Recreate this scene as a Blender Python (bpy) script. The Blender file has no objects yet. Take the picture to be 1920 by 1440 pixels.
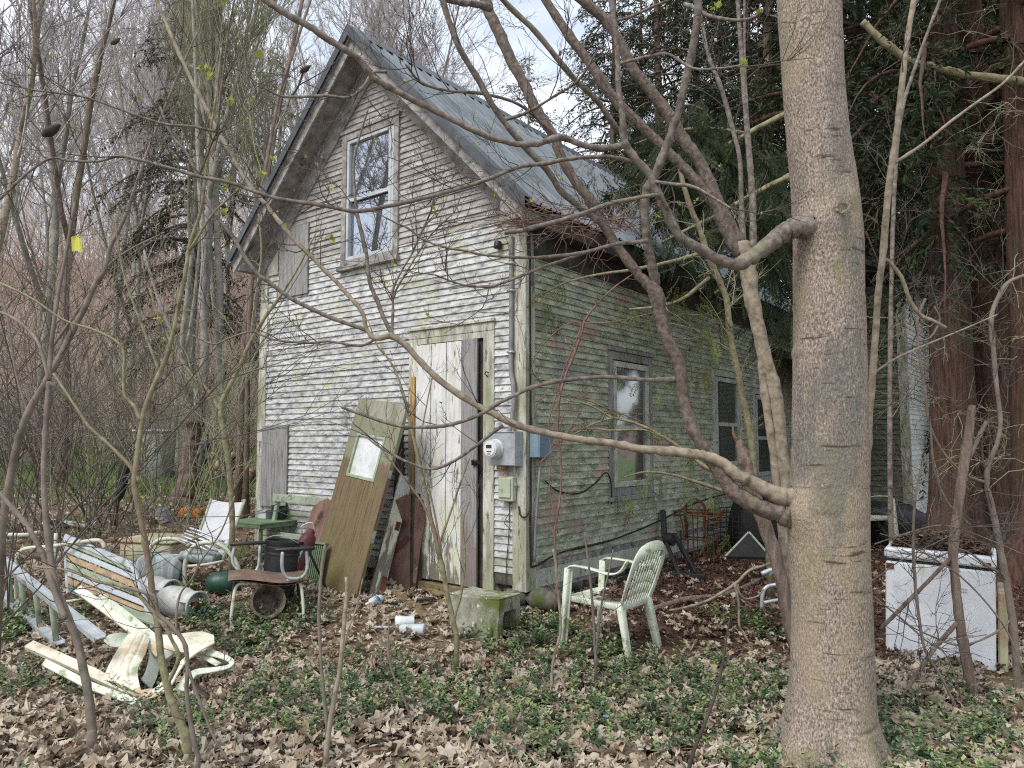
import bpy, math, random
import numpy as np
from mathutils import Matrix, Vector, Euler
sc = bpy.context.scene
COL = sc.collection
R = math.radians
# ------------------------------------------------------------------ camera
F = 1400.0
TH = math.atan(110 / F)
CT, ST = math.cos(TH), math.sin(TH)
EYE = 1.6
cam = bpy.data.objects.new('camera', bpy.data.cameras.new('camera'))
COL.objects.link(cam)
cam.location = (0, 0, EYE)
cam.rotation_euler = (R(90) + TH, 0, 0)
cam.data.sensor_width = 36
cam.data.lens = 36 * F / 1920
cam.data.clip_end = 600
cam.data.clip_start = 0.05
sc.camera = cam


def ray(px, py):
    a = (px - 960) / F
    b = (720 - py) / F
    return a, CT - ST * b, ST + CT * b


def P(px, py, d):
    """point seen at a photo pixel, d metres ahead of the camera"""
    a, y, z = ray(px, py)
    t = d / y
    return np.array((a * t, d, EYE + z * t))


# ------------------------------------------------------------------ terrain
def sstep(a, b, x):
    t = np.clip((x - a) / (b - a), 0, 1)
    return t * t * (3 - 2 * t)


def g(x, y):
    x = np.asarray(x, float)
    y = np.asarray(y, float)
    L = np.interp(y, [-20, 5, 6.5, 8, 12, 20, 26, 34, 45, 70], [-.2, 0, .17, .3, .55, .9, 1.5, 5.2, 11.5, 19])
    Rr = np.interp(y, [-20, 5, 6.5, 9, 14, 26, 40, 60, 70], [-.2, 0, .15, .24, .32, .8, 3.5, 9, 11])
    k = sstep(-2.5, 1.2, x)
    h = L * (1 - k) + Rr * k
    h = h + .018 * np.sin(x * 2.3 + 1.1 * np.sin(y * 1.7)) * np.cos(y * 2.1 + x * .6) + .012 * np.sin(x * 5.1 + y * 3.3) * np.sin(y * 4.7 - x * 1.9)
    return h


def G(px, py, dmax=60):
    """where the ray of a photo pixel meets the ground"""
    a, y, z = ray(px, py)
    lo = None
    t = 2.0
    while t < dmax:
        if EYE + z * t < float(g(a * t, y * t)):
            break
        t += .05
    lo, hi = t - .05, t
    for _ in range(20):
        m = (lo + hi) / 2
        if EYE + z * m < float(g(a * m, y * m)):
            hi = m
        else:
            lo = m
    t = hi
    return np.array((a * t, y * t, EYE + z * t))


# ------------------------------------------------------------------ mesh builder
class MB:
    def __init__(s):
        s.V, s.F, s.T, s.n = [], [], [], 0
        s.M = None

    def add(s, V, Fs, tone=.5):
        V = np.asarray(V, float).reshape(-1, 3)
        if s.M is not None:
            V = V @ s.M[:3, :3].T + s.M[:3, 3]
        s.V.append(V)
        if isinstance(Fs, np.ndarray):
            s.F.append(Fs + s.n)
        else:
            by = {}
            for f in Fs:
                by.setdefault(len(f), []).append(f)
            for f in by.values():
                s.F.append(np.array(f, int) + s.n)
        s.T.append(np.full(len(V), tone) if np.isscalar(tone) else np.asarray(tone, float))
        s.n += len(V)
        return s

    def box(s, c, d, rot=None, tone=.5):
        x, y, z = (q / 2 for q in d)
        V = np.array([(-x, -y, -z), (x, -y, -z), (x, y, -z), (-x, y, -z), (-x, -y, z), (x, -y, z), (x, y, z), (-x, y, z)])
        if rot is not None:
            Q = np.array(Euler(rot).to_matrix()) if len(rot) == 3 and np.isscalar(rot[0]) else np.array(rot)
            V = V @ Q.T
        s.add(V + np.array(c), [(0, 3, 2, 1), (4, 5, 6, 7), (0, 1, 5, 4), (1, 2, 6, 5), (2, 3, 7, 6), (3, 0, 4, 7)], tone)
        return s

    def span(s, a, b, tone=.5):
        a, b = np.array(a, float), np.array(b, float)
        return s.box((a + b) / 2, np.abs(b - a), tone=tone)

    def bar(s, a, b, w, h, up=(0, 0, 1), tone=.5, w2=None, h2=None):
        """rectangular bar from a to b, w across, h along up; may taper"""
        a, b = np.array(a, float), np.array(b, float)
        t = b - a
        t = t / np.linalg.norm(t)
        x = np.cross(t, np.array(up, float))
        x /= np.linalg.norm(x)
        u = np.cross(x, t)
        w2 = w if w2 is None else w2
        h2 = h if h2 is None else h2
        V = []
        for p, ww, hh in ((a, w, h), (b, w2, h2)):
            for sx, sy in ((-1, -1), (1, -1), (1, 1), (-1, 1)):
                V.append(p + x * sx * ww / 2 + u * sy * hh / 2)
        s.add(V, [(0, 1, 2, 3), (7, 6, 5, 4), (0, 4, 5, 1), (1, 5, 6, 2), (2, 6, 7, 3), (3, 7, 4, 0)], tone)
        return s

    def prism(s, poly, a, n, th, ax=None, tone=.5):
        """poly: 2D outline; a: origin; ax=(ex,ey) ; n: normal; th thickness"""
        ex, ey = (np.array(q, float) for q in ax)
        nn = np.array(n, float) * th
        k = len(poly)
        V = [np.array(a) + ex * p[0] + ey * p[1] for p in poly]
        V += [v + nn for v in V]
        Fs = [tuple(range(k - 1, -1, -1)), tuple(range(k, 2 * k))] + [(i, (i + 1) % k, (i + 1) % k + k, i + k) for i in range(k)]
        s.add(V, Fs, tone)
        return s

    def lathe(s, prof, seg=24, a=(0, 0, 0), tone=.5, ax=None):
        """prof: (r,z) list, turned about z through a (or about the columns of ax)"""
        V, Fs = [], []
        for r, z in prof:
            for i in range(seg):
                t = 2 * math.pi * i / seg
                V.append((r * math.cos(t), r * math.sin(t), z))
        V = np.array(V)
        if ax is not None:
            V = V @ np.array(ax, float)
        k = len(prof)
        for j in range(k - 1):
            for i in range(seg):
                i2 = (i + 1) % seg
                Fs.append((j * seg + i, j * seg + i2, (j + 1) * seg + i2, (j + 1) * seg + i))
        Fs.append(tuple(range(seg - 1, -1, -1)))
        Fs.append(tuple(range((k - 1) * seg, k * seg)))
        s.add(V + np.array(a), Fs, tone)
        return s

    def grid(s, fn, nu, nv, tone=.5):
        V = [fn(i / nu, j / nv) for j in range(nv + 1) for i in range(nu + 1)]
        Fs = [(j * (nu + 1) + i, j * (nu + 1) + i + 1, (j + 1) * (nu + 1) + i + 1, (j + 1) * (nu + 1) + i) for j in range(nv) for i in range(nu)]
        s.add(V, Fs, tone)
        return s

    def tubes(s, lines, seg=6, cap=True, tones=None):
        by = {}
        for k, (p, r) in enumerate(lines):
            by.setdefault(len(p), []).append(k)
        for n, ks in by.items():
            Pn = np.array([lines[k][0] for k in ks], float)
            Rn = np.array([np.broadcast_to(lines[k][1], n) for k in ks], float)
            T = np.gradient(Pn, axis=1)
            T /= np.linalg.norm(T, axis=2, keepdims=True) + 1e-12
            worst = np.abs(T).max(axis=1)
            ax = worst.argmin(axis=1)
            ref = np.eye(3)[ax][:, None, :]
            A = np.cross(T, ref)
            A /= np.linalg.norm(A, axis=2, keepdims=True) + 1e-9
            B = np.cross(T, A)
            ang = np.arange(seg) * 2 * math.pi / seg
            V = Pn[:, :, None, :] + Rn[:, :, None, None] * (A[:, :, None, :] * np.cos(ang)[None, None, :, None] + B[:, :, None, :] * np.sin(ang)[None, None, :, None])
            N = len(ks)
            base = (np.arange(N) * n * seg)[:, None, None]
            i = np.arange(n - 1)[None, :, None] * seg
            j = np.arange(seg)[None, None, :]
            j2 = (j + 1) % seg
            q = np.stack([base + i + j, base + i + seg + j, base + i + seg + j2, base + i + j2], -1).reshape(-1, 4)
            tn = .5 if tones is None else np.repeat(np.array([tones[k] for k in ks]), n * seg)
            off = s.n
            s.add(V.reshape(-1, 3), q, tn)
            if cap and seg >= 4:
                b = (np.arange(N) * n * seg)[:, None]
                s.F.append(b + np.arange(seg)[None, :] + off)
                s.F.append(b + (n - 1) * seg + np.arange(seg)[None, ::-1] + off)
        return s

    def build(s, name, mat, parent=None, world=False, smooth=True, bevel=0, sharp=None):
        V = np.concatenate(s.V)
        if world and parent is not None:
            Mi = np.linalg.inv(WM[parent.name])
            V = V @ Mi[:3, :3].T + Mi[:3, 3]
        me = bpy.data.meshes.new(name)
        nl = sum(f.size for f in s.F)
        npoly = sum(len(f) for f in s.F)
        me.vertices.add(len(V))
        me.vertices.foreach_set('co', V.astype(np.float32).ravel())
        me.loops.add(nl)
        me.loops.foreach_set('vertex_index', np.concatenate([f.ravel() for f in s.F]).astype(np.int32))
        me.polygons.add(npoly)
        tot = np.concatenate([np.full(len(f), f.shape[1]) for f in s.F])
        me.polygons.foreach_set('loop_start', np.concatenate([[0], np.cumsum(tot)[:-1]]).astype(np.int32))
        me.update(calc_edges=True)
        at = me.attributes.new('tone', 'FLOAT', 'POINT')
        at.data.foreach_set('value', np.concatenate(s.T).astype(np.float32))
        if not smooth:
            me.polygons.foreach_set('use_smooth', np.zeros(npoly, bool))
        else:
            if sharp is None:
                me.polygons.foreach_set('use_smooth', np.ones(npoly, bool))
            else:
                me.polygons.foreach_set('use_smooth', np.ones(npoly, bool))
                me.set_sharp_from_angle(angle=R(sharp))
        me.validate()
        me.materials.append(mat)
        o = bpy.data.objects.new(name, me)
        COL.objects.link(o)
        if parent is not None:
            o.parent = parent
            WM[o.name] = WM[parent.name]
        else:
            WM[o.name] = np.eye(4)
        if bevel:
            b = o.modifiers.new('bevel', 'BEVEL')
            b.width = bevel
            b.segments = 1
            b.limit_method = 'ANGLE'
        return o


WM = {}


def tag(o, label, cat, group=None, kind=None):
    if label:
        o['label'] = label
    if cat:
        o['category'] = cat
    if group:
        o['group'] = group
    if kind:
        o['kind'] = kind
    return o


def thing(name, label, cat, loc=(0, 0, 0), rot=(0, 0, 0), group=None):
    o = bpy.data.objects.new(name, None)
    COL.objects.link(o)
    o.empty_display_size = .1
    M = Matrix.LocRotScale(Vector([float(q) for q in loc]), Euler(rot), None) if not isinstance(rot, Matrix) else (Matrix.Translation([float(q) for q in loc]) @ rot.to_4x4())
    o.matrix_world = M
    WM[o.name] = np.array(M)
    return tag(o, label, cat, group)


def dup(root, loc, rotz, label=None, scale=1.0):
    r = root.copy()
    COL.objects.link(r)
    r.location = [float(q) for q in loc]
    r.rotation_euler = (0, 0, rotz)
    r.scale = (scale, scale, scale)
    if label:
        r['label'] = label
    for ch in list(root.children):
        c = ch.copy()
        COL.objects.link(c)
        c.parent = r
        for g2 in ch.children:
            d = g2.copy()
            COL.objects.link(d)
            d.parent = c
    return r


def smooth(pts, sub=6):
    """Catmull-Rom through rows of any width"""
    p = np.array(pts, float)
    if len(p) < 3:
        t = np.linspace(0, 1, sub + 1)[:, None]
        return p[0] * (1 - t) + p[-1] * t
    q = np.vstack([2 * p[0] - p[1], p, 2 * p[-1] - p[-2]])
    out = []
    for i in range(1, len(q) - 2):
        a, b, c, d = q[i - 1], q[i], q[i + 1], q[i + 2]
        for k in range(sub):
            t = k / sub
            out.append(.5 * (2 * b + (c - a) * t + (2 * a - 5 * b + 4 * c - d) * t * t + (3 * b - a - 3 * c + d) * t ** 3))
    out.append(p[-1])
    return np.array(out)


# ------------------------------------------------------------------ materials
def lin(r, g_, b):
    f = lambda c: ((c / 255 + .055) / 1.055) ** 2.4 if c > 10 else c / 255 / 12.92
    return (f(r), f(g_), f(b), 1)


def C4(c):
    return tuple(c) if len(c) == 4 else tuple(c) + (1,)


def material(name, ramp, scale=6, stretch=(1, 1, 1), detail=6, rough=.8, bump=.3, bscale=40, bdist=.01, stains=(), tone=None, tonesat=None, metal=0, spec=.3, coord='Object', warp=0, bstretch=None, transl=None, coat=0):
    m = bpy.data.materials.new(name)
    m.use_nodes = True
    N = m.node_tree.nodes
    K = m.node_tree.links
    bs = N['Principled BSDF']
    bs.inputs['Roughness'].default_value = rough
    bs.inputs['Metallic'].default_value = metal
    bs.inputs['Specular IOR Level'].default_value = spec
    if coat:
        bs.inputs['Coat Weight'].default_value = coat
    tc = N.new('ShaderNodeTexCoord')

    def noise(sca, st, det, dist=0.0, off=0):
        mp = N.new('ShaderNodeMapping')
        mp.inputs['Scale'].default_value = st
        mp.inputs['Location'].default_value = (off, off * 1.7, off * .6)
        K.new(tc.outputs[coord], mp.inputs[0])
        n = N.new('ShaderNodeTexNoise')
        n.inputs['Scale'].default_value = sca
        n.inputs['Detail'].default_value = det
        n.inputs['Roughness'].default_value = .62
        n.inputs['Distortion'].default_value = dist
        K.new(mp.outputs[0], n.inputs['Vector'])
        return n.outputs['Fac']
    cr = N.new('ShaderNodeValToRGB')
    e = cr.color_ramp.elements
    while len(e) < len(ramp):
        e.new(.5)
    for q, (pos, c) in zip(e, ramp):
        q.position = pos
        q.color = C4(c)
    K.new(noise(scale, stretch, detail, warp), cr.inputs[0])
    col = cr.outputs[0]
    for k, stn in enumerate(stains):
        c, sca, lo, hi = stn[:4]
        st = stn[4] if len(stn) > 4 else (1, 1, 1)
        amt = stn[5] if len(stn) > 5 else 1
        zr = stn[6] if len(stn) > 6 else None
        mr = N.new('ShaderNodeMapRange')
        mr.interpolation_type = 'SMOOTHSTEP'
        mr.inputs[1].default_value = lo
        mr.inputs[2].default_value = hi
        mr.inputs[4].default_value = amt
        src = noise(sca, st, 5, 0, 3.1 * k + 5)
        if zr:
            sp = N.new('ShaderNodeSeparateXYZ')
            K.new(tc.outputs[coord], sp.inputs[0])
            zm = N.new('ShaderNodeMapRange')
            zm.inputs[1].default_value = zr[0]
            zm.inputs[2].default_value = zr[1]
            zm.inputs[3].default_value = zr[2]
            zm.inputs[4].default_value = 0
            K.new(sp.outputs['XYZ'.index(zr[3]) if len(zr) > 3 else 2], zm.inputs[0])
            ad = N.new('ShaderNodeMath')
            K.new(src, ad.inputs[0])
            K.new(zm.outputs[0], ad.inputs[1])
            src = ad.outputs[0]
        K.new(src, mr.inputs[0])
        mx = N.new('ShaderNodeMix')
        mx.data_type = 'RGBA'
        K.new(mr.outputs[0], mx.inputs[0])
        K.new(col, mx.inputs[6])
        mx.inputs[7].default_value = C4(c)
        col = mx.outputs[2]
    if tone or tonesat:
        at = N.new('ShaderNodeAttribute')
        at.attribute_name = 'tone'
    if tonesat:
        cr2 = N.new('ShaderNodeValToRGB')
        e = cr2.color_ramp.elements
        while len(e) < len(tonesat[0]):
            e.new(.5)
        for q, (pos, c) in zip(e, tonesat[0]):
            q.position = pos
            q.color = C4(c)
        K.new(at.outputs['Fac'], cr2.inputs[0])
        mx = N.new('ShaderNodeMix')
        mx.data_type = 'RGBA'
        mx.inputs[0].default_value = tonesat[1]
        K.new(col, mx.inputs[6])
        K.new(cr2.outputs[0], mx.inputs[7])
        col = mx.outputs[2]
    if tone:
        mr = N.new('ShaderNodeMapRange')
        mr.inputs[3].default_value = tone[0]
        mr.inputs[4].default_value = tone[1]
        K.new(at.outputs['Fac'], mr.inputs[0])
        hs = N.new('ShaderNodeHueSaturation')
        K.new(mr.outputs[0], hs.inputs['Value'])
        K.new(col, hs.inputs['Color'])
        col = hs.outputs[0]
    K.new(col, bs.inputs['Base Color'])
    if bump:
        b = N.new('ShaderNodeBump')
        b.inputs['Strength'].default_value = bump
        b.inputs['Distance'].default_value = bdist
        K.new(noise(bscale, bstretch or stretch, 5, warp), b.inputs['Height'])
        K.new(b.outputs[0], bs.inputs['Normal'])
    if transl:
        tr = N.new('ShaderNodeBsdfTranslucent')
        K.new(col, tr.inputs[0])
        ms = N.new('ShaderNodeMixShader')
        ms.inputs[0].default_value = transl
        K.new(bs.outputs[0], ms.inputs[1])
        K.new(tr.outputs[0], ms.inputs[2])
        K.new(ms.outputs[0], N['Material Output'].inputs[0])
    return m


def glass(name, tint, refl, rough=.02):
    m = bpy.data.materials.new(name)
    m.use_nodes = True
    N = m.node_tree.nodes
    K = m.node_tree.links
    bs = N['Principled BSDF']
    bs.inputs['Base Color'].default_value = C4(tint)
    bs.inputs['Roughness'].default_value = .25
    tr = N.new('ShaderNodeBsdfTransparent')
    tr.inputs[0].default_value = (.75, .8, .8, 1)
    m1 = N.new('ShaderNodeMixShader')
    m1.inputs[0].default_value = .35
    K.new(bs.outputs[0], m1.inputs[1])
    K.new(tr.outputs[0], m1.inputs[2])
    gl = N.new('ShaderNodeBsdfGlossy')
    gl.inputs['Roughness'].default_value = rough
    gl.inputs['Color'].default_value = (.92, .95, 1, 1)
    tc = N.new('ShaderNodeTexCoord')
    nz = N.new('ShaderNodeTexNoise')
    nz.inputs['Scale'].default_value = 2.2
    K.new(tc.outputs['Object'], nz.inputs['Vector'])
    b = N.new('ShaderNodeBump')
    b.inputs['Strength'].default_value = .05
    b.inputs['Distance'].default_value = .01
    K.new(nz.outputs['Fac'], b.inputs['Height'])
    K.new(b.outputs[0], gl.inputs['Normal'])
    m2 = N.new('ShaderNodeMixShader')
    m2.inputs[0].default_value = refl
    K.new(m1.outputs[0], m2.inputs[1])
    K.new(gl.outputs[0], m2.inputs[2])
    K.new(m2.outputs[0], N['Material Output'].inputs[0])
    return m


W1 = (1, 1, 1)
mt = {}
# house
mt['siding'] = material('peeling_white_clapboard', [(.3, lin(104, 104, 103)), (.44, lin(164, 165, 164)), (.55, lin(194, 195, 194)), (.75, lin(212, 212, 210))], 9, (1, 1, 2.4), 8, .85, .5, 120, .004,
    stains=[(lin(74, 74, 68), 42, .60, .68, (.55, 1, 1.6), .9), (lin(120, 116, 108), 3.2, .56, .70, (.6, 1, 1.2), .4), (lin(128, 124, 118), 5, .54, .70, (.5, 1, 1), .45),
            (lin(184, 186, 150), 2.1, .53, .68, (1, 1, 1.5), .6), (lin(150, 156, 112), 1.6, .6, .74, (.7, 1, 1.6), .6, (.3, 1.6, .16))], tone=(.8, 1.12))
mt['skylit_white'] = material('sky_brightened_white_clapboard', [(.3, lin(204, 208, 200)), (.7, lin(228, 230, 224))], 6, (1, .6, 1.5), 6, .8, .3, 60, .004, stains=[(lin(170, 176, 150), 3, .58, .72)], tone=(.88, 1.08))  # white paint, with open-sky brightness on the wing end put into its colour
mt['wingsiding'] = material('dark_green_clapboard', [(.3, lin(58, 62, 50)), (.5, lin(88, 92, 76)), (.7, lin(116, 120, 102))], 7, (1, .7, 2.2), 8, .9, .4, 110, .004, stains=[(lin(140, 144, 126), 40, .6, .66, (1, .5, 1.3), .6)], tone=(.8, 1.15))  # wing front: darker and greener than the house siding, with pale flecks
mt['gable'] = material('weathered_grey_clapboard', [(.3, lin(112, 108, 104)), (.5, lin(158, 154, 149)), (.7, lin(186, 182, 176))], 8, (.7, 1, 2.2), 8, .9, .5, 120, .004,
    stains=[(lin(70, 67, 64), 38, .58, .68, (.5, 1, 1.6), .8), (lin(196, 194, 190), 4, .55, .7, W1, .6)], tone=(.82, 1.12))
mt['side_siding'] = material('mossy_clapboard', [(.3, lin(104, 110, 90)), (.48, lin(154, 160, 136)), (.68, lin(192, 196, 174))], 7, (1, .7, 2.2), 8, .9, .5, 110, .004,
    stains=[(lin(226, 227, 216), 40, .60, .66, (1, .5, 1.3), .85), (lin(172, 146, 136), 1.5, .57, .63, (1, .8, 1.3), .7), (lin(134, 134, 136), 1.3, .58, .68, (1, .7, 1), .7),
            (lin(70, 74, 54), 30, .60, .7, (1, .4, 1.5), .8), (lin(196, 200, 184), 1.1, .58, .72, (1, .6, 1.6), .6)], tone=(.78, 1.15))
mt['trim'] = material('peeling_trim_board', [(.3, lin(118, 116, 104)), (.5, lin(178, 178, 164)), (.7, lin(206, 206, 196))], 10, (2, 2, .35), 7, .85, .5, 60, .004,
    stains=[(lin(128, 132, 98), 3, .5, .64, (1.5, 1.5, .5), .6, (.2, 2.4, .12)), (lin(88, 84, 74), 26, .57, .66, (1, 1, .25), .85)], tone=(.85, 1.1))
mt['greytrim'] = material('weathered_grey_board', [(.3, lin(104, 101, 98)), (.5, lin(142, 138, 134)), (.7, lin(172, 168, 163))], 9, (1, 1, 1), 8, .9, .5, 60, .004,
    stains=[(lin(78, 75, 72), 5, .55, .68, W1, .8), (lin(196, 193, 188), 12, .62, .7, W1, .7)], tone=(.85, 1.1))
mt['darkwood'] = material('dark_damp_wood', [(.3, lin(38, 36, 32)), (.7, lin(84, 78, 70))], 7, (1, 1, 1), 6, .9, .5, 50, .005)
mt['greyboard'] = material('bare_grey_plank', [(.3, lin(88, 88, 87)), (.45, lin(130, 130, 128)), (.6, lin(150, 149, 147)), (.75, lin(112, 111, 109))], 7, (7, 3, .45), 8, .85, .4, 30, .005,
    stains=[(lin(116, 98, 90), 2.5, .55, .7, (2, 2, .6), .6, (.3, 1.25, .25)), (lin(66, 66, 66), 5, .6, .7, (4, 4, .5), .7)], warp=.4)
mt['whiteplank'] = material('peeling_white_plank', [(.3, lin(176, 176, 173)), (.5, lin(206, 206, 203)), (.7, lin(220, 220, 218))], 6, (4, 4, .6), 8, .8, .35, 60, .003,
    stains=[(lin(150, 148, 146), 30, .62, .70, (2.5, 2.5, .3), .7), (lin(196, 198, 168), 3, .5, .68, (1.5, 1.5, .8), .8, (.2, 1.5, .18)), (lin(104, 96, 86), 9, .58, .68, (2, 2, .4), .9, (.3, .8, .2))])
mt['rawwood'] = material('raw_split_wood', [(.3, lin(120, 92, 60)), (.5, lin(170, 140, 98)), (.7, lin(190, 166, 124))], 8, (4, 4, .4), 6, .85, .4, 40, .004)
mt['metalroof'] = material('ribbed_metal_roof', [(.3, lin(86, 95, 101)), (.6, lin(114, 122, 128))], 1.5, (1, 1, 1), 5, .62, .0, 10, .002, stains=[(lin(66, 72, 74), 4, .5, .7, (.4, 2, .4), .8)], metal=.0, spec=.25)
mt['blackmetal'] = material('dark_metal_edge', [(.3, lin(56, 60, 64)), (.7, lin(88, 93, 97))], 5, rough=.5, bump=.1)
mt['stone'] = material('foundation_stone', [(.3, lin(52, 50, 44)), (.5, lin(92, 90, 82)), (.7, lin(126, 118, 108))], 9, rough=.95, bump=.6, bscale=30, stains=[(lin(74, 84, 48), 4, .5, .64)], tone=(.6, 1.3))
mt['vinyl'] = material('white_window_vinyl', [(.3, lin(160, 167, 171)), (.7, lin(190, 196, 199))], 6, rough=.5, bump=.05, stains=[(lin(150, 160, 140), 8, .6, .75)])
mt['sash'] = material('old_window_sash', [(.3, lin(142, 146, 132)), (.6, lin(186, 190, 176)), (.8, lin(200, 203, 190))], 10, (1, 1, .5), rough=.8, bump=.3, stains=[(lin(96, 100, 80), 20, .6, .7)])
mt['glass_up'] = glass('reflecting_pane', (.012, .013, .016), .5, .01)
mt['glass_side'] = glass('dim_pane', (.10, .105, .10), .38, .06)
mt['curtain'] = material('grey_curtain', [(.3, lin(70, 72, 80)), (.7, lin(118, 118, 128))], 5, (6, 6, .3), rough=.95, bump=.2)
mt['room'] = material('dark_room', [(.3, lin(40, 38, 36)), (.7, lin(60, 56, 52))], 3, bump=0)
mt['galv'] = material('galvanised_grey', [(.3, lin(142, 146, 150)), (.7, lin(176, 180, 184))], 12, rough=.45, bump=.08, metal=.25, spec=.5, stains=[(lin(120, 122, 110), 9, .6, .75)])
mt['bluegrey'] = material('blue_grey_enclosure', [(.3, lin(98, 122, 138)), (.7, lin(122, 146, 160))], 6, rough=.5, bump=.08, spec=.5)
mt['paleplastic'] = material('pale_green_grey_plastic', [(.3, lin(160, 166, 142)), (.7, lin(180, 185, 162))], 6, rough=.55, bump=.05, stains=[(lin(120, 126, 96), 7, .6, .75)])
mt['chrome'] = material('meter_glass', [(.3, lin(176, 180, 184)), (.7, lin(206, 208, 210))], 4, rough=.18, bump=.0, spec=.8, coat=.6)
mt['face'] = material('meter_face', [(.3, lin(206, 206, 204)), (.7, lin(222, 222, 220))], 4, rough=.5, bump=0)
mt['black'] = material('black_plastic', [(.3, lin(26, 26, 28)), (.7, lin(44, 44, 46))], 8, rough=.5, bump=.15, spec=.5, stains=[(lin(72, 66, 58), 10, .6, .75)])
mt['cable'] = material('black_cable', [(.3, lin(24, 24, 24)), (.7, lin(46, 44, 42))], 10, rough=.7, bump=0)
mt['duct'] = material('grey_conduit', [(.3, lin(112, 112, 114)), (.7, lin(142, 141, 142))], 9, rough=.7, bump=.15)
# timber leaning / junk
mt['olddoor'] = material('mossy_plywood_door', [(.25, lin(66, 55, 40)), (.42, lin(96, 82, 62)), (.55, lin(116, 101, 78)), (.75, lin(88, 76, 56))], 5, (9, 9, .55), 8, .9, .4, 26, .004,
    stains=[(lin(128, 130, 108), 3, .25, .42, (3, 3, .7), .92, (1.1, 1.35, -.6)), (lin(150, 148, 138), 3, .4, .55, (3, 3, .7), .8, (1.5, 1.7, -.6)), (lin(112, 104, 64), 4, .52, .7, (2, 2, .7), .6, (.0, .8, .24)), (lin(168, 150, 112), 16, .64, .7, (3, 3, .3), .8)], warp=.3)
mt['frost'] = material('frosted_door_light', [(.3, lin(176, 190, 186)), (.5, lin(206, 206, 208)), (.7, lin(222, 222, 224))], 4, rough=.25, bump=.05, spec=.5, stains=[(lin(176, 186, 160), 5, .55, .7)])
mt['redboard'] = material('red_brown_panel', [(.3, lin(84, 62, 54)), (.5, lin(118, 92, 80)), (.7, lin(146, 120, 104))], 4, (2, 2, .6), rough=.85, bump=.3, stains=[(lin(62, 48, 44), 4, .56, .66), (lin(172, 160, 144), 20, .66, .72)])
mt['concrete'] = material('mossy_concrete', [(.3, lin(112, 114, 96)), (.5, lin(146, 146, 130)), (.7, lin(168, 166, 152))], 10, rough=.95, bump=.6, bscale=60, bdist=.006,
    stains=[(lin(96, 106, 56), 3.2, .46, .62), (lin(120, 100, 78), 4, .56, .68), (lin(226, 226, 216), 18, .62, .66, (1.4, 1.4, .6), .95)])
mt['rot'] = material('rotten_plank', [(.3, lin(76, 64, 44)), (.5, lin(118, 102, 74)), (.7, lin(146, 130, 100))], 8, (1, 1, 1), 7, .95, .6, 40, .006, stains=[(lin(110, 112, 60), 4, .56, .7)])
mt['plastic'] = material('weathered_white_plastic', [(.3, lin(178, 186, 164)), (.5, lin(204, 210, 192)), (.7, lin(220, 223, 208))], 6, rough=.6, bump=.1, bscale=60, spec=.35,
    stains=[(lin(140, 150, 108), 9, .55, .68), (lin(120, 124, 96), 34, .63, .7), (lin(176, 150, 118), 3, .62, .74)])
mt['plasticwarm'] = material('stained_cream_plastic', [(.3, lin(178, 172, 150)), (.5, lin(210, 206, 188)), (.7, lin(224, 222, 208))], 5, rough=.6, bump=.1, bscale=60, spec=.35,
    stains=[(lin(172, 146, 112), 3, .5, .66), (lin(118, 110, 84), 20, .62, .7), (lin(150, 160, 130), 6, .58, .7)])
mt['alum'] = material('dull_aluminium', [(.3, lin(160, 166, 168)), (.7, lin(196, 200, 204))], 8, rough=.45, bump=.12, metal=.3, spec=.5, stains=[(lin(128, 134, 116), 7, .55, .7)])
mt['tube'] = material('cream_enamel_tube', [(.3, lin(178, 180, 160)), (.7, lin(206, 206, 190))], 8, rough=.5, bump=.1, stains=[(lin(150, 128, 92), 9, .58, .7)])
mt['greentube'] = material('pale_green_frame', [(.3, lin(128, 140, 118)), (.7, lin(160, 170, 148))], 8, rough=.7, bump=.2, stains=[(lin(98, 104, 76), 10, .58, .7)])
mt['rust'] = material('rusty_wire', [(.3, lin(74, 42, 30)), (.5, lin(104, 62, 46)), (.7, lin(132, 84, 62))], 20, rough=.95, bump=.3)
mt['wire'] = material('black_wire', [(.3, lin(34, 36, 32)), (.7, lin(58, 58, 52))], 10, rough=.7, bump=0)
mt['sling'] = material('white_sling_fabric', [(.3, lin(178, 179, 181)), (.7, lin(200, 201, 203))], 5, rough=.9, bump=.15, bscale=120, stains=[(lin(170, 170, 164), 4, .6, .75)])
mt['quilt'] = material('faded_mint_cushion', [(.38, lin(130, 132, 136)), (.48, lin(156, 162, 160)), (.56, lin(164, 186, 174)), (.64, lin(150, 148, 152))], 2.6, (5, .8, 1), 2, .95, .3, 60, .004, stains=[(lin(110, 108, 96), 6, .6, .75)])
mt['tank'] = material('dirty_white_cylinder_paint', [(.3, lin(152, 155, 150)), (.6, lin(186, 188, 185)), (.8, lin(200, 201, 199))], 5, rough=.5, bump=.1, spec=.4, stains=[(lin(146, 150, 120), 4, .54, .68), (lin(140, 116, 92), 18, .66, .72)])
mt['green'] = material('dark_green_paint', [(.3, lin(22, 54, 42)), (.7, lin(36, 76, 58))], 6, rough=.45, bump=.1, spec=.5)
mt['midgreen'] = material('faded_green_paint', [(.3, lin(84, 104, 78)), (.7, lin(120, 138, 108))], 6, rough=.7, bump=.15, stains=[(lin(104, 96, 66), 6, .57, .7)])
mt['brownpad'] = material('brown_vinyl_pad', [(.3, lin(92, 74, 62)), (.7, lin(134, 114, 98))], 6, rough=.6, bump=.2, stains=[(lin(70, 58, 50), 5, .58, .7)])
mt['maroon'] = material('maroon_plastic', [(.3, lin(74, 36, 44)), (.7, lin(104, 58, 64))], 5, rough=.5, bump=.1)
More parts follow.
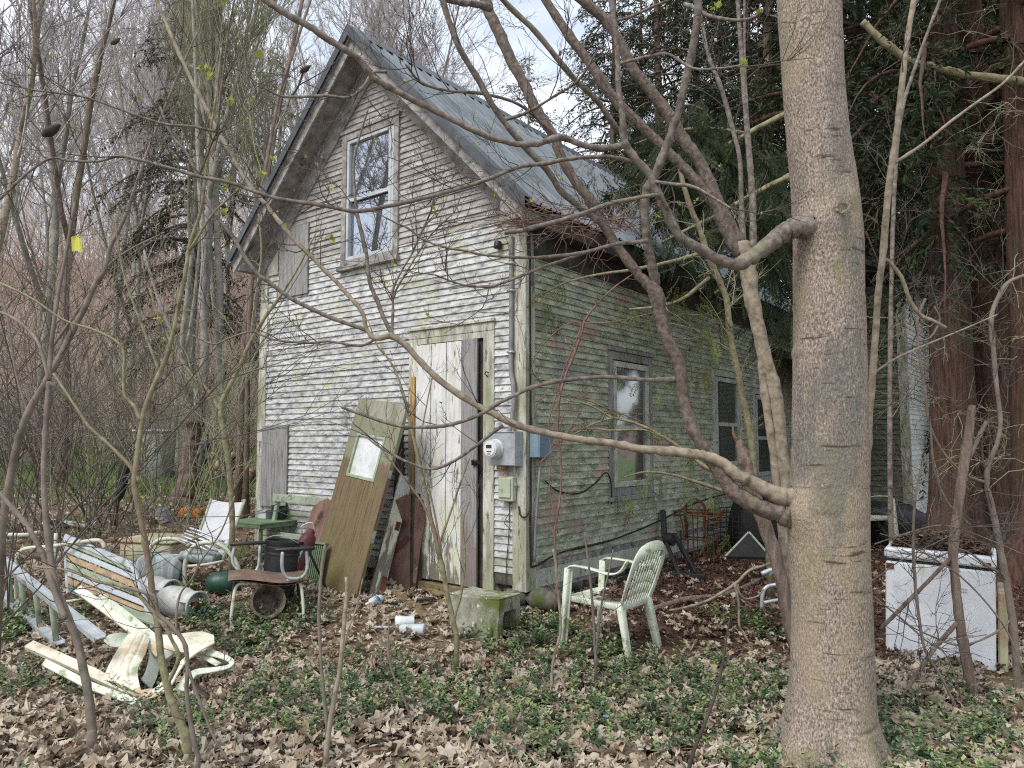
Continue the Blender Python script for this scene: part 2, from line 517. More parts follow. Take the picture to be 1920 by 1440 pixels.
mt['orange'] = material('faded_orange_plastic', [(.3, lin(176, 104, 50)), (.7, lin(204, 134, 74))], 5, rough=.6, bump=.1, stains=[(lin(150, 120, 84), 6, .6, .72)])
mt['teal'] = material('teal_paint', [(.3, lin(72, 112, 106)), (.7, lin(98, 138, 130))], 6, rough=.7, bump=.2)
mt['tan'] = material('tan_slat_paint', [(.3, lin(146, 124, 96)), (.7, lin(180, 160, 130))], 6, (.5, 3, 3), rough=.85, bump=.2)
mt['beige'] = material('beige_green_plastic', [(.3, lin(150, 154, 122)), (.7, lin(184, 182, 152))], 4, rough=.7, bump=.15, stains=[(lin(156, 128, 104), 3, .5, .66)])
mt['freezer'] = material('white_enamel', [(.3, lin(198, 202, 208)), (.7, lin(220, 223, 228))], 3, rough=.45, bump=0, spec=.5, stains=[(lin(176, 178, 176), 5, .57, .72, (1, 1, .5), .6), (lin(160, 162, 120), 4, .62, .74, (2, 2, .3), .8)])
mt['rubber'] = material('black_gasket', [(.3, lin(36, 36, 38)), (.7, lin(56, 56, 58))], 8, bump=0)
mt['clear'] = material('scuffed_clear_plastic', [(.3, lin(190, 196, 196)), (.7, lin(216, 220, 220))], 14, rough=.3, bump=.3, spec=.6)
mt['bluelabel'] = material('blue_bottle_label', [(.45, lin(88, 128, 178)), (.55, lin(190, 206, 222))], 20, bump=0)
mt['yellow'] = material('yellow_tape', [(.3, lin(206, 200, 88)), (.7, lin(224, 218, 112))], 5, bump=0, rough=.6, transl=.3)
mt['shed'] = material('grey_green_bin', [(.3, lin(132, 146, 132)), (.7, lin(160, 172, 158))], 4, rough=.7, bump=.1)
mt['paleblue'] = material('pale_blue_grey_plastic', [(.3, lin(164, 172, 172)), (.7, lin(192, 198, 198))], 4, rough=.6, bump=.1)
mt['logcut'] = material('cut_log_end', [(.3, lin(150, 124, 100)), (.7, lin(196, 170, 140))], 14, rough=.95, bump=.3)
# vegetation
mt['bigbark'] = material('smooth_speckled_bark', [(.30, lin(70, 60, 53)), (.43, lin(124, 111, 100)), (.54, lin(158, 144, 132)), (.68, lin(196, 183, 170))], 130, (1, 1, .45), 10, .95, 1.0, 140, .010,
    stains=[(lin(156, 143, 114), 2.6, .50, .62, (1, 1, .55), .5), (lin(92, 94, 90), 1.5, .57, .66, (1, 1, .4), .6), (lin(66, 58, 50), 7, .60, .68, (.5, .5, 3.8), .85), (lin(92, 98, 102), 1.1, .56, .66, (1, 1, .5), .65, (4.2, 3.2, -.0)), (lin(118, 116, 80), 5, .55, .7, (1, 1, .6), .55, (.1, .7, .1)), (lin(196, 188, 160), 30, .66, .72, (1, 1, .5), .6)], bstretch=(1, 1, .4))
mt['limb'] = material('smooth_limb_bark', [(.3, lin(76, 69, 64)), (.5, lin(114, 106, 98)), (.7, lin(146, 137, 128))], 28, W1, 7, .95, .5, 60, .006,
    stains=[(lin(134, 130, 102), 4, .55, .68, W1, .55), (lin(78, 66, 58), 10, .6, .7, W1, .7)])
mt['redlimb'] = material('reddish_limb_bark', [(.3, lin(66, 57, 51)), (.5, lin(100, 89, 81)), (.7, lin(130, 118, 108))], 34, W1, 7, .95, .6, 60, .006, stains=[(lin(134, 132, 100), 3, .6, .7, W1, .6)])
mt['greenlimb'] = material('olive_sapling_bark', [(.3, lin(92, 88, 66)), (.5, lin(132, 126, 98)), (.7, lin(156, 150, 122))], 20, W1, 6, .9, .3, 50, .004, stains=[(lin(128, 108, 92), 3, .52, .66, W1, .8)])
mt['palelimb'] = material('pale_tan_bark', [(.3, lin(100, 90, 77)), (.5, lin(140, 129, 112)), (.7, lin(166, 155, 138))], 20, W1, 6, .9, .3, 50, .004, stains=[(lin(110, 96, 80), 6, .6, .7)])
mt['twig'] = material('grey_twig_bark', [(.3, lin(62, 56, 53)), (.7, lin(104, 96, 91))], 9, W1, 4, .9, 0)
mt['browntwig'] = material('brown_twig_bark', [(.3, lin(94, 85, 77)), (.7, lin(138, 127, 116))], 9, W1, 4, .9, 0)
mt['redtwig'] = material('red_vine_bark', [(.3, lin(98, 74, 64)), (.7, lin(138, 110, 97))], 9, W1, 4, .9, 0)
mt['farbark'] = material('far_grey_bark', [(.3, lin(118, 113, 106)), (.5, lin(148, 143, 134)), (.7, lin(172, 166, 158))], 5, W1, 5, .95, .4, 20, .01, stains=[(lin(98, 104, 78), 1.2, .5, .65, W1, .6)])
mt['fartwig'] = material('far_grey_twig', [(.3, lin(150, 143, 142)), (.7, lin(190, 181, 179))], 2, W1, 4, .95, 0, tone=(.75, 1.2))
mt['olivetwig'] = material('olive_twig', [(.3, lin(122, 121, 98)), (.7, lin(160, 157, 130))], 2, W1, 4, .95, 0)
mt['brush'] = material('brown_brush', [(.35, lin(168, 149, 138)), (.65, lin(208, 188, 174))], .8, W1, 4, .95, 0, tone=(.65, 1.2))
mt['cedarbark'] = material('red_cedar_bark', [(.28, lin(42, 30, 25)), (.45, lin(74, 54, 45)), (.6, lin(98, 74, 63)), (.75, lin(70, 55, 47))], 9, (4, 4, .3), 7, .95, .8, 22, .02, stains=[(lin(78, 76, 56), 1.2, .52, .64, W1, .7)], bstretch=(4, 4, .3))
mt['snagbark'] = material('ridged_brown_bark', [(.3, lin(78, 66, 58)), (.5, lin(118, 103, 93)), (.7, lin(146, 132, 120))], 8, (3, 3, .5), 7, .95, .8, 20, .02, bstretch=(3, 3, .5), stains=[(lin(120, 122, 74), 2, .6, .7)])
GREENR = [(0, lin(30, 38, 26)), (.5, lin(50, 60, 40)), (1, lin(84, 92, 58))]
mt['cedar'] = material('cedar_foliage', [(.3, lin(34, 42, 30)), (.7, lin(62, 72, 48))], 2, W1, 3, .8, 0, tonesat=(GREENR, .6), spec=.2, transl=.25)
mt['spruce'] = material('spruce_foliage', [(.3, lin(44, 50, 38)), (.7, lin(78, 82, 62))], 1, W1, 3, .85, 0, tonesat=([(0, lin(46, 52, 42)), (1, lin(92, 94, 72))], .6), spec=.2, transl=.2)
mt['spray'] = material('green_cedar_spray', [(.3, lin(62, 74, 42)), (.7, lin(96, 106, 60))], 3, W1, 3, .8, 0, tonesat=([(0, lin(58, 70, 44)), (1, lin(128, 134, 72))], .6), spec=.2, transl=.3)
mt['bud'] = material('yellow_green_bud', [(.3, lin(140, 150, 60)), (.7, lin(176, 182, 90))], 10, W1, 2, .7, 0, transl=.3)
LEAFR = [(0, lin(74, 65, 55)), (.18, lin(124, 110, 94)), (.4, lin(174, 159, 138)), (.7, lin(208, 198, 180)), (.88, lin(166, 160, 150)), (1, lin(182, 152, 126))]
mt['leaf'] = material('dry_maple_leaf', [(.3, lin(126, 106, 86)), (.7, lin(186, 168, 144))], 30, W1, 4, .8, .3, 60, .004, tonesat=(LEAFR, .75), spec=.25, transl=.15)
mt['duff'] = material('dark_needle_litter', [(.3, lin(66, 46, 38)), (.7, lin(112, 84, 70))], 14, W1, 4, .95, 0, tonesat=([(0, lin(50, 36, 30)), (.5, lin(88, 66, 56)), (.8, lin(118, 92, 78)), (1, lin(150, 124, 106))], .7))
VR = [(0, lin(40, 62, 52)), (.3, lin(62, 92, 66)), (.6, lin(94, 120, 74)), (.85, lin(130, 148, 84)), (1, lin(156, 170, 112))]
mt['vinca'] = material('periwinkle_leaf', [(.3, lin(58, 80, 56)), (.7, lin(96, 116, 72))], 10, W1, 3, .42, 0, tonesat=(VR, .8), spec=.5, transl=.15)
mt['grass'] = material('yard_grass', [(.3, lin(92, 116, 68)), (.7, lin(142, 158, 102))], 2, W1, 3, .8, 0, tonesat=([(0, lin(88, 112, 66)), (.7, lin(138, 156, 102)), (1, lin(184, 172, 128))], .7), transl=.2)
# ================================================================== HOUSE
AZ = R(37.9)
HC = np.array((0.117, 6.54, 0))
HX = np.array((math.cos(AZ), -math.sin(AZ), 0))
HY = np.array((math.sin(AZ), math.cos(AZ), 0))
rng = np.random.default_rng(7)
house = thing('wooden_house', 'abandoned gabled clapboard house with peeling white paint and blue metal roof', 'house', HC, (0, 0, -AZ))


def HW(x, y, z):
    return HC + HX * x + HY * y + np.array((0, 0, z))


FW_, DEP, Z0, RZ, RX, SL = 3.98, 7.6, .34, 5.93, -2.05, 1.0
roofz = lambda x: RZ - SL * abs(x - RX)


def clap(mb, lo, hi, z0, z1, holes, expo, front=True, clip=None, jit=.002, seed=1, off=0):
    """rows of lapped clapboard; holes: (a,b,z0,z1)"""
    r = np.random.default_rng(seed)
    z = z0
    while z < z1 - .005:
        zt = min(z + expo, z1)
        zc = (z + zt) / 2
        a, b = lo, hi
        if clip:
            a2, b2 = clip(zt)
            a, b = max(a, a2), min(b, b2)
        ivs = [(a, b)]
        for h in holes:
            if h[2] < zc < h[3]:
                n = []
                for p, q in ivs:
                    if h[0] > p:
                        n.append((p, min(q, h[0])))
                    if h[1] < q:
                        n.append((max(p, h[1]), q))
                ivs = [v for v in n if v[1] - v[0] > .01]
        for p, q in ivs:
            cur = p
            while cur < q - .01:
                nx = min(q, cur + r.uniform(.9, 3.2))
                if q - nx < .25:
                    nx = q
                k = max(1, int((nx - cur) / .22))
                dz = r.normal(0, jit)
                tn = float(np.clip(r.normal(.5, .2), 0, 1))
                xs = np.linspace(cur + .0008, nx - .0008, k + 1)
                wz = r.normal(0, .0010, k + 1) + dz
                wo = np.abs(r.normal(0, .0018, k + 1)) + (abs(r.normal(0, .004)) if r.random() < .08 else 0)
                V = []
                for x, w, o in zip(xs, wz, wo):
                    prof = ((0.0, z + w), (-.019 - o, z + w), (-.004, zt + .012 + w), (0, zt + .012 + w))
                    for d, zz in prof:
                        V.append((x, d + off, zz) if front else (-d + off, x, zz))
                Fs = []
                for i in range(k):
                    for j in range(3):
                        f = (i * 4 + j, i * 4 + j + 1, i * 4 + 5 + j, i * 4 + 4 + j)
                        Fs.append(f if not front else f[::-1])
                Fs += [(0, 1, 2, 3), (k * 4 + 3, k * 4 + 2, k * 4 + 1, k * 4)]
                mb.add(V, Fs, tn)
                cur = nx
        z += expo


EX = .064
FH = [(-1.42, -.34, Z0 - .1, 2.62), (-2.5, -1.61, 3.52, 5.0)]
clipr = lambda z: (RX - (RZ - .22 - z) / SL, RX + (RZ - .22 - z) / SL)
mb = MB()
clap(mb, -3.86, -.12, .46, 3.62, FH, EX, seed=3)
mb.build('front_siding', mt['siding'], house, smooth=False)
mb = MB()
clap(mb, -3.98, 0, 3.62, 5.75, FH, EX, clip=clipr, seed=4)
mb.build('gable_siding', mt['gable'], house, smooth=False)
SH = [(1.40, 2.33, 1.08, 2.55), (4.04, 5.02, 1.2, 2.57), (5.5, 6.4, 1.05, 2.4)]
mb = MB()
clap(mb, .12, DEP, .56, 3.5, SH, EX, front=False, seed=5)
mb.build('side_siding', mt['side_siding'], house, smooth=False)
# plain hidden walls, ceiling and floor so that the inside is a real dark room
mb = MB()
mb.span((-3.98, .02, .3), (-3.9, DEP, 3.7)).span((-3.9, DEP - .08, .3), (-.0, DEP, 3.7))
mb.add([(-3.98, DEP - .02, 3.7), (0, DEP - .02, 3.7), (RX, DEP - .02, RZ - .1)], [(0, 1, 2)])
mb.span((-3.9, .03, .3), (-.03, DEP - .08, .36))
mb.build('rear_wall', mt['darkwood'], house, smooth=False)
# corner boards
mb = MB()
mb.span((-.125, -.026, .32), (0.024, -.001, 3.62)).span((0.0, .0, .32), (.024, .12, 3.5), .45)
mb.build('corner_board', mt['trim'], house, bevel=.003, smooth=False)
mb = MB()
mb.span((-3.98, -.026, .32), (-3.86, -.001, 3.72)).span((-4.004, -.026, .32), (-3.982, .12, 3.6))
mb.build('corner_board', mt['trim'], house, bevel=.003, smooth=False)
# skirt, sill
mb = MB()
mb.span((-3.86, -.02, .33), (-1.43, -.0, .46), .4)
mb.build('front_skirt_board', mt['greytrim'], house, bevel=.003, smooth=False)
MB().span((-.33, -.012, .36), (-.127, -.0, .46), .3).build('sill_end', mt['stone'], house, smooth=False)
mb = MB()
mb.span((.001, .122, .335), (.026, 2.25, .49), .75).span((.001, 2.253, .33), (.02, DEP, .49), .35)
mb.build('side_skirt_board', mt['sash'], house, bevel=.003, smooth=False)
mb = MB()
mb.span((.001, .122, .493), (.014, DEP, .56), .5).span((.0, .122, .29), (.012, DEP, .333), .3)
mb.build('sill_beam', mt['greytrim'], house, smooth=False)
# stone foundation
mb = MB()
r = np.random.default_rng(11)


def stones(a, b, nrm, z0=-.5, z1=.32):
    a, b, nrm = map(np.array, (a, b, nrm))
    L = np.linalg.norm(b - a)
    t = (b - a) / L
    z = z0
    while z < z1 - .03:
        h = r.uniform(.12, .2)
        s = -.1
        while s < L:
            w = r.uniform(.16, .42)
            c = a + t * (s + w / 2) + np.array((0, 0, min(z + h / 2, z1 - .06))) - nrm * (.09 + r.uniform(0, .03))
            V = []
            n = 10
            tn = r.random()
            for lat in (-.95, -.5, .1, .6, .95):
                rr = math.sqrt(max(0, 1 - lat * lat)) ** .5
                for k in range(n):
                    an = 2 * math.pi * k / n
                    cx, cy = np.sign(math.cos(an)) * abs(math.cos(an)) ** .6, np.sign(math.sin(an)) * abs(math.sin(an)) ** .6
                    j = r.uniform(.86, 1.1)
                    V.append(c + t * cx * w * .52 * rr * j + nrm * cy * .12 * rr * j + np.array((0, 0, lat * h * .54)))
            Fs = [(q * n + k, q * n + (k + 1) % n, (q + 1) * n + (k + 1) % n, (q + 1) * n + k) for q in range(4) for k in range(n)]
            Fs += [tuple(range(n - 1, -1, -1)), tuple(range(4 * n, 5 * n))]
            mb.add(V, Fs, tn)
            s += w * .97
        z += h * .93


stones((0, 0, 0), (0, DEP, 0), (1, 0, 0))
stones((-3.98, 0.0, 0), (0, 0.0, 0), (0, -1, 0))
mb.build('stone_foundation', mt['stone'], house)
# ---- gable trim: frieze on the wall, soffit, barge board, eave return box
OV = .29
mb = MB()
for sg in (-1, 1):
    ex = RX + (2.25 if sg > 0 else -2.1)
    def strip(y0, y1, dz0, dz1, x_in=RX, x_out=ex, tone=.5):
        za, zb = roofz(x_in), roofz(x_out)
        V = [(x, y, z) for (x, zz) in ((x_in, za), (x_out, zb)) for y in (y0, y1) for z in (zz + dz0, zz + dz1)]
        Fs = [(0, 1, 3, 2), (4, 6, 7, 5), (0, 4, 5, 1), (2, 3, 7, 6), (0, 2, 6, 4), (1, 5, 7, 3)]
        mb.add(V, Fs, tone)
    strip(-.034, -.004, -.42, -.14, RX, RX + sg * 2.02, .4)      # frieze board on the wall
    strip(-.046, -.036, -.20, -.145, RX, RX + sg * 2.02, .6)
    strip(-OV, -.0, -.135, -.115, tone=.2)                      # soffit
    strip(-OV - .022, -OV - .001, -.20, -.02, tone=.6)           # barge board
    strip(-OV - .036, -OV - .024, -.075, -.02, tone=.9)          # its crown strip
    # boxed end of the eave
    z = roofz(ex)
    a, b = sorted((RX + sg * 2.0, ex))
    mb.prism([(a, roofz(a) - .14), (b, roofz(b) - .14), (b, z - .17), (a, z - .17)] if sg > 0 else [(a, roofz(a) - .14), (b, roofz(b) - .14), (b, z - .17), (a, z - .17)], (0, -OV, 0), (0, 1, 0), OV - .002, ax=((1, 0, 0), (0, 0, 1)), tone=.4)
mb.build('rake_trim', mt['greytrim'], house, smooth=False)
# eaves along the sides
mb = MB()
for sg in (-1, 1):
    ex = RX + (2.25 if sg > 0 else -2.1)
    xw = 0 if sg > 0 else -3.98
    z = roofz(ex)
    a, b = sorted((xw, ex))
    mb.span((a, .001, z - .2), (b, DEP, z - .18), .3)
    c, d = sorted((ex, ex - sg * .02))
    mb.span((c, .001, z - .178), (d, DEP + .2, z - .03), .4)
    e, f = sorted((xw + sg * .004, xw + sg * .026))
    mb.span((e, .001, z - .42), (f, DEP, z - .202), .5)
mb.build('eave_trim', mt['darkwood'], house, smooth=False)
# metal roof with ribs running down the slope
roof_parts = []
mb = MB()
y = -OV - .06
prof = []
while y < DEP + .3:
    for dy, h in ((0, .0), (.05, .0), (.062, .022), (.078, .022), (.09, .0)):
        prof.append((y + dy, h))
    y += .15
n = len(prof)
for sg in (-1, 1):
    ex = RX + (2.31 if sg > 0 else -2.16)
    V, Fs = [], []
    for x in (RX, RX + sg * 1.2, ex):
        for py_, h in prof:
            V.append((x + sg * h * .7, py_, roofz(x) + .012 + h * .7))
    for j in range(2):
        for i in range(n - 1):
            f = (j * n + i, j * n + i + 1, (j + 1) * n + i + 1, (j + 1) * n + i)
            Fs.append(f if sg < 0 else f[::-1])
    mb.add(V, Fs)
roof = mb.build('metal_roof', mt['metalroof'], house, smooth=False)
mb = MB()
for sg in (-1, 1):
    x1 = RX + (2.32 if sg > 0 else -2.17)
    mb.add([(RX, -OV - .075, RZ + .05), (RX, -OV + .05, RZ + .05), (x1, -OV + .05, roofz(x1) + .045), (x1, -OV - .075, roofz(x1) + .045),
            (RX, -OV - .075, RZ - .07), (x1, -OV - .075, roofz(x1) - .06)], [(0, 1, 2, 3) if sg < 0 else (3, 2, 1, 0), (0, 3, 5, 4) if sg < 0 else (4, 5, 3, 0)], .5)
mb.build('rake_flashing', mt['blackmetal'], roof, smooth=False)
mb = MB()
mb.add([(RX - .14, -OV - .08, RZ - .1), (RX, -OV - .08, RZ + .055), (RX + .14, -OV - .08, RZ - .1), (RX - .14, DEP + .3, RZ - .1), (RX, DEP + .3, RZ + .055), (RX + .14, DEP + .3, RZ - .1)], [(0, 3, 4, 1), (1, 4, 5, 2)])
mb.build('ridge_cap', mt['blackmetal'], roof, smooth=False)
# deck under the metal
mb = MB()
for sg in (-1, 1):
    ex = RX + (2.24 if sg > 0 else -2.09)
    mb.add([(RX, -OV + .002, RZ - .012), (ex, -OV + .002, roofz(ex) - .012), (ex, DEP + .25, roofz(ex) - .012), (RX, DEP + .25, RZ - .012)], [(0, 1, 2, 3)])
mb.build('roof_deck', mt['darkwood'], house, smooth=False)

# ---- boarded door
door = MB()
xs = [-1.305, -1.10, -.90, -.703]
for a, b in zip(xs, xs[1:]):
    door.span((a + .0045, -.052, .31 + rng.uniform(-.01, .01)), (b - .0045, -.03, 2.55), rng.uniform(.3, .7))
dr = door.build('boarded_door', mt['whiteplank'], house, bevel=.002, smooth=False)
mb = MB()
mb.span((-.7, -.06, .30), (-.512, -.034, 2.56)).build('grey_plank', mt['greyboard'], dr, bevel=.003, smooth=False)['label'] = 'bare grey weathered plank'
mb = MB()
mb.box((-.515, -.07, 1.42), (.07, .03, .05)).tubes([(smooth([(-.55, -.075, 1.43), (-.5, -.1, 1.44), (-.46, -.07, 1.41)], 4), .012)])
mb.build('latch', mt['black'], dr)
mb = MB()
mb.span((-1.3, .0, .3), (-.4, .02, 2.6)).build('door_backing', mt['darkwood'], house, smooth=False)
mb = MB()
mb.span((-.46, -.03, .24), (-.335, .03, 2.62), .5).span((-1.425, -.03, .3), (-1.31, .03, 2.0), .4)
mb.span((-1.425, -.03, 2.0), (-1.31, .03, 2.62), .6)
mb.span((-1.425, -.032, 2.622), (-.335, .0, 2.70), .3).span((-1.44, -.05, 2.702), (-.32, .0, 2.73), .7)
mb.span((-1.308, -.028, 2.56), (-.463, .0, 2.62), .45)
mb.build('door_casing', mt['trim'], house, bevel=.003, smooth=False)
mb = MB()
mb.span((-1.395, -.045, .75), (-1.325, -.033, 2.25)).build('split_board', mt['rawwood'], house, bevel=.003, smooth=False)
mb = MB()
mb.span((-1.43, -.1, .2), (-.3, .05, .29)).build('door_sill', mt['rot'], house, bevel=.005, smooth=False)
# letter-like hook on the casing
mb = MB()
mb.tubes([(smooth([(-.40, -.035, 2.20), (-.42, -.05, 2.22), (-.40, -.06, 2.24), (-.375, -.05, 2.23)], 4), .005)]).build('hook', mt['cable'], house)
# ---- patches
mb = MB()
mb.span((-3.885, -.04, .86), (-3.385, -.02, 1.80)).build('plywood_patch', mt['greyboard'], house, bevel=.002, smooth=False)
mb = MB()
mb.span((-3.625, -.04, 3.3), (-3.08, -.02, 4.12)).build('plywood_patch', mt['greyboard'], house, bevel=.002, smooth=False)
mb = MB()
mb.span((-3.86, -.034, 3.6), (-3.66, -.02, 4.0)).build('white_end_board', mt['trim'], house, bevel=.002, smooth=False)


# ---- windows
def frame4(mb, a, b, z0, z1, w, d0, d1, axis, wb=None, tone=.5):
    wb = wb or w
    def sp(u0, u1, v0, v1):
        if axis == 'x':
            mb.span((u0, d0, v0), (u1, d1, v1), tone)
        else:
            mb.span((-d1, u0, v0), (-d0, u1, v1), tone)
    sp(a, a + w, z0, z1)
    sp(b - w, b, z0, z1)
    sp(a + w, b - w, z1 - w, z1)
    sp(a + w, b - w, z0, z0 + wb)


w = MB()
frame4(w, -2.505, -1.605, 3.50, 4.99, .075, -.04, .04, 'x')
w.span((-2.52, -.055, 4.992), (-1.59, .0, 5.03), .3).span((-2.53, -.075, 3.46), (-1.58, .0, 3.499), .5)
win = w.build('upper_window', mt['greytrim'], house, bevel=.003, smooth=False)
w = MB()
frame4(w, -2.428, -1.682, 3.577, 4.912, .035, -.03, .03, 'x')
w.span((-1.76, -.032, 3.615), (-1.719, -.008, 4.872), .9).span((-2.392, -.026, 4.22), (-1.762, .0, 4.26))
w.build('window_sash', mt['vinyl'], win, bevel=.002, smooth=False)
MB().span((-2.39, .004, 4.262), (-1.764, .010, 4.872)).build('window_pane', mt['glass_up'], win, smooth=False)
MB().span((-2.39, .012, 3.615), (-1.764, .018, 4.218)).build('window_pane', mt['glass_up'], win, smooth=False)
for i, (a, b, z0, z1) in enumerate([(1.39, 2.34, 1.05, 2.55), (4.03, 5.03, 1.2, 2.57), (5.49, 6.41, 1.02, 2.4)]):
    w = MB()
    frame4(w, a, b, z0, z1, .085, -.03, .04, 'y')
    w.span((.0, a - .015, z1 + .002), (.05, b + .015, z1 + .04), .3)
    w.span((.0, a - .02, z0 - .045), (.06, b + .02, z0 - .002), .3)
    win = w.build('side_window', mt['greyboard'] if i == 0 else mt['sash'], house, bevel=.003, smooth=False)
    w = MB()
    frame4(w, a + .09, b - .09, z0 + .09, z1 - .1, .06, -.036, -.004, 'y')
    zm = z0 + (z1 - z0) * .47
    w.span((.004, a + .152, zm - .025), (.03, b - .152, zm + .025))
    w.build('window_sash', mt['sash'], win, bevel=.002, smooth=False)
    MB().span((.006, a + .152, zm + .027), (.012, b - .152, z1 - .162)).build('window_pane', mt['glass_side'], win, smooth=False)
    MB().span((.003, a + .152, z0 + .152), (.009, b - .152, zm - .027)).build('window_pane', mt['glass_side'], win, smooth=False)
    w = MB()
    w.grid(lambda u, v, a=a, b=b, z0=z0, z1=z1: (-.1 + .015 * math.sin(u * 40), a + .15 + u * (b - a - .3) * .55, z0 + .1 + v * (z1 - z0 - .2)), 40, 2)
    w.build('curtain', mt['curtain'], win)

# ---- wires and conduit fixed to the house
mb = MB()
cx = -.118
mb.tubes([(smooth([(cx, -.05, 3.45), (cx, -.05, 2.6), (cx, -.055, 2.25), (cx + .035, -.065, 2.1), (cx + .04, -.07, 1.9), (cx, -.08, 1.68)], 6), .021)], 10)
mb.build('conduit', mt['duct'], house)
mb = MB()
for zz in (3.2, 2.95, 2.4):
    mb.box((cx, -.05, zz), (.06, .05, .02))
mb.build('conduit_strap', mt['galv'], house)
mb = MB()
lines = [(smooth([(.03, .03, 3.3), (.03, .035, 2.2), (.035, .03, 1.2), (.03, .035, .62), (.035, .09, .53), (.03, .5, .60), (.03, 1.4, .62), (.032, 2.4, .72), (.03, 3.6, .88), (.03, 5.2, .95), (.03, 6.9, 1.0)], 6), .0085),
         (smooth([(.03, .25, 1.26), (.034, .45, 1.16), (.034, .8, 1.12), (.03, 1.1, 1.2), (.034, 1.3, 1.3), (.05, 1.37, 1.2), (.05, 1.38, .98)], 6), .007),
         (smooth([(-.05, -.03, 1.05), (-.02, -.05, .98), (.02, -.035, .96), (.035, .03, 1.02)], 6), .007),
         (smooth([(-.15, -.03, 1.08), (-.16, -.03, .8), (-.185, -.03, .55), (-.19, -.035, .3)], 5), .004),
         (smooth([(-.16, -.03, .98), (-.2, -.04, .9), (-.15, -.04, .86), (-.13, -.03, .82)], 5), .003)]
mb.tubes(lines, 6)
mb.build('cable', mt['cable'], house)
mb = MB()
mb.span((.026, .04, 3.0), (.04, .075, 3.49)).build('downpipe_stub', mt['duct'], house)
mb = MB()
mb.tubes([(smooth([(-.27, -.05, 3.42), (-.27, -.06, 3.36)], 3), .035)], 8)
mb.build('insulator_knob', mt['black'], house)

# ---- meter cabinet, breaker box, junction box hung on the corner
def wallthing(name, label, cat, x, y, z, rz=-AZ):
    return thing(name, label, cat, HW(x, y, z), (0, 0, rz))


m = wallthing('electric_meter', 'grey electric meter cabinet with round glass meter beside the boarded door', 'electric meter', -.165, -.03, 1.40)
MB().span((-.15, -.1, 0), (.145, 0, .29)).build('cabinet', mt['galv'], m, bevel=.006, smooth=False)
MB().span((.152, -.11, .0), (.158, -.001, .29)).span((-.156, -.108, .29), (.158, .0, .297)).build('cabinet_flange', mt['galv'], m, smooth=False)
ax = np.array([(1, 0, 0), (0, 0, 1), (0, -1, 0)])
q = MB().lathe([(.088, 0), (.088, .012), (.08, .02), (.08, .07), (.074, .085), (.0605, .09)], 28, (-.062, -.1, .145), ax=ax)
q.build('meter_ring', mt['chrome'], m, sharp=40)
MB().lathe([(.058, .0), (.058, .006)], 28, (-.062, -.188, .145), ax=ax).build('meter_face', mt['face'], m, smooth=False)
MB().span((-.092, -.199, .155), (-.034, -.195, .182)).build('meter_display', mt['black'], m, smooth=False)
q = MB()
for k in range(5):
    q.span((-.088 + k * .011, -.1965, .118), (-.081 + k * .011, -.195, .13))
q.span((-.082, -.1965, .10), (-.044, -.195, .106))
q.build('meter_marking', mt['black'], m, smooth=False)
MB().span((-.07, -.07, -.035), (-.0, -.01, 0)).tubes([(smooth([(-.035, -.04, -.03), (-.02, -.045, -.07), (.02, -.05, -.1)], 4), .012)]).build('outlet_fitting', mt['rawwood'], m)
b = wallthing('breaker_box', 'blue grey breaker box around the house corner behind the meter cabinet', 'breaker box', .028, .02, 1.47)
MB().span((0, 0, 0), (.10, .215, .24)).build('box', mt['bluegrey'], b, bevel=.006, smooth=False)
MB().span((.1, .005, .005), (.108, .21, .245)).span((.0, -.006, .24), (.112, .222, .248)).build('cover', mt['bluegrey'], b, bevel=.002, smooth=False)
MB().tubes([(smooth([(.05, .1, 0), (.045, .08, -.2), (.02, .06, -.6), (.015, .05, -.9)], 5), .012)], 8).build('conduit', mt['duct'], b)
j = wallthing('junction_box', 'pale green grey telephone junction box mounted below the electric meter', 'junction box', -.15, -.03, 1.09)
MB().span((-.085, -.06, .0), (.075, 0, .215)).build('box', mt['paleplastic'], j, bevel=.008, smooth=False)
MB().span((-.07, -.074, .03), (.06, -.061, .20)).build('lid', mt['paleplastic'], j, bevel=.006, smooth=False)
MB().box((.085, -.03, .15), (.02, .02, .03)).build('clip', mt['galv'], j, smooth=False)

# ---- rear wing of the house, seen past the big trunk
wing = thing('house_wing', 'dim rear wing behind the big trunk with a bright clapboard end', 'house wing', HW(0, DEP, 0), (0, 0, -AZ))
WL, WD, WZ = 1.66, 5.0, 4.35
mb = MB()
clap(mb, .02, WL - .1, .45, WZ - .3, [], EX * 1.25, seed=8)
mb.build('front_wall', mt['wingsiding'], wing, smooth=False)
mb = MB()
clap(mb, .1, WD, .45, WZ - .2, [], EX * 1.25, front=False, seed=9, off=WL)
mb.build('side_wall', mt['skylit_white'], wing, smooth=False)
MB().span((WL - .1, -.02, .3), (WL + .02, 0, WZ - .2)).span((WL, .0, .3), (WL + .022, .1, WZ - .2)).build('corner_board', mt['trim'], wing, smooth=False)
MB().span((0, 0.02, 0), (WL - .02, .1, WZ - .25)).span((WL - .1, .1, 0), (WL - .02, WD, WZ - .25)).span((0, -.01, .0), (WL, .02, .45)).span((WL - .02, .02, 0), (WL + .005, WD, .45)).build('base', mt['stone'], wing, smooth=False)
mb = MB()
for (x0, x1, za, zb) in ((-.3, WL + .4, WZ + .75, WZ - .2),):
    mb.add([(x0, -.45, za), (x1, -.45, zb), (x1, WD, zb), (x0, WD, za), (x0, -.45, za - .12), (x1, -.45, zb - .12), (x1, WD, zb - .12), (x0, WD, za - .12)], [(0, 1, 2, 3), (7, 6, 5, 4), (0, 4, 5, 1), (1, 5, 6, 2)])
mb.build('roof', mt['darkwood'], wing, smooth=False)
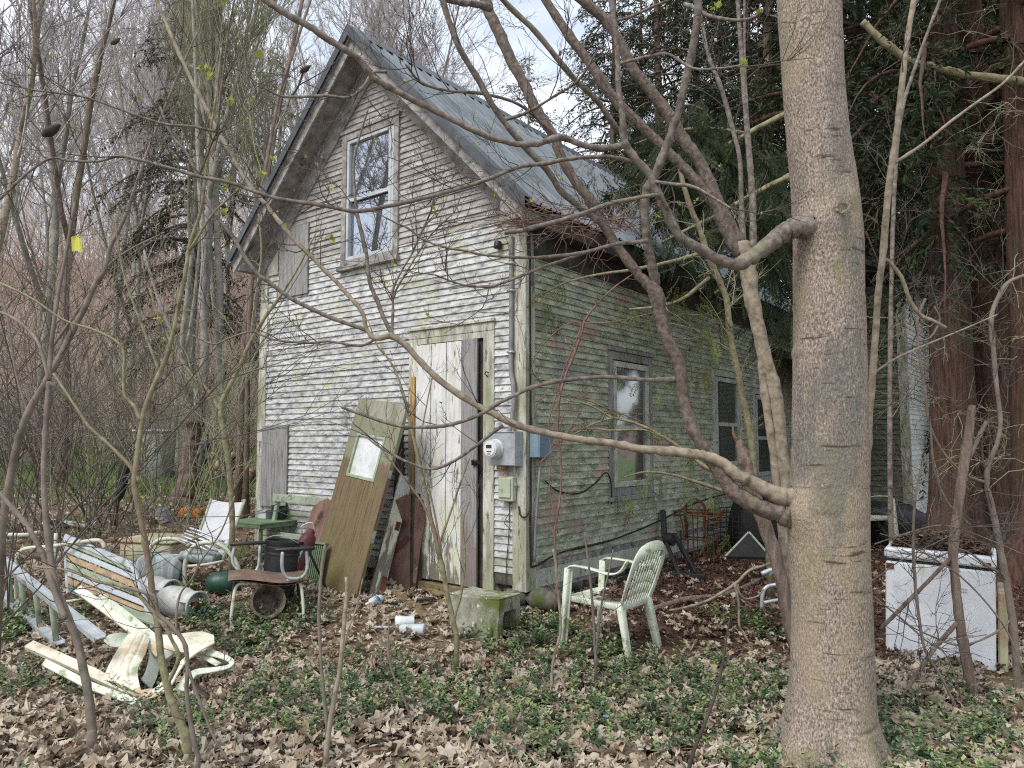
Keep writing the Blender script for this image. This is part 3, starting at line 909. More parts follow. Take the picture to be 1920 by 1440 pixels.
# dark porch roof stub on the side wall
mb = MB()
mb.add([(-.02, -1.3, 3.1), (1.0, -1.3, 2.75), (1.0, .0, 2.75), (-.02, .0, 3.1), (-.02, -1.3, 3.0), (1.0, -1.3, 2.6), (1.0, .0, 2.6), (-.02, 0, 3.0)], [(0, 1, 2, 3), (7, 6, 5, 4), (0, 4, 5, 1), (1, 5, 6, 2)])
mb.build('porch_roof', mt['darkwood'], wing, smooth=False)
MB().bar((.93, -1.22, .1), (.93, -1.22, 2.62), .09, .09, up=(0, 1, 0)).build('porch_post', mt['darkwood'], wing, smooth=False)
# ================================================================== TREES NEAR THE CAMERA
def trace(rows, d0, d1=None, sub=5, jit=.0, seed=0):
    """rows: (px, py, width_px[, depth]) -> 3D centre line and radii"""
    n = len(rows)
    full = []
    for i, rw in enumerate(rows):
        d = rw[3] if len(rw) > 3 else d0 + ((d0 if d1 is None else d1) - d0) * i / max(1, n - 1)
        p = P(rw[0], rw[1], d)
        full.append((*p, rw[2] / 2 * d / F))
    s = smooth(full, sub)
    pts, rad = s[:, :3], np.maximum(s[:, 3], .0012)
    if jit:
        r = np.random.default_rng(seed)
        k = len(pts)
        pts = pts + r.normal(0, 1, (k, 3)) * (rad[:, None] * jit * 1.4)
        rad = rad * (1 + r.normal(0, .05, k)) * (1 + .16 * (r.random(k) < .07))
    return pts, rad


def unit(v):
    v = np.asarray(v, float)
    return v / (np.linalg.norm(v) + 1e-9)


def shoots(lines, rng, per_m, L, r0, out, up=.25, lev=2, buds=None, tmin=.15, wig=.16, outward=None):
    """side twigs along traced centre lines"""
    for pts, rad in lines:
        seg = np.linalg.norm(np.diff(pts, axis=0), axis=1)
        tot = seg.sum()
        k = rng.poisson(per_m * tot)
        cum = np.concatenate([[0], np.cumsum(seg)])
        for _ in range(k):
            s = rng.uniform(tmin, 1) * tot
            i = min(len(seg) - 1, int(np.searchsorted(cum, s)) - 1)
            i = max(i, 0)
            p = pts[i] + (pts[i + 1] - pts[i]) * ((s - cum[i]) / (seg[i] + 1e-9))
            d = unit(pts[i + 1] - pts[i])
            grow(rng, p, d, L * rng.uniform(.35, 1.25), min(r0 * rng.uniform(.7, 1.2), rad[i] * .7), 0, lev, out, up, wig, first=True, buds=buds)


def perp(d, rng):
    v = rng.normal(0, 1, 3)
    v -= d * (v @ d)
    return unit(v)


def grow(rng, p, d, L, r, lev, maxlev, out, up, wig, first=False, buds=None, kids=3.2, ang=(28, 62), n=None, shrink=.5, tend=.35):
    if first:
        a = R(rng.uniform(*ang))
        d = unit(d * math.cos(a) + perp(d, rng) * math.sin(a))
    n = n or (6 if lev == 0 else 5 if lev == 1 else 4)
    pts = [np.array(p, float)]
    step = L / (n - 1)
    dirs = []
    for i in range(n - 1):
        d = unit(d + rng.normal(0, wig, 3) + np.array((0, 0, up * .5)))
        dirs.append(d)
        pts.append(pts[-1] + d * step)
    rad = r * np.linspace(1, tend, n)
    out.append((np.array(pts), rad))
    if buds is not None and rng.random() < .5:
        buds.append((pts[-1], d))
    if lev < maxlev:
        for _ in range(rng.poisson(kids)):
            t = rng.uniform(.2, .95) * (n - 1)
            i = min(int(t), n - 2)
            q = pts[i] + (pts[i + 1] - pts[i]) * (t - i)
            grow(rng, q, dirs[i], L * shrink * rng.uniform(.5, 1.15), r * .62, lev + 1, maxlev, out, up, wig, True, buds, kids, ang, None, shrink, tend)


def budmesh(buds, rng, size=.02):
    mb = MB()
    for p, d in buds:
        for k in range(rng.integers(2, 5)):
            a = unit(d + rng.normal(0, .6, 3))
            b = perp(a, rng)
            L = size * rng.uniform(.6, 1.5)
            q = np.array(p) + rng.normal(0, size * .2, 3)
            mb.add([q, q + a * L * .5 + b * L * .3, q + a * L, q + a * L * .5 - b * L * .3], [(0, 1, 2, 3)], rng.random())
    return mb


def ground_base(pts):
    p = pts[0]
    return np.array((p[0], p[1], float(g(p[0], p[1]))))


# ---------------------------------------------------------------- the big maple on the right
TD = 3.92
rows = [(1556, 1428, 176), (1557, 1400, 168), (1557, 1370, 158), (1558, 1330, 149), (1560, 1250, 142), (1559, 1140, 139), (1553, 1000, 142), (1556, 880, 138), (1556, 700, 131), (1554, 560, 128), (1549, 400, 124), (1527, 200, 113), (1516, 0, 118), (1508, -200, 112), (1500, -500, 104)]
cl = smooth([(*P(a, b, TD), c / 2 * TD / F) for a, b, c in rows], 22)
base = np.array((cl[0, 0], cl[0, 1], float(g(cl[0, 0], cl[0, 1]))))
maple = thing('maple_tree', 'thick smooth barked tree standing in front at the right with limbs reaching across the house', 'tree', base)
NS = 120
ang = np.arange(NS) * 2 * math.pi / NS
r = np.random.default_rng(5)
V = []
zc = cl[:, 2]
ph = r.uniform(0, 6.28, 12)
scars = [(rz_, ra, rw, rh, am) for rz_, ra, rw, rh, am in zip(r.uniform(.2, 4.5, 70), r.uniform(0, 6.28, 70), r.uniform(.15, .7, 70), r.uniform(.007, .02, 70), r.uniform(-.009, .009, 70))]
for i in range(len(cl)):
    x, y, z, rad = cl[i]
    rr = rad * (1 + .012 * np.sin(3 * ang + ph[0] + z * 1.2) + .009 * np.sin(5 * ang + ph[1] - z * 2.1) + .004 * np.sin(z * 9 + 2 * ang + ph[2]) + .004 * np.sin(z * 17 + ph[3] + 3 * ang))
    h = z - base[2]
    rr = rr + rad * .34 * math.exp(-max(h, 0) / .14) * (.5 + .5 * np.cos(5 * ang + ph[4])) + rad * .05 * math.exp(-max(h, 0) / .25)
    for sz, sa, sw_, sh, am in scars:
        if abs(z - sz) < .07:
            da = np.angle(np.exp(1j * (ang - sa)))
            rr = rr + am * np.exp(-(da / sw_) ** 2) * math.exp(-((z - sz + .012 * np.mean(np.cos(da))) / sh) ** 2)
    # swellings under the two limb collars and the old knot
    for kz, ka, am, sz_, sa_ in ((P(1500, 430, TD)[2], 4.1, .035, .09, .5), (P(1475, 955, TD)[2], 3.6, .04, .11, .45), (P(1578, 388, TD)[2], 4.95, .022, .06, .3)):
        da = np.angle(np.exp(1j * (ang - ka)))
        rr = rr + am * np.exp(-(da / sa_) ** 2) * math.exp(-((z - kz) / sz_) ** 2)
    V.append(np.stack([x + rr * np.cos(ang), y + rr * np.sin(ang), np.full(NS, z)], 1))
m = len(cl)
Fq = np.array([(i * NS + j, i * NS + (j + 1) % NS, (i + 1) * NS + (j + 1) % NS, (i + 1) * NS + j) for i in range(m - 1) for j in range(NS)])
mb = MB()
mb.add(np.concatenate(V), Fq)
trunk = mb.build('trunk', mt['bigbark'], maple, world=True)
# knot on the trunk
kp = P(1578, 388, TD - .185)
mb = MB()
mb.grid(lambda u, v: kp + np.array(((.042 - .014 * v) * math.cos(u * 6.283), -.010 + .012 * math.sin(v * 3.1) * 1, (.034 - .016 * v) * math.sin(u * 6.283))) + np.array((0, -.012 * math.sin(v * 3.14), 0)), 20, 5)
mb.build('knot', mt['bigbark'], maple, world=True)

LIMBS = {}


def limb(name, parts, mat, parent, d0, d1, jit=.05, seg=10, seed=1, sub=5):
    lines = [trace(p, d0, d1, sub, jit, seed + k) for k, p in enumerate(parts)]
    for l_ in lines:
        mb = MB()
        mb.tubes([l_], seg)
        o = mb.build(name, mt[mat], parent, world=True)
    return lines, o


Lines = []
A = [(1500, 968, 52), (1475, 965, 44), (1463, 960, 36), (1421, 950, 31), (1377, 922, 29), (1355, 895, 28), (1320, 840, 25), (1296, 797, 23), (1282, 745, 22), (1273, 682, 23), (1252, 640, 23), (1240, 600, 23), (1228, 548, 27), (1213, 532, 21), (1188, 503, 19), (1163, 468, 19), (1130, 420, 19), (1107, 377, 19), (1073, 333, 18), (1050, 287, 18), (1037, 253, 19), (1007, 207, 20), (983, 160, 20), (953, 100, 22), (930, 50, 22), (913, 10, 22), (895, -60, 21), (880, -200, 19)]
l, o = limb('limb', [A], 'redlimb', maple, 3.9, 4.2, seed=3)
Lines += l
A2 = [(1226, 550, 20), (1228, 523, 19), (1222, 493, 18), (1214, 460, 17), (1210, 417, 16), (1211, 360, 16), (1227, 330, 16), (1240, 300, 16), (1257, 253, 15), (1273, 207, 15), (1283, 160, 15), (1297, 100, 15), (1307, 33, 15), (1312, -40, 14), (1320, -160, 12)]
l, o = limb('limb', [A2], 'limb', maple, 4.08, 3.7, seed=11)
Lines += l
B = [(1500, 930, 46), (1476, 935, 36), (1434, 917, 28), (1408, 903, 25), (1382, 890, 23), (1357, 870, 21), (1323, 855, 19), (1292, 850, 18), (1240, 845, 17), (1187, 839, 15), (1144, 830, 14), (1100, 826, 14), (1050, 817, 13), (1000, 806, 13), (960, 793, 13), (940, 783, 13), (907, 767, 12), (873, 747, 12), (833, 720, 12), (797, 687, 12), (763, 650, 11), (740, 633, 12), (730, 630, 12), (703, 634, 10), (687, 617, 8), (682, 593, 8), (670, 573, 8), (647, 547, 8), (625, 523, 8), (583, 480, 8), (549, 447, 8), (509, 397, 8), (460, 337, 8), (433, 290, 8), (407, 243, 8), (383, 197, 8), (360, 153, 7), (337, 103, 7), (310, 40, 7), (293, 0, 7), (270, -60, 6)]
l, o = limb('limb', [B], 'palelimb', maple, 3.9, 4.1, seed=21)
Lines += l
Bs = [[(690, 620, 8), (650, 606, 8), (612, 592, 8), (570, 572, 8), (542, 557, 8), (503, 528, 8), (475, 505, 8), (440, 450, 7), (410, 410, 6), (387, 377, 6), (370, 332, 5), (352, 290, 5), (320, 250, 4), (300, 200, 3)],
      [(738, 632, 9), (720, 597, 8), (707, 563, 8), (695, 535, 8), (690, 505, 7), (687, 475, 7), (681, 446, 6), (668, 390, 6), (664, 340, 5), (664, 300, 5), (676, 250, 4), (690, 205, 3)],
      [(734, 630, 7), (737, 580, 5), (737, 543, 5), (753, 508, 4), (770, 480, 4), (780, 458, 4), (807, 398, 3.5), (816, 370, 3)],
      [(737, 560, 4), (742, 545, 4), (765, 505, 4), (787, 470, 3.5), (808, 440, 3), (833, 415, 3), (853, 395, 2.5), (866, 360, 2)],
      [(702, 637, 5), (683, 647, 5), (658, 647, 5), (637, 643, 4.5), (615, 640, 4.5), (578, 643, 4.5), (520, 638, 4), (495, 630, 4), (470, 622, 4), (430, 634, 3.5), (400, 645, 3.5), (360, 628, 3)],
      [(943, 797, 7), (917, 817, 6), (873, 850, 6), (840, 870, 6), (813, 879, 6), (793, 877, 5.5), (757, 863, 5), (733, 850, 5), (707, 835, 4), (690, 822, 2.5)]]
l, o = limb('branch', Bs, 'limb', maple, 4.1, 4.15, .03, 7, seed=31)
Lines += l
B6 = [(1268, 712, 13), (1240, 712, 10), (1207, 712, 8), (1140, 707, 8), (1073, 711, 8), (1007, 723, 8), (963, 742, 7), (933, 757, 7), (900, 777, 7), (857, 793, 7), (817, 800, 7), (757, 800, 6), (707, 787, 6), (667, 773, 6), (640, 763, 5)]
l, o = limb('branch', [B6], 'limb', maple, 4.02, 3.6, .03, 8, seed=41)
Lines += l
L1 = [(1545, 425, 60), (1515, 425, 48), (1490, 428, 40), (1465, 440, 36), (1445, 456, 33), (1415, 478, 28), (1390, 494, 26), (1375, 496, 22), (1345, 485, 20), (1310, 465, 19), (1273, 440, 18), (1248, 395, 17), (1233, 360, 17), (1218, 328, 16), (1190, 296, 16), (1171, 267, 15), (1167, 213, 12), (1159, 160, 11), (1157, 83, 11), (1151, 33, 11), (1146, -30, 10), (1135, -160, 9)]
l, o = limb('limb', [L1], 'limb', maple, 3.82, 3.55, seed=51)
Lines += l
L2 = [(1172, 272, 13), (1150, 276, 13), (1120, 277, 12), (1090, 271, 12), (1060, 259, 13), (1044, 258, 14), (1025, 264, 12), (1005, 270, 12), (970, 270, 11), (935, 262, 11), (900, 250, 11), (850, 225, 12), (800, 200, 12), (760, 180, 12), (720, 158, 12), (700, 145, 12), (675, 113, 12), (650, 95, 12), (615, 74, 13), (580, 50, 13), (535, 25, 14), (490, -5, 14), (440, -40, 13), (380, -90, 12)]
l, o = limb('limb', [L2], 'limb', maple, 3.58, 3.0, seed=61)
Lines += l
L3 = [[(1187, 303, 9), (1160, 297, 8), (1130, 294, 8), (1073, 297, 8), (1020, 307, 8), (973, 313, 8), (913, 337, 8), (850, 357, 8), (773, 377, 8), (720, 388, 8), (700, 393, 8), (661, 396, 8), (627, 389, 8), (585, 382, 8), (529, 374, 7), (483, 361, 7), (433, 343, 7), (370, 330, 7), (310, 313, 6), (230, 293, 6), (187, 302, 5), (133, 302, 5), (97, 297, 5), (53, 323, 5), (0, 373, 5), (-50, 410, 4)],
      [(1252, 390, 9), (1238, 370, 8), (1220, 367, 8), (1180, 374, 8), (1140, 383, 9), (1100, 398, 9), (1063, 410, 9), (1010, 424, 9), (973, 433, 9), (947, 437, 7)],
      [(1225, 340, 8), (1260, 345, 7), (1300, 350, 6), (1340, 372, 5), (1372, 392, 4)],
      [(1213, 452, 10), (1200, 453, 8), (1160, 457, 8), (1130, 464, 7), (1097, 473, 7), (1047, 480, 7), (1005, 483, 6), (982, 483, 6), (940, 481, 5), (902, 477, 5), (873, 470, 5), (840, 465, 5), (815, 458, 4), (790, 447, 4), (765, 428, 4), (740, 417, 3), (700, 395, 3)],
      [(1110, 470, 6), (1060, 487, 6), (1007, 505, 6), (965, 522, 6), (923, 537, 5), (907, 538, 5), (873, 535, 4), (848, 528, 4), (815, 515, 3)],
      [(373, 329, 5), (385, 300, 4), (400, 262, 3), (412, 240, 3)],
      [(405, 247, 6), (360, 237, 5), (305, 232, 5), (225, 205, 4), (165, 184, 4), (120, 176, 4), (60, 168, 3), (0, 155, 3)],
      [(407, 245, 6), (413, 190, 5), (420, 130, 4), (428, 60, 3.5), (440, 0, 3)],
      [(725, 135, 7), (700, 136, 6), (685, 158, 6), (662, 180, 6), (640, 183, 6), (610, 180, 6), (545, 182, 5), (520, 178, 4), (497, 165, 4)],
      [(545, 183, 5), (560, 160, 4), (568, 135, 4)]]
l, o = limb('branch', L3, 'limb', maple, 3.65, 3.4, .03, 7, seed=71)
Lines += l
U = [[(1130, 422, 11), (1100, 398, 12), (1053, 360, 12), (1027, 320, 12), (973, 263, 12), (930, 207, 12), (893, 143, 12), (860, 87, 12), (830, 0, 12), (818, -60, 11)],
     [(1170, 264, 12), (1160, 247, 11), (1120, 190, 11), (1070, 140, 11), (1007, 63, 11), (943, 0, 11), (890, -70, 10)],
     [(918, 15, 17), (895, 8, 14), (860, 4, 12), (820, -6, 11), (770, -30, 10)],
     [(1040, 256, 8), (1000, 215, 6), (960, 190, 6), (900, 175, 6), (840, 170, 6), (790, 155, 5), (760, 120, 4)],
     [(945, 225, 8), (990, 210, 6), (1040, 180, 5), (1085, 150, 5), (1120, 95, 4)],
     [(1152, 40, 6), (1185, 30, 6), (1230, 10, 5), (1280, -10, 5)],
     [(1160, 120, 7), (1190, 112, 6), (1225, 104, 6), (1255, 102, 5), (1300, 128, 5), (1350, 128, 4), (1392, 122, 4)],
     [(1284, 8, 9), (1310, 18, 8), (1330, 30, 7), (1380, 38, 6), (1410, 34, 6), (1425, 25, 6)]]
l, o = limb('branch', U, 'limb', maple, 3.9, 3.4, .03, 8, seed=81)
Lines += l
rng = np.random.default_rng(101)
tw, buds = [], []
shoots([q for q in Lines if q[1].max() < .014], rng, 10.0, .42, .0029, tw, up=.25, lev=2, buds=buds)
shoots([q for q in Lines if q[1].max() >= .014], rng, 1.6, .34, .0035, tw, up=.3, lev=2, buds=buds, tmin=.3)
# fan of brown dead twigs in front of the eave
fan = []
for k in range(70):
    p = P(rng.uniform(955, 1180), rng.uniform(385, 440), rng.uniform(3.95, 4.5))
    grow(rng, p, unit(np.array((rng.uniform(-1, 1), rng.uniform(-.5, .5), rng.uniform(-.35, .35)))), rng.uniform(.15, .45), .0034, 1, 2, fan, .02, .25)
mb = MB()
mb.tubes(tw, 4, cap=False)
mb.build('twigs', mt['twig'], maple, world=True)['kind'] = 'stuff'
mb = MB()
mb.tubes(fan, 4, cap=False)
mb.build('dead_twigs', mt['redtwig'], maple, world=True)
rng.shuffle(buds)
budmesh(buds[:110], rng, .016).build('buds', mt['bud'], maple, world=True)['kind'] = 'stuff'
# big soft buds near the lens
big = [(P(x, y, d), np.array((0, 0, 1.))) for x, y, d in ((489, 108, 2.9), (380, 130, 3.2), (391, 150, 3.2), (430, 196, 3.3), (428, 338, 3.6), (418, 397, 3.8), (423, 357, 3.8), (513, 303, 4), (617, 355, 4), (620, 449, 4), (535, 423, 4), (420, 4, 3.2), (455, 228, 3.4), (816, 402, 4), (490, 330, 3.6), (1345, 15, 3.3), (1426, 26, 3.4), (1396, 122, 3.4))]
for b in big:
    budmesh([b] * 3, rng, .026).build('bud', mt['bud'], maple, world=True)
for x, y, d, rr in ((95, 246, 2.6, 13), (572, 130, 3.3, 8), (216, 78, 3.0, 7)):
    p = P(x, y, d)
    s_ = rr * d / F
    db = MB()
    db.tubes([(smooth([p - np.array((s_ * 1.2, 0, s_ * .7)), p, p + np.array((s_ * 1.4, 0, s_ * 1.0))], 4), np.array([.3, .6, .9, 1, 1, .95, .8, .5, .2]) * s_ * .7)], 8)
    db.build('seed_head', mt['darkwood'], maple, world=True)

# ---------------------------------------------------------------- multi-stemmed tree right behind it
SD = 5.6
st = [[(1492, 1205, 30), (1484, 1120, 29), (1478, 1040, 28), (1478, 960, 28), (1472, 900, 28), (1464, 835, 28), (1458, 770, 28), (1448, 715, 30), (1434, 670, 30), (1421, 610, 30), (1410, 560, 32), (1404, 515, 36), (1396, 480, 40), (1388, 455, 34)],
      [(1480, 1195, 18), (1470, 1040, 17), (1460, 940, 17), (1450, 850, 17), (1438, 770, 17), (1430, 700, 18), (1426, 650, 16), (1418, 600, 14)],
      [(1398, 478, 28), (1384, 450, 26), (1363, 412, 26), (1323, 360, 24), (1280, 312, 23), (1247, 280, 22), (1207, 240, 21), (1150, 183, 21), (1100, 110, 20), (1067, 67, 20), (1023, 0, 19), (980, -80, 18)],
      [(1390, 478, 28), (1372, 450, 30), (1357, 417, 28), (1340, 367, 27), (1313, 307, 27), (1282, 263, 27), (1257, 220, 26), (1220, 170, 25), (1190, 133, 24), (1167, 90, 24), (1140, 43, 22), (1090, 0, 21), (1040, -40, 20)],
      [(1402, 505, 18), (1411, 470, 17), (1412, 433, 16), (1411, 380, 15), (1408, 330, 14), (1405, 290, 13), (1397, 200, 11), (1390, 100, 10), (1383, 0, 9), (1380, -80, 8)],
      [(1410, 335, 8), (1407, 290, 8), (1400, 200, 7), (1396, 100, 6), (1396, 0, 6), (1398, -80, 5)],
      [(1396, 470, 12), (1391, 400, 11), (1387, 300, 10), (1373, 240, 10), (1353, 167, 10), (1330, 110, 9), (1317, 50, 8), (1306, -20, 8)]]
lines = [trace([(a_, b_2, w_ * .88) for a_, b_2, w_ in s_], SD, SD, 5, .025, 200 + k) for k, s_ in enumerate(st)]
b = ground_base(lines[0][0])
stem = thing('multi_stem_tree', 'pale tan forked tree rising just behind the thick trunk', 'tree', b)
for k, ln in enumerate(lines):
    mb = MB()
    mb.tubes([ln], 12)
    mb.build('trunk' if k == 0 else 'stem' if k < 4 else 'branch', mt['palelimb'] if k < 2 else mt['limb'] if k > 3 else mt['redlimb'], stem, world=True)
tw = []
shoots(lines[2:], rng, 2.0, .55, .0045, tw, up=.2, lev=2)
mb = MB()
mb.tubes(tw, 4, cap=False)
mb.build('twigs', mt['twig'], stem, world=True)
# broken leaning stem
ln = [trace([(1497, 1230, 20), (1480, 1170, 22), (1460, 1062, 25), (1438, 995, 25), (1420, 945, 25), (1402, 890, 24), (1392, 850, 20), (1384, 826, 12)], 5.35, 5.5, 5, .05, 230), trace([(1386, 835, 9), (1376, 815, 6), (1374, 800, 3)], 5.5, 5.5), trace([(1394, 850, 9), (1389, 825, 5), (1389, 806, 2)], 5.5, 5.5)]
b = ground_base(ln[0][0])
t = thing('dead_tree', 'broken jagged topped stem leaning left beside the thick trunk', 'dead tree', b)
mb = MB()
mb.tubes(ln[:1], 12)
mb.build('trunk', mt['snagbark'], t, world=True)
mb = MB()
mb.tubes(ln[1:], 6)
mb.build('splinter', mt['rot'], t, world=True)
# slim green stem in front of the second window
ln = [trace([(1440, 1010, 14), (1425, 950, 14), (1413, 890, 13), (1411, 840, 13), (1402, 787, 13), (1390, 737, 13), (1382, 693, 12), (1373, 647, 12), (1367, 608, 12), (1362, 560, 12), (1347, 523, 12), (1328, 480, 12), (1312, 430, 11), (1297, 395, 10), (1280, 340, 9), (1270, 290, 8)], 6.9, 6.6, 5, .03, 240)]
p0 = ln[0][0][0].copy()
ln[0] = (np.vstack([[p0[0] + .02, p0[1], float(g(p0[0], p0[1])) - .1], ln[0][0]]), np.concatenate([[ln[0][1][0]], ln[0][1]]))
t = thing('green_sapling', 'slim dark green stem in front of the second side window', 'sapling', ground_base(ln[0][0]))
mb = MB()
mb.tubes(ln, 8)
mb.build('trunk', mt['greenlimb'], t, world=True)
tw = []
shoots(ln, rng, 5, .7, .005, tw, up=.05, lev=2, tmin=.3)
mb = MB()
mb.tubes(tw, 4, cap=False)
mb.build('twigs', mt['olivetwig'], t, world=True)

# ---------------------------------------------------------------- saplings traced one by one


def sapling(name, label, stems, d, mat, twigs=(3, .4, .003), d1=None, twmat='twig', seg=8, buds=False, up=.25, cat='sapling', lev=2, extend=True, wk=1.0):
    ls = [trace([(q[0], q[1], q[2] * (wk if i_ else 1)) for q in s_], d, d1, 5, .03, 300) for i_, s_ in enumerate(stems)]
    p, rad = ls[0]
    if extend:
        gz = float(g(p[0, 0], p[0, 1]))
        if p[0, 2] > gz - .03:
            ls[0] = (np.vstack([[p[0, 0] - (p[1, 0] - p[0, 0]) * .3, p[0, 1], gz - .06], p]), np.concatenate([[rad[0] * 1.15], rad]))
    b = ground_base(ls[0][0])
    t = thing(name, label, cat, b)
    mb = MB()
    mb.tubes(ls[:1], seg)
    mb.build('trunk', mt[mat], t, world=True)
    if len(ls) > 1:
        for l_ in ls[1:]:
            mb = MB()
            mb.tubes([l_], 6)
            mb.build('branch', mt[mat], t, world=True)
    if twigs:
        tw, bd = [], []
        shoots(ls, rng, twigs[0], twigs[1], twigs[2], tw, up=up, lev=lev, buds=bd if buds else None, tmin=.25)
        if 0 < len(tw) < 12:
            for w_2 in tw:
                MB().tubes([w_2], 4, cap=False).build('twig', mt[twmat], t, world=True)
        elif tw:
            mb = MB()
            mb.tubes(tw, 4, cap=False)
            mb.build('twigs', mt[twmat], t, world=True)['kind'] = 'stuff'
        if buds and bd:
            budmesh(bd[:30], rng, .014).build('buds', mt['bud'], t, world=True)['kind'] = 'stuff'
    return t


sapling('sapling', 'tall straight tan sapling just right of the thick trunk', [[(1618, 1120, 16), (1622, 980, 15), (1625, 880, 14), (1628, 805, 14), (1633, 747, 13), (1640, 647, 13), (1647, 547, 13), (1655, 480, 13), (1663, 383, 13), (1672, 310, 13), (1681, 250, 12), (1690, 167, 12), (1700, 83, 11), (1713, 0, 11), (1725, -90, 10)],
        [(1655, 485, 7), (1668, 492, 8), (1690, 520, 8), (1705, 560, 8), (1725, 590, 8), (1750, 602, 8), (1775, 615, 6)],
        [(1673, 308, 7), (1727, 273, 6), (1780, 230, 6), (1830, 193, 5), (1880, 157, 5), (1925, 110, 4)],
        [(1637, 700, 5), (1680, 672, 4), (1740, 645, 4), (1800, 620, 3), (1870, 590, 2.5)]], 4.7, 'palelimb', (1.6, .5, .0035))
sapling('sapling', 'thin grey sapling crossing behind the tall tan sapling', [[(1672, 1060, 10), (1668, 800, 9), (1672, 500, 8), (1680, 300, 8), (1693, 200, 7), (1710, 143, 7), (1737, 67, 6), (1763, 0, 6), (1785, -60, 5)]], 6.2, 'limb', (2, .6, .004))
sapling('mossy_limb', 'thick moss covered dead limb reaching out between the cedar trunks at upper right', [[(1925, 156, 17), (1897, 150, 17), (1830, 143, 17), (1763, 130, 16), (1713, 117, 15), (1680, 97, 15), (1647, 70, 14), (1617, 40, 12)]], 7.4, 'greenlimb', (1.2, .5, .004), cat='dead limb', extend=False)
# stems by the freezer
sapling('gnarled_stem', 'gnarled peeling stem standing in front of the white freezer', [[(1822, 1290, 20), (1812, 1240, 19), (1800, 1170, 17), (1790, 1080, 16), (1788, 1020, 17), (1796, 950, 17), (1806, 880, 18), (1815, 820, 17), (1822, 760, 13)],
        [(1806, 880, 10), (1830, 830, 9), (1850, 790, 8)], [(1800, 1162, 10), (1770, 1195, 10), (1745, 1225, 9), (1690, 1310, 8)], [(1783, 1045, 8), (1740, 1090, 8), (1690, 1140, 8), (1650, 1180, 7)]], 4.75, 'snagbark', (2.5, .45, .0035), twmat='twig')
sapling('crooked_shrub', 'crooked brown shrub stems tangled beside the freezer at the right edge', [[(1908, 1330, 14), (1905, 1240, 13), (1898, 1160, 13), (1885, 1080, 12), (1872, 1010, 12), (1862, 960, 11), (1850, 905, 10), (1858, 860, 9), (1870, 830, 8), (1876, 790, 8), (1868, 720, 8), (1862, 650, 9), (1858, 600, 9), (1870, 560, 8), (1890, 530, 7), (1925, 515, 6)],
        [(1850, 905, 8), (1810, 890, 7), (1770, 850, 7), (1745, 800, 7), (1735, 740, 8), (1722, 650, 8), (1720, 600, 9), (1735, 560, 7)],
        [(1745, 800, 6), (1752, 880, 7), (1775, 940, 7), (1800, 965, 9), (1818, 985, 7)],
        [(1722, 640, 6), (1745, 632, 6), (1762, 600, 6), (1752, 575, 5)],
        [(1885, 1080, 8), (1850, 1060, 6), (1800, 1030, 5), (1740, 1050, 4), (1690, 1030, 3)],
        [(1898, 1160, 7), (1860, 1190, 6), (1800, 1210, 5), (1740, 1190, 4), (1680, 1160, 3)]], 5.0, 'browntwig', (7, .7, .0035), twmat='twig', up=.06, wk=.7)
sapling('bramble', 'arching thin brambles tangled over the freezer front', [[(1790, 1320, 5), (1765, 1270, 5), (1735, 1220, 6), (1722, 1150, 6), (1715, 1080, 6), (1712, 1000, 5), (1718, 920, 4), (1735, 850, 3)],
        [(1640, 1120, 4), (1690, 1160, 5), (1735, 1200, 5), (1775, 1230, 4), (1800, 1300, 4)], [(1640, 1020, 4), (1700, 1000, 4), (1770, 985, 4), (1850, 1010, 3), (1920, 1040, 3)],
        [(1635, 1090, 4), (1690, 1050, 4), (1750, 1020, 3), (1790, 1000, 3)], [(1920, 1260, 5), (1880, 1170, 5), (1800, 1080, 5), (1700, 1020, 3), (1650, 1000, 3)],
        [(1640, 1300, 3), (1700, 1230, 3), (1760, 1205, 3), (1850, 1190, 3)]], 4.55, 'browntwig', (6, .4, .0026), twmat='twig', up=.02, cat='bramble', wk=.65)
# left-hand foreground
sapling('sapling', 'curved brown sapling nearest the toppled chair with its foot left of it', [[(173, 1378, 18), (172, 1362, 17), (165, 1300, 16), (158, 1262, 15), (145, 1205, 14), (125, 1150, 13), (103, 1095, 13), (93, 1030, 12), (85, 955, 11), (82, 880, 10), (86, 800, 10), (90, 740, 9), (92, 713, 9), (96, 650, 8), (108, 560, 7), (125, 470, 6), (140, 380, 5)],
        [(122, 1160, 11), (108, 1125, 11), (92, 1080, 11), (78, 1035, 10), (50, 985, 10), (20, 948, 10), (-20, 905, 9)],
        [(92, 713, 7), (70, 640, 6), (30, 600, 6), (0, 585, 5), (-30, 575, 5)],
        [(92, 715, 6), (140, 760, 6), (185, 815, 5), (220, 840, 4)]], 3.95, 'browntwig', (2.2, .4, .003), d1=4.2)
sapling('sapling', 'long diagonal grey brown sapling at the left edge leaning right', [[(5, 985, 14), (13, 930, 14), (33, 830, 13), (50, 780, 13), (83, 720, 12), (110, 673, 12), (133, 627, 12), (157, 580, 11), (180, 530, 10), (197, 507, 9), (207, 463, 8), (233, 410, 7), (263, 323, 6), (290, 250, 5), (330, 150, 4), (370, 60, 3)],
        [(95, 655, 7), (125, 612, 6), (167, 553, 6), (197, 505, 5), (240, 470, 4), (300, 440, 3)],
        [(55, 780, 6), (30, 700, 5), (15, 600, 5), (-10, 520, 4)]], 5.0, 'browntwig', (2.4, .5, .0035))
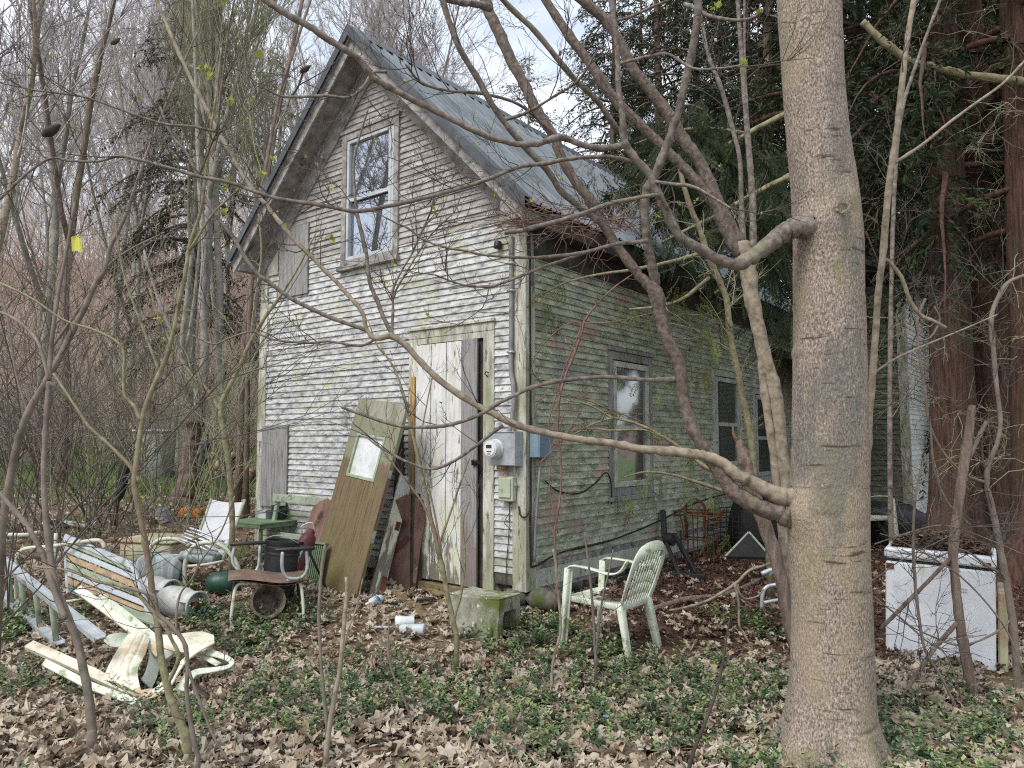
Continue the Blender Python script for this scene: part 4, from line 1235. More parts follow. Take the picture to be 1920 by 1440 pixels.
sapling('sapling', 'tall olive sapling with its foot in front of the toppled chairs', [[(355, 1428, 17), (348, 1380, 16), (332, 1342, 15), (322, 1315, 14), (315, 1292, 14), (302, 1230, 13), (295, 1167, 12), (287, 1130, 12), (282, 1075, 11), (270, 1005, 11), (260, 955, 10), (252, 905, 10), (258, 850, 10), (263, 813, 9), (273, 763, 9), (293, 713, 9), (313, 667, 9), (327, 613, 8), (337, 563, 8), (350, 497, 8), (353, 470, 7), (365, 430, 7), (377, 393, 6), (385, 333, 6), (392, 260, 5), (405, 180, 4), (415, 90, 3)],
        [(310, 1290, 8), (335, 1235, 8), (322, 1200, 7), (310, 1175, 9), (287, 1148, 9), (262, 1118, 8), (225, 1098, 7), (180, 1090, 5), (130, 1070, 4), (60, 1062, 3)],
        [(262, 905, 8), (240, 870, 7), (200, 830, 6), (167, 800, 6), (140, 760, 5), (100, 700, 4)],
        [(265, 790, 8), (250, 760, 7), (233, 740, 6), (232, 700, 6), (228, 650, 5), (180, 620, 5), (120, 600, 4), (60, 560, 4), (0, 530, 4)],
        [(300, 700, 6), (270, 620, 5), (240, 540, 4), (225, 480, 4), (215, 400, 3)],
        [(355, 470, 6), (400, 400, 5), (450, 350, 4), (470, 300, 3)]], 3.85, 'greenlimb', (2.4, .42, .003), buds=True)
sapling('sapling', 'bent sapling carrying long twigs over the toppled chairs', [[(372, 1420, 9), (362, 1380, 9), (350, 1300, 8), (352, 1250, 8), (345, 1205, 8), (318, 1170, 8), (296, 1150, 8), (290, 1120, 7), (268, 1110, 7), (230, 1100, 5)],
        [(352, 1250, 6), (365, 1290, 6), (380, 1330, 5), (400, 1380, 5), (430, 1430, 5)], [(330, 1190, 5), (332, 1140, 5), (340, 1110, 4), (360, 1085, 4), (378, 1050, 4), (400, 1020, 3), (420, 985, 3), (440, 930, 2.5)]], 3.7, 'browntwig', (4, .4, .003))
sapling('sapling', 'dark forked sapling crossing the left corner of the house', [[(436, 985, 11), (433, 923, 11), (428, 870, 10), (420, 813, 10), (413, 767, 10), (422, 740, 9), (433, 720, 9), (450, 685, 8), (467, 647, 8), (485, 615, 8), (500, 590, 7), (515, 570, 7), (527, 553, 6), (560, 500, 4), (590, 440, 3)],
        [(413, 770, 8), (395, 740, 8), (377, 720, 8), (362, 705, 7), (350, 690, 7), (330, 660, 6), (300, 600, 5), (280, 540, 4)],
        [(470, 645, 5), (478, 560, 4), (490, 480, 3.5), (485, 400, 3)]], 7.2, 'greenlimb', (2.6, .55, .0045), twmat='olivetwig')
sapling('sapling', 'thin upright stem in the leaves left of the trimmed stem', [[(614, 1370, 7), (609, 1320, 6.5), (602, 1243, 6), (598, 1161, 6), (600, 1110, 6), (603, 1070, 5.5), (610, 1022, 4)]], 3.9, 'browntwig', None)
sapling('sapling', 'short trimmed tan stem standing in the leaves below the leaning door', [[(612, 1420, 10), (613, 1400, 9), (624, 1324, 9), (637, 1256, 8), (645, 1170, 8), (650, 1115, 7), (649, 1082, 6)], [(640, 1240, 4), (650, 1190, 3), (668, 1140, 2.5), (680, 1085, 2)]], 3.8, 'palelimb', (2, .25, .002))
sapling('sapling', 'slender green sapling growing up past the boarded door', [[(856, 1190, 9), (853, 1178, 9), (840, 1120, 9), (823, 1037, 9), (815, 1000, 8), (807, 970, 8), (798, 920, 7), (790, 887, 7), (777, 827, 6), (767, 787, 6), (755, 735, 5), (740, 693, 4), (722, 665, 4), (707, 647, 3), (690, 600, 2)],
        [(820, 1030, 5), (845, 960, 4), (865, 900, 3.5), (880, 860, 3)], [(812, 990, 5), (790, 940, 4), (745, 880, 3.5), (705, 830, 3), (680, 810, 2.5)],
        [(850, 1165, 5), (865, 1110, 5), (872, 1050, 4), (868, 980, 3.5), (880, 940, 3)], [(830, 1070, 4), (820, 990, 4), (806, 920, 3), (790, 830, 3), (800, 760, 2.5), (812, 700, 2)]], 5.2, 'greenlimb', (4.5, .42, .0026), buds=False)
sapling('sapling', 'pair of thin red brown stems rising in front of the plastic chair', [[(1117, 1232, 6), (1115, 1205, 5), (1112, 1150, 5), (1107, 1090, 4.5), (1100, 1030, 4), (1096, 1000, 3)], [(1117, 1228, 4), (1123, 1170, 4), (1130, 1120, 3.5), (1142, 1070, 3), (1150, 1030, 2.5)]], 5.0, 'browntwig', (2, .3, .002))
sapling('sapling', 'wavy thin stem between the concrete block and the plastic chair', [[(1035, 1290, 5), (1035, 1255, 5), (1043, 1215, 5), (1050, 1190, 5), (1051, 1160, 5), (1046, 1110, 5), (1042, 1060, 4.5), (1037, 1030, 4)], [(1030, 1440, 4), (1036, 1380, 4), (1033, 1300, 4), (1035, 1260, 3)]], 4.7, 'palelimb', (2, .3, .002), extend=False)
sapling('sapling', 'dark slanting shoot in the ground cover near the thick trunk', [[(1290, 1450, 8), (1300, 1410, 7), (1320, 1360, 6), (1340, 1305, 6), (1352, 1260, 5), (1362, 1200, 4), (1368, 1160, 3)]], 3.7, 'darkwood', (2, .2, .002))
sapling('sapling', 'thin crooked shoot rising from the leaves in the middle foreground', [[(770, 1345, 4), (757, 1310, 4), (737, 1265, 4), (728, 1225, 4), (729, 1180, 3), (731, 1150, 2)], [(737, 1265, 3), (725, 1215, 3), (700, 1180, 2)]], 4.2, 'browntwig', (3, .2, .002))
# red vines climbing the side wall (rooted by the foundation)
vines = [[(1040, 1150, 4), (1044, 1060, 5), (1040, 1000, 6), (1048, 950, 6), (1052, 900, 6), (1050, 850, 7), (1045, 800, 7), (1050, 740, 8), (1062, 700, 8), (1078, 660, 9), (1090, 625, 8), (1097, 600, 8), (1120, 570, 5), (1150, 540, 4), (1185, 515, 3)],
         [(1046, 1000, 4), (1036, 950, 4), (1030, 900, 4), (1034, 850, 4), (1028, 800, 4), (1040, 750, 4), (1055, 700, 4), (1075, 650, 4), (1090, 610, 4), (1070, 605, 3.5), (1045, 620, 3.5), (1020, 645, 3), (1000, 670, 3)],
         [(1052, 830, 4), (1070, 800, 4), (1085, 770, 3), (1060, 740, 3)], [(1010, 870, 3), (1040, 840, 3.5), (1075, 800, 3), (1110, 790, 3)], [(1095, 605, 4), (1140, 605, 4), (1190, 595, 3), (1230, 585, 3)],
         [(1005, 760, 3), (1030, 735, 3), (1060, 740, 3), (1100, 750, 4), (1150, 770, 4), (1200, 790, 4), (1245, 815, 4)]]
ls = [trace([(a_, b_2, w_ * .62) for a_, b_2, w_ in v], 6.3, 6.35, 5, .1, 400 + k) for k, v in enumerate(vines)]
t = thing('climbing_vine', 'leafless red brown vines climbing past the corner of the side wall', 'vine', ground_base(ls[0][0]))
mb = MB()
mb.tubes(ls, 6)
mb.build('stems', mt['redtwig'], t, world=True)
tw = []
shoots(ls, rng, 6, .35, .003, tw, up=.02, lev=1, wig=.25)
mb = MB()
mb.tubes(tw, 4, cap=False)
mb.build('tendrils', mt['redtwig'], t, world=True)['kind'] = 'stuff'
# fallen branch on the dark litter
fb = []
for rows in ([(1212, 1152, 9), (1260, 1138, 13), (1290, 1130, 12), (1340, 1125, 11), (1390, 1110, 10), (1430, 1090, 8), (1470, 1070, 7)],):
    p = [G(a, b) + np.array((0, 0, .03)) for a, b, _ in rows]
    w_ = [c / 2 * q[1] / F for (a, b, c), q in zip(rows, p)]
    s_ = smooth([(*q, w) for q, w in zip(p, w_)], 6)
    fb.append((s_[:, :3], s_[:, 3]))
t = thing('fallen_branch', 'long brown fallen branch lying on dark litter behind the plastic chair', 'branch', fb[0][0][0])
mb = MB()
mb.tubes(fb, 8)
mb.build('limb', mt['snagbark'], t, world=True)
ls = [trace(v, d, d, 5, .05, 420) for v, d in (([(1475, 1040, 5), (1440, 1058, 5), (1405, 1070, 5), (1378, 1095, 6), (1330, 1125, 5), (1290, 1138, 5), (1255, 1145, 4)], 5.9), ([(1378, 1095, 5), (1385, 1130, 4.5), (1386, 1170, 4.5), (1395, 1190, 4), (1420, 1228, 4)], 5.75), ([(1380, 1100, 4), (1395, 1122, 4), (1420, 1118, 3), (1432, 1105, 3)], 5.8))]
t = thing('bare_twig', 'pale forked twig hanging low over the dark litter left of the thick trunk', 'twig', ground_base(ls[0][0]))
mb = MB()
mb.tubes(ls, 6)
mb.build('stems', mt['palelimb'], t, world=True)
for lab, rows in (('long thin grey stick lying across the bottom right corner', [(1600, 1440, 9), (1700, 1400, 9), (1800, 1360, 9), (1930, 1300, 9)]), ('second grey stick lying along the bottom right corner', [(1640, 1400, 5), (1760, 1372, 5), (1850, 1345, 5), (1930, 1310, 5)]), ('dark stick lying in the leaves at the bottom left of centre', [(640, 1425, 4), (690, 1408, 4), (745, 1396, 4)])):
    p = [G(a, b) + np.array((0, 0, .035)) for a, b, _ in rows]
    s_ = smooth([(*q, c / 2 * q[1] / F) for (a, b, c), q in zip(rows, p)], 5)
    mb = MB()
    mb.tubes([(s_[:, :3], s_[:, 3])], 7)
    tag(mb.build('fallen_stick', mt['palelimb' if 'grey' in lab else 'darkwood']), lab, 'stick')
# ================================================================== THINGS IN THE YARD
def arc(c, r, a0, a1, n, ex, ez):
    c, ex, ez = map(np.array, (c, ex, ez))
    return [c + ex * r * math.cos(R(a0 + (a1 - a0) * i / n)) + ez * r * math.sin(R(a0 + (a1 - a0) * i / n)) for i in range(n + 1)]


def frame_rot(x, z):
    """rotation whose local x and z point along the given world directions"""
    z = unit(z)
    y = unit(np.cross(z, unit(x)))
    x = np.cross(y, z)
    return Matrix(np.stack([x, y, z], 1).tolist())


# ---- moulded plastic armchair: x across, faces +y, z up
def plastic_chair(t, mat, slat_back=True, leg=.41):
    SH = leg
    mb = MB()
    mb.grid(lambda u, v: ((u - .5) * (.46 - .05 * v), .24 - .46 * v, SH + .012 - .03 * math.sin(math.pi * u) * math.sin(math.pi * min(1, v * 1.1)) - .02 * v + (.0 if 0 < u < 1 and 0 < v < 1 else 0)), 12, 12)
    mb.grid(lambda u, v: ((.5 - u) * (.46 - .05 * v), .24 - .46 * v, SH - .008 - .03 * math.sin(math.pi * u) * math.sin(math.pi * min(1, v * 1.1)) - .02 * v), 12, 12)
    for sx in (-1, 1):
        mb.bar((sx * .228, .24, SH - .01), (sx * .205, -.22, SH - .03), .016, .045)
    mb.bar((-.23, .245, SH - .012), (.23, .245, SH - .012), .016, .05)
    mb.bar((-.2, -.225, SH - .03), (.2, -.225, SH - .03), .016, .045)
    mb.build('seat', mat, t, bevel=.004)
    for sx in (-1, 1):
        # front leg runs on into the arm
        ft, kn = np.array((sx * .27, .29, 0)), np.array((sx * .255, .235, .64 * leg / .41))
        mb = MB()
        mb.bar(ft, kn, .05, .03, up=(0, 1, 0), w2=.05, h2=.045)
        mb.bar(ft + (sx * -.02, -.012, 0), kn + (sx * -.02, -.012, 0), .012, .05, up=(0, 1, 0))
        mb.build('leg', mat, t, bevel=.006)
        mb = MB()
        mb.bar((sx * .235, -.30, 0), (sx * .205, -.21, SH), .055, .03, up=(0, 1, 0), w2=.075, h2=.045)
        mb.bar((sx * .215, -.29, 0), (sx * .185, -.2, SH), .012, .055, up=(0, 1, 0), w2=.012, h2=.06)
        mb.build('leg', mat, t, bevel=.006)
        pts = smooth([kn + (0, .0, -.03), kn + (0, -.02, .012), kn + (0, -.08, .022), np.array((sx * .265, .0, .655)), np.array((sx * .268, -.15, .635)), np.array((sx * .25, -.24, .66)), np.array((sx * .225, -.29, .74))], 5)
        mb = MB()
        k = len(pts)
        V, Fs = [], []
        for i, p in enumerate(pts):
            w = .028 - .008 * max(0, i / k - .6)
            tn_ = unit(np.gradient(pts, axis=0)[i])
            up = unit(np.cross(np.array((1, 0, 0)), tn_)) * (1)
            for a, b in ((-w, -.006), (w, -.006), (w * .9, .008), (-w * .9, .008)):
                V.append(p + np.array((a, 0, 0)) + up * b)
        for i in range(k - 1):
            for j in range(4):
                Fs.append((i * 4 + j, i * 4 + (j + 1) % 4, i * 4 + 4 + (j + 1) % 4, i * 4 + 4 + j))
        Fs += [(3, 2, 1, 0), (k * 4 - 4, k * 4 - 3, k * 4 - 2, k * 4 - 1)]
        mb.add(V, Fs)
        mb.build('arm', mat, t, bevel=.004)
    # arched back leaning rearward
    bk = lambda x, h: np.array((x, -.215 - .17 * h / .45 - .02 * math.cos(x * 6) * h, SH - .04 + h))
    arch = [(-.205, 0), (-.225, .12), (-.228, .25), (-.215, .36), (-.17, .43), (-.09, .462), (0, .47), (.09, .462), (.17, .43), (.215, .36), (.228, .25), (.225, .12), (.205, 0)]
    c = smooth([bk(x, h) for x, h in arch], 5)
    mb = MB()
    k = len(c)
    V, Fs = [], []
    tg = np.gradient(c, axis=0)
    nb = unit((0, -1, .4))
    for i in range(k):
        inn = unit(np.cross(nb, tg[i]))
        wide = .022 + .016 * math.sin(math.pi * i / (k - 1)) ** 2
        for a, b in ((-wide, -.009), (wide, -.009), (wide, .009), (-wide, .009)):
            V.append(c[i] + inn * a + nb * b)
    for i in range(k - 1):
        for j in range(4):
            Fs.append((i * 4 + j, i * 4 + (j + 1) % 4, i * 4 + 4 + (j + 1) % 4, i * 4 + 4 + j))
    Fs += [(3, 2, 1, 0), (k * 4 - 4, k * 4 - 3, k * 4 - 2, k * 4 - 1)]
    mb.add(V, Fs)
    if slat_back:
        for q in range(9):
            x = -.172 + .043 * q
            top = .455 - 2.2 * max(0, abs(x) - .06) ** 1.6 * 1.3
            pts = [bk(x * (1 - .1 * (1 - h / .45)), h) for h in np.linspace(0, top, 6)]
            for a, b in zip(pts, pts[1:]):
                mb.bar(a, b, .019, .009, up=(0, -1, .3))
        mb.bar(bk(-.2, .01), bk(.2, .01), .02, .04)
    else:
        mb.grid(lambda u, v: bk((u - .5) * .40, v * .44) + np.array((0, .006 * math.cos(u * 40), 0)), 40, 8)
        mb.grid(lambda u, v: bk((.5 - u) * .40, v * .44) + np.array((0, -.012, 0)), 10, 8)
    mb.build('backrest', mat, t, bevel=.003)


A_, B_, C_, D_ = G(1066, 1212), G(1152, 1233), G(1208, 1215), G(1135, 1195)
ctr = (A_ + B_ + C_ + D_) / 4
fwd = (A_ + D_) / 2 - (B_ + C_) / 2
yaw = math.atan2(-fwd[0], fwd[1])
t = thing('plastic_armchair', 'pale mossy plastic armchair standing upright with a slatted back and leaves on its seat', 'chair', (ctr[0], ctr[1], float(g(ctr[0], ctr[1])) - .015), (0, 0, yaw))
plastic_chair(t, mt['plastic'])
t.scale = (.94, .94, .94)
t.location.x += .025
WM[t.name] = np.array(Matrix.LocRotScale(t.location, t.rotation_euler if t.rotation_mode != 'QUATERNION' else t.rotation_quaternion, t.scale))
CHAIR = t
# a plastic chair toppled over, legs pointing up to the left, and a broken arm loop beside it
def ribbon(rows, w, mat, nm, par, th=.006, up=(0, .3, 1), w1=None):
    c = smooth([(*P(*q[:3]), q[3] if len(q) > 3 else w) for q in rows], 5)
    c, ww = c[:, :3], c[:, 3]
    mb = MB()
    tg = np.gradient(c, axis=0)
    V, k = [], len(c)
    for i in range(k):
        sd = unit(np.cross(tg[i], up))
        u2 = unit(np.cross(sd, tg[i]))
        for a_, b_3 in ((-ww[i], -th), (ww[i], -th), (ww[i], th), (-ww[i], th)):
            V.append(c[i] + sd * a_ + u2 * b_3)
    Fs = [(i * 4 + j, i * 4 + (j + 1) % 4, i * 4 + 4 + (j + 1) % 4, i * 4 + 4 + j) for i in range(k - 1) for j in range(4)] + [(3, 2, 1, 0), (k * 4 - 4, k * 4 - 3, k * 4 - 2, k * 4 - 1)]
    mb.add(V, Fs)
    return mb.build(nm, mt[mat], par, world=True, bevel=.003, smooth=False)


def shell(left, right, mat, nm, par, bow, grooves=0, th=.008):
    L_, R_ = smooth([P(*q) for q in left], 6), smooth([P(*q) for q in right], 6)
    n_ = len(L_) - 1
    nrm_ = unit(np.cross(R_[n_ // 2] - L_[n_ // 2], L_[-1] - L_[0]))
    if nrm_[1] > 0:
        nrm_ = -nrm_
    mb = MB()
    for dz, fl in ((0, 1), (-th, -1)):
        def f(u, v, dz=dz, fl=fl):
            uu = u if fl > 0 else 1 - u
            i = v * n_
            k = min(int(i), n_ - 1)
            A1 = L_[k] + (L_[k + 1] - L_[k]) * (i - k)
            B1 = R_[k] + (R_[k + 1] - R_[k]) * (i - k)
            gr_ = -.007 * sum(math.exp(-((uu - (q + 1) / (grooves + 1)) / .035) ** 2) for q in range(grooves))
            return A1 + (B1 - A1) * uu + nrm_ * (bow * math.sin(math.pi * uu) + gr_ + dz)
        mb.grid(f, 40, 18)
    return mb.build(nm, mt[mat], par, world=True)


t = thing('plastic_chair', 'cream stained plastic chair toppled over with its legs pointing up to the left', 'chair', G(235, 1300))
ribbon([(146, 1104, 5.35), (210, 1152, 5.25), (276, 1204, 5.15), (300, 1228, 5.1)], .028, 'plasticwarm', 'leg', t, .014, (.3, -1, .8))
ribbon([(185, 1119, 5.5), (240, 1160, 5.42), (297, 1207, 5.3), (320, 1232, 5.25)], .034, 'plastic', 'leg', t, .014, (.3, -1, .8))
ribbon([(54, 1209, 5.0), (120, 1238, 4.95), (185, 1268, 4.88), (276, 1310, 4.75)], .034, 'plasticwarm', 'leg', t, .014, (.2, -.5, 1))
ribbon([(84, 1243, 4.8), (130, 1266, 4.76), (172, 1287, 4.74), (258, 1318, 4.68)], .022, 'plastic', 'leg', t, .02, (.2, -1, .6))
shell([(243, 1185, 5.2), (222, 1215, 5.05), (205, 1245, 4.92), (192, 1275, 4.84)], [(281, 1197, 5.15), (272, 1226, 5.0), (258, 1258, 4.85), (266, 1303, 4.74)], 'plasticwarm', 'seat', t, .03, 3)
shell([(194, 1200, 5.5), (205, 1190, 5.5), (225, 1186, 5.5), (241, 1188, 5.5)], [(196, 1204, 5.45), (208, 1212, 5.4), (226, 1212, 5.4), (240, 1206, 5.4)], 'plastic', 'apron', t, .0)
ribbon([(262, 1302, 4.74, .03), (285, 1300, 4.76, .05), (305, 1290, 4.82, .055), (327, 1262, 4.95, .032), (345, 1240, 5.05, .026), (366, 1222, 5.15, .03), (395, 1204, 5.25, .035)], .03, 'plasticwarm', 'arm', t, .006, (-.3, -.6, 1))
shell([(301, 1190, 5.3), (335, 1188, 5.35), (375, 1184, 5.4), (400, 1190, 5.4)], [(303, 1214, 5.15), (335, 1222, 5.15), (375, 1222, 5.15), (402, 1206, 5.25)], 'plasticwarm', 'backrest', t, .015, 4)
ribbon([(283, 1204, 5.2), (290, 1230, 5.12), (284, 1262, 5.0), (274, 1284, 4.92)], .05, 'plastic', 'side_panel', t, .006, (.9, -.3, .3))
t = thing('plastic_chair', 'pale green broken plastic chair arm looping over the leaves right of the toppled chair', 'chair', G(385, 1285))
ribbon([(338, 1296, 4.86, .04), (350, 1276, 4.95, .036), (368, 1261, 5.03, .03), (400, 1256, 5.06, .022), (428, 1250, 5.1, .018), (434, 1240, 5.15, .018), (415, 1230, 5.2, .022), (388, 1222, 5.25, .028)], .03, 'plastic', 'arm', t, .006, (0, -.5, 1))
ribbon([(368, 1222, 5.3), (388, 1234, 5.22), (410, 1246, 5.12)], .02, 'plastic', 'brace', t, .006, (0, -.4, 1))

# ---- concrete chimney block lying on its side
c0 = G(934, 1208)
e1 = unit(G(866, 1181) - c0)
e2 = unit(G(997, 1172) - c0)
th_ = math.atan2(e2[1], e2[0])
t = thing('concrete_block', 'big mossy hollow concrete block standing at the corner of the house', 'concrete block', (c0[0], c0[1], float(g(c0[0], c0[1])) - .03), (0, 0, th_))
W_, H_, D2 = .31, .36, .46
outer = [(0, 0), (.055, 0)] + [(.055, .215), (.062, .245), (.085, .262), (W_ - .085, .262), (W_ - .062, .245), (W_ - .055, .215)] + [(W_ - .055, 0), (W_, 0), (W_, H_), (0, H_)]
mb = MB()
k = len(outer)
V = []
for yy in np.linspace(0, D2, 5):
    for x, z in outer:
        V.append((x + rng.normal(0, .003), yy + rng.normal(0, .003), z + rng.normal(0, .003)))
Fs = [(j * k + i, j * k + (i + 1) % k, (j + 1) * k + (i + 1) % k, (j + 1) * k + i) for j in range(4) for i in range(k)]
for o_ in (0, 4 * k):
    q = [(0, 1, 2, 3, 11), (11, 3, 4, 5, 6, 10), (10, 6, 7, 8, 9)]
    Fs += [tuple(i + o_ for i in (f if o_ == 0 else f[::-1])) for f in q]
mb.add(V, Fs)
mb.build('block', mt['concrete'], t, smooth=False, bevel=.008)
# ---- timber by the foundation
p, q = G(1000, 1158), G(1072, 1140)
t = thing('timber', 'mossy squared timber lying along the foundation behind the concrete block', 'timber', p)
MB().bar(p + (0, .1, .05), q + (0, .1, .06), .14, .13).build('beam', mt['rot'], t, world=True, bevel=.012, smooth=False)

# ---- old door leaning on the wall
bl, br_ = G(579, 1090), G(668, 1128)
xdir = unit(br_ - bl)
wd = np.linalg.norm(br_ - bl)
tl = P(668, 742, 7.52)
tr_ = P(775, 752, 6.98)
zd = unit((tl + tr_) / 2 - (bl + br_) / 2)
hd = np.linalg.norm((tl + tr_) / 2 - (bl + br_) / 2)
wd = .88
Rm = frame_rot(xdir, zd)
t = thing('old_door', 'mossy old wooden door with a square frosted light leaning on the house wall', 'door', (bl + br_) / 2 - np.array((0, 0, .03)), Rm)
mb = MB()
wx0, wx1, wz0, wz1 = -.25, .21, hd * .60, hd * .80
for s_ in ((-wd / 2, 0, wx0 - .03, hd), (wx1 + .03, 0, wd / 2, hd), (wx0 - .03, 0, wx1 + .03, wz0 - .03), (wx0 - .03, wz1 + .03, wx1 + .03, hd)):
    mb.span((s_[0], -.02, s_[1]), (s_[2], .02, s_[3]))
mb.build('panel', mt['olddoor'], t, smooth=False, bevel=.003)
mb = MB()
frame4(mb, wx0 - .03, wx1 + .03, wz0 - .03, wz1 + .03, .03, -.028, .022, 'x')
fr = mb.build('light_frame', mt['greentube'], t, bevel=.003, smooth=False)
MB().span((wx0, -.006, wz0), (wx1, .006, wz1)).build('frosted_light', mt['frost'], fr, smooth=False)
MB().span((wd / 2 - .002, -.014, hd * .30), (wd / 2 + .004, .014, hd * .36)).span((wd / 2 - .002, -.014, hd * .62), (wd / 2 + .004, .014, hd * .66)).build('hinge', mt['galv'], t, smooth=False)


def leaning(name, label, cat, bl, br_, top_d, mat, pix_tl, th=.03, bevel=.003):
    """a board standing on two ground points, leaning back to a point seen at a pixel"""
    bl, br_ = np.array(bl), np.array(br_)
    x = unit(br_ - bl)
    tl = P(pix_tl[0], pix_tl[1], top_d)
    z = unit(tl - bl)
    h = np.linalg.norm(tl - bl)
    t = thing(name, label, cat, (bl + br_) / 2 - np.array((0, 0, .02)), frame_rot(x, z))
    w = np.linalg.norm(br_ - bl)
    return t, w, h


t, w, h = leaning('white_door', 'white painted door seen edge on behind the mossy leaning door', 'door', G(690, 1122), G(716, 1119), 7.35, 'vinyl', (750, 890))
MB().span((-w / 2, -.01, 0), (w / 2, .035, h)).build('edge', mt['whiteplank'], t, bevel=.003, smooth=False)
MB().span((w * .1, -.016, .10), (w * .45, -.011, .22)).span((w * .1, -.016, h * .55), (w * .45, -.011, h * .62)).build('hinge', mt['rust'], t, smooth=False)
t, w, h = leaning('broken_door', 'red brown broken panel standing between the white door edge and the boarded door', 'panel', G(722, 1102), G(776, 1108), 7.25, 'redboard', (742, 925))
w = .36
mb = MB()
mb.prism([(-w / 2, 0), (w / 2 - .03, -.04), (w / 2 - .02, h * .55), (w / 2, h * .78), (w / 2 - .05, h * .98), (-w * .1, h * 1.02), (-w / 2 + .02, h * .93), (-w / 2, h * .4)], (0, 0, 0), (0, 1, 0), .018, ax=((1, 0, 0), (0, 0, 1)))
mb.build('sheet', mt['redboard'], t, smooth=False)
MB().bar((-w * .4, -.012, h * .33), (w * .1, -.02, h * .58), .05, .012, up=(0, 1, 0)).build('torn_strip', mt['maroon'], t, smooth=False)
t, w, h = leaning('dark_board', 'narrow dark board upright beside the red brown panel', 'board', G(772, 1108), G(786, 1106), 7.2, 'darkwood', (775, 922))
MB().span((-.05, .0, 0), (.07, .03, h)).build('board', mt['darkwood'], t, smooth=False)
t, w, h = leaning('dark_board', 'tall dark plank leaning in the gap between the mossy door and the door casing', 'board', G(735, 1095), G(760, 1095), 7.45, 'darkwood', (752, 790))
MB().span((-.1, .0, 0), (.08, .025, h)).build('board', mt['darkwood'], t, smooth=False)
# planks and litter on the ground by the step
for lab, a, b, wdt, m_ in (('rotting plank lying diagonally on the leaves below the boarded door', (742, 1118), (812, 1172), .085, 'rot'), ('mossy short plank pointing at the door sill', (775, 1098), (832, 1122), .1, 'rot'), ('mossy wide board lying flat under the boarded door', (792, 1090), (868, 1108), .14, 'rot'), ('brown stick of wood among the planks', (722, 1140), (815, 1128), .05, 'darkwood'), ('small pale offcut beside the green sapling', (825, 1135), (862, 1150), .07, 'rot')):
    p, q = G(*a), G(*b)
    mb = MB()
    mb.bar(p + (0, 0, .035), q + (0, 0, .03), wdt, .022)
    tag(mb.build('plank', mt[m_], None, bevel=.003, smooth=False), lab, 'plank')


def lying(p, axis, prof, seg=20, roll=0):
    """lathe profile laid along a horizontal axis"""
    ax_ = unit(axis)
    s_ = unit(np.cross((0, 0, 1), ax_))
    u_ = np.cross(ax_, s_)
    mb = MB()
    mb.lathe(prof, seg, p, ax=np.array([s_, u_, ax_]))
    return mb


b_ = G(690, 1143)
t = thing('plastic_bottle', 'small clear plastic bottle with a blue label lying by the mossy door', 'bottle', b_)
ax1 = unit(G(722, 1130) - b_)
pc = b_ + np.array((0, 0, .05))
lying(pc, ax1, [(.012, -.03), (.014, 0), (.014, .02), (.034, .06), (.036, .075)]).build('neck', mt['clear'], t, world=True)
lying(pc, ax1, [(.0365, .076), (.0365, .15)]).build('label', mt['bluelabel'], t, world=True)
lying(pc, ax1, [(.034, .151), (.036, .16), (.036, .21), (.03, .225)]).build('body', mt['clear'], t, world=True)
b_ = G(740, 1182)
t = thing('glass_jar', 'clear crushed cup lying on the leaves left of the concrete block', 'cup', b_)
lying(b_ + np.array((0, .02, .055)), unit((1, .25, 0)), [(.05, 0), (.055, .03), (.046, .08), (.05, .14), (.047, .15)]).build('cup', mt['clear'], t, world=True)
b_ = G(745, 1190)
t = thing('white_cup', 'white foam cup fallen flat in front of the clear cup', 'cup', b_)
lying(b_ + np.array((.02, 0, .045)), unit((1, -.15, 0)), [(.03, 0), (.035, .02), (.04, .1), (.047, .19), (.043, .2)]).build('cup', mt['vinyl'], t, world=True)
b_ = G(712, 1186)
tag(MB().prism([(-.1, 0), (.02, .03), (.1, .01), (.06, -.02)], b_ + np.array((0, 0, .04)), (0, 0, 1), .006, ax=((1, 0, 0), (0, 1, 0))).build('paper_scrap', mt['sling'], None, smooth=False), 'white paper scrap left of the fallen cups', 'paper')

# ---- brown padded metal chair with a bucket beside it
c_ = G(500, 1155)
t = thing('padded_chair', 'brown padded tubular armchair with cracked vinyl seat in front of the mossy door', 'chair', (c_[0], c_[1], float(g(c_[0], c_[1]))), (0, 0, R(20)))
mb = MB()
mb.grid(lambda u, v: ((u - .5) * .62, (v - .5) * .5, .33 + .028 * math.sin(math.pi * u) ** .5 * math.sin(math.pi * v) ** .5 + .025 * math.sin(u * 5 + 1)), 16, 12)
mb.grid(lambda u, v: ((.5 - u) * .62, (v - .5) * .5, .325 - .02 * math.sin(math.pi * u) + .025 * math.sin((1 - u) * 5 + 1)), 16, 4)
mb.build('seat', mt['brownpad'], t)
for sx, nm in ((-1, 'leg'), (1, 'leg')):
    for sy in (-1, 1):
        mb = MB()
        mb.tubes([(smooth([(sx * .28, sy * .27, -.02), (sx * .27, sy * .24, .16), (sx * .24, sy * .2, .30), (sx * .14, sy * .19, .31)], 5), .013)], 8)
        mb.build('leg', mt['tube'] if sy < 0 else mt['darkwood'], t)
mb = MB()
loop = smooth([(.10, -.26, .56), (.10, -.255, .44), (.13, -.25, .36), (.2, -.25, .335), (.27, -.24, .35), (.30, -.24, .42), (.29, -.24, .56)], 5)
mb.tubes([(loop, .014)], 8).build('arm_loop', mt['alum'], t)
MB().box((.2, -.25, .575), (.32, .05, .028)).build('armrest', mt['black'], t, bevel=.008)
mb = MB()
mb.tubes([(smooth([(-.27, .26, .56), (-.28, .25, .42), (-.2, .24, .335), (-.08, .24, .35), (-.06, .25, .56)], 5), .013)], 8).build('arm_loop', mt['alum'], t)
MB().box((-.16, .255, .575), (.3, .05, .028)).build('armrest', mt['black'], t, bevel=.008)
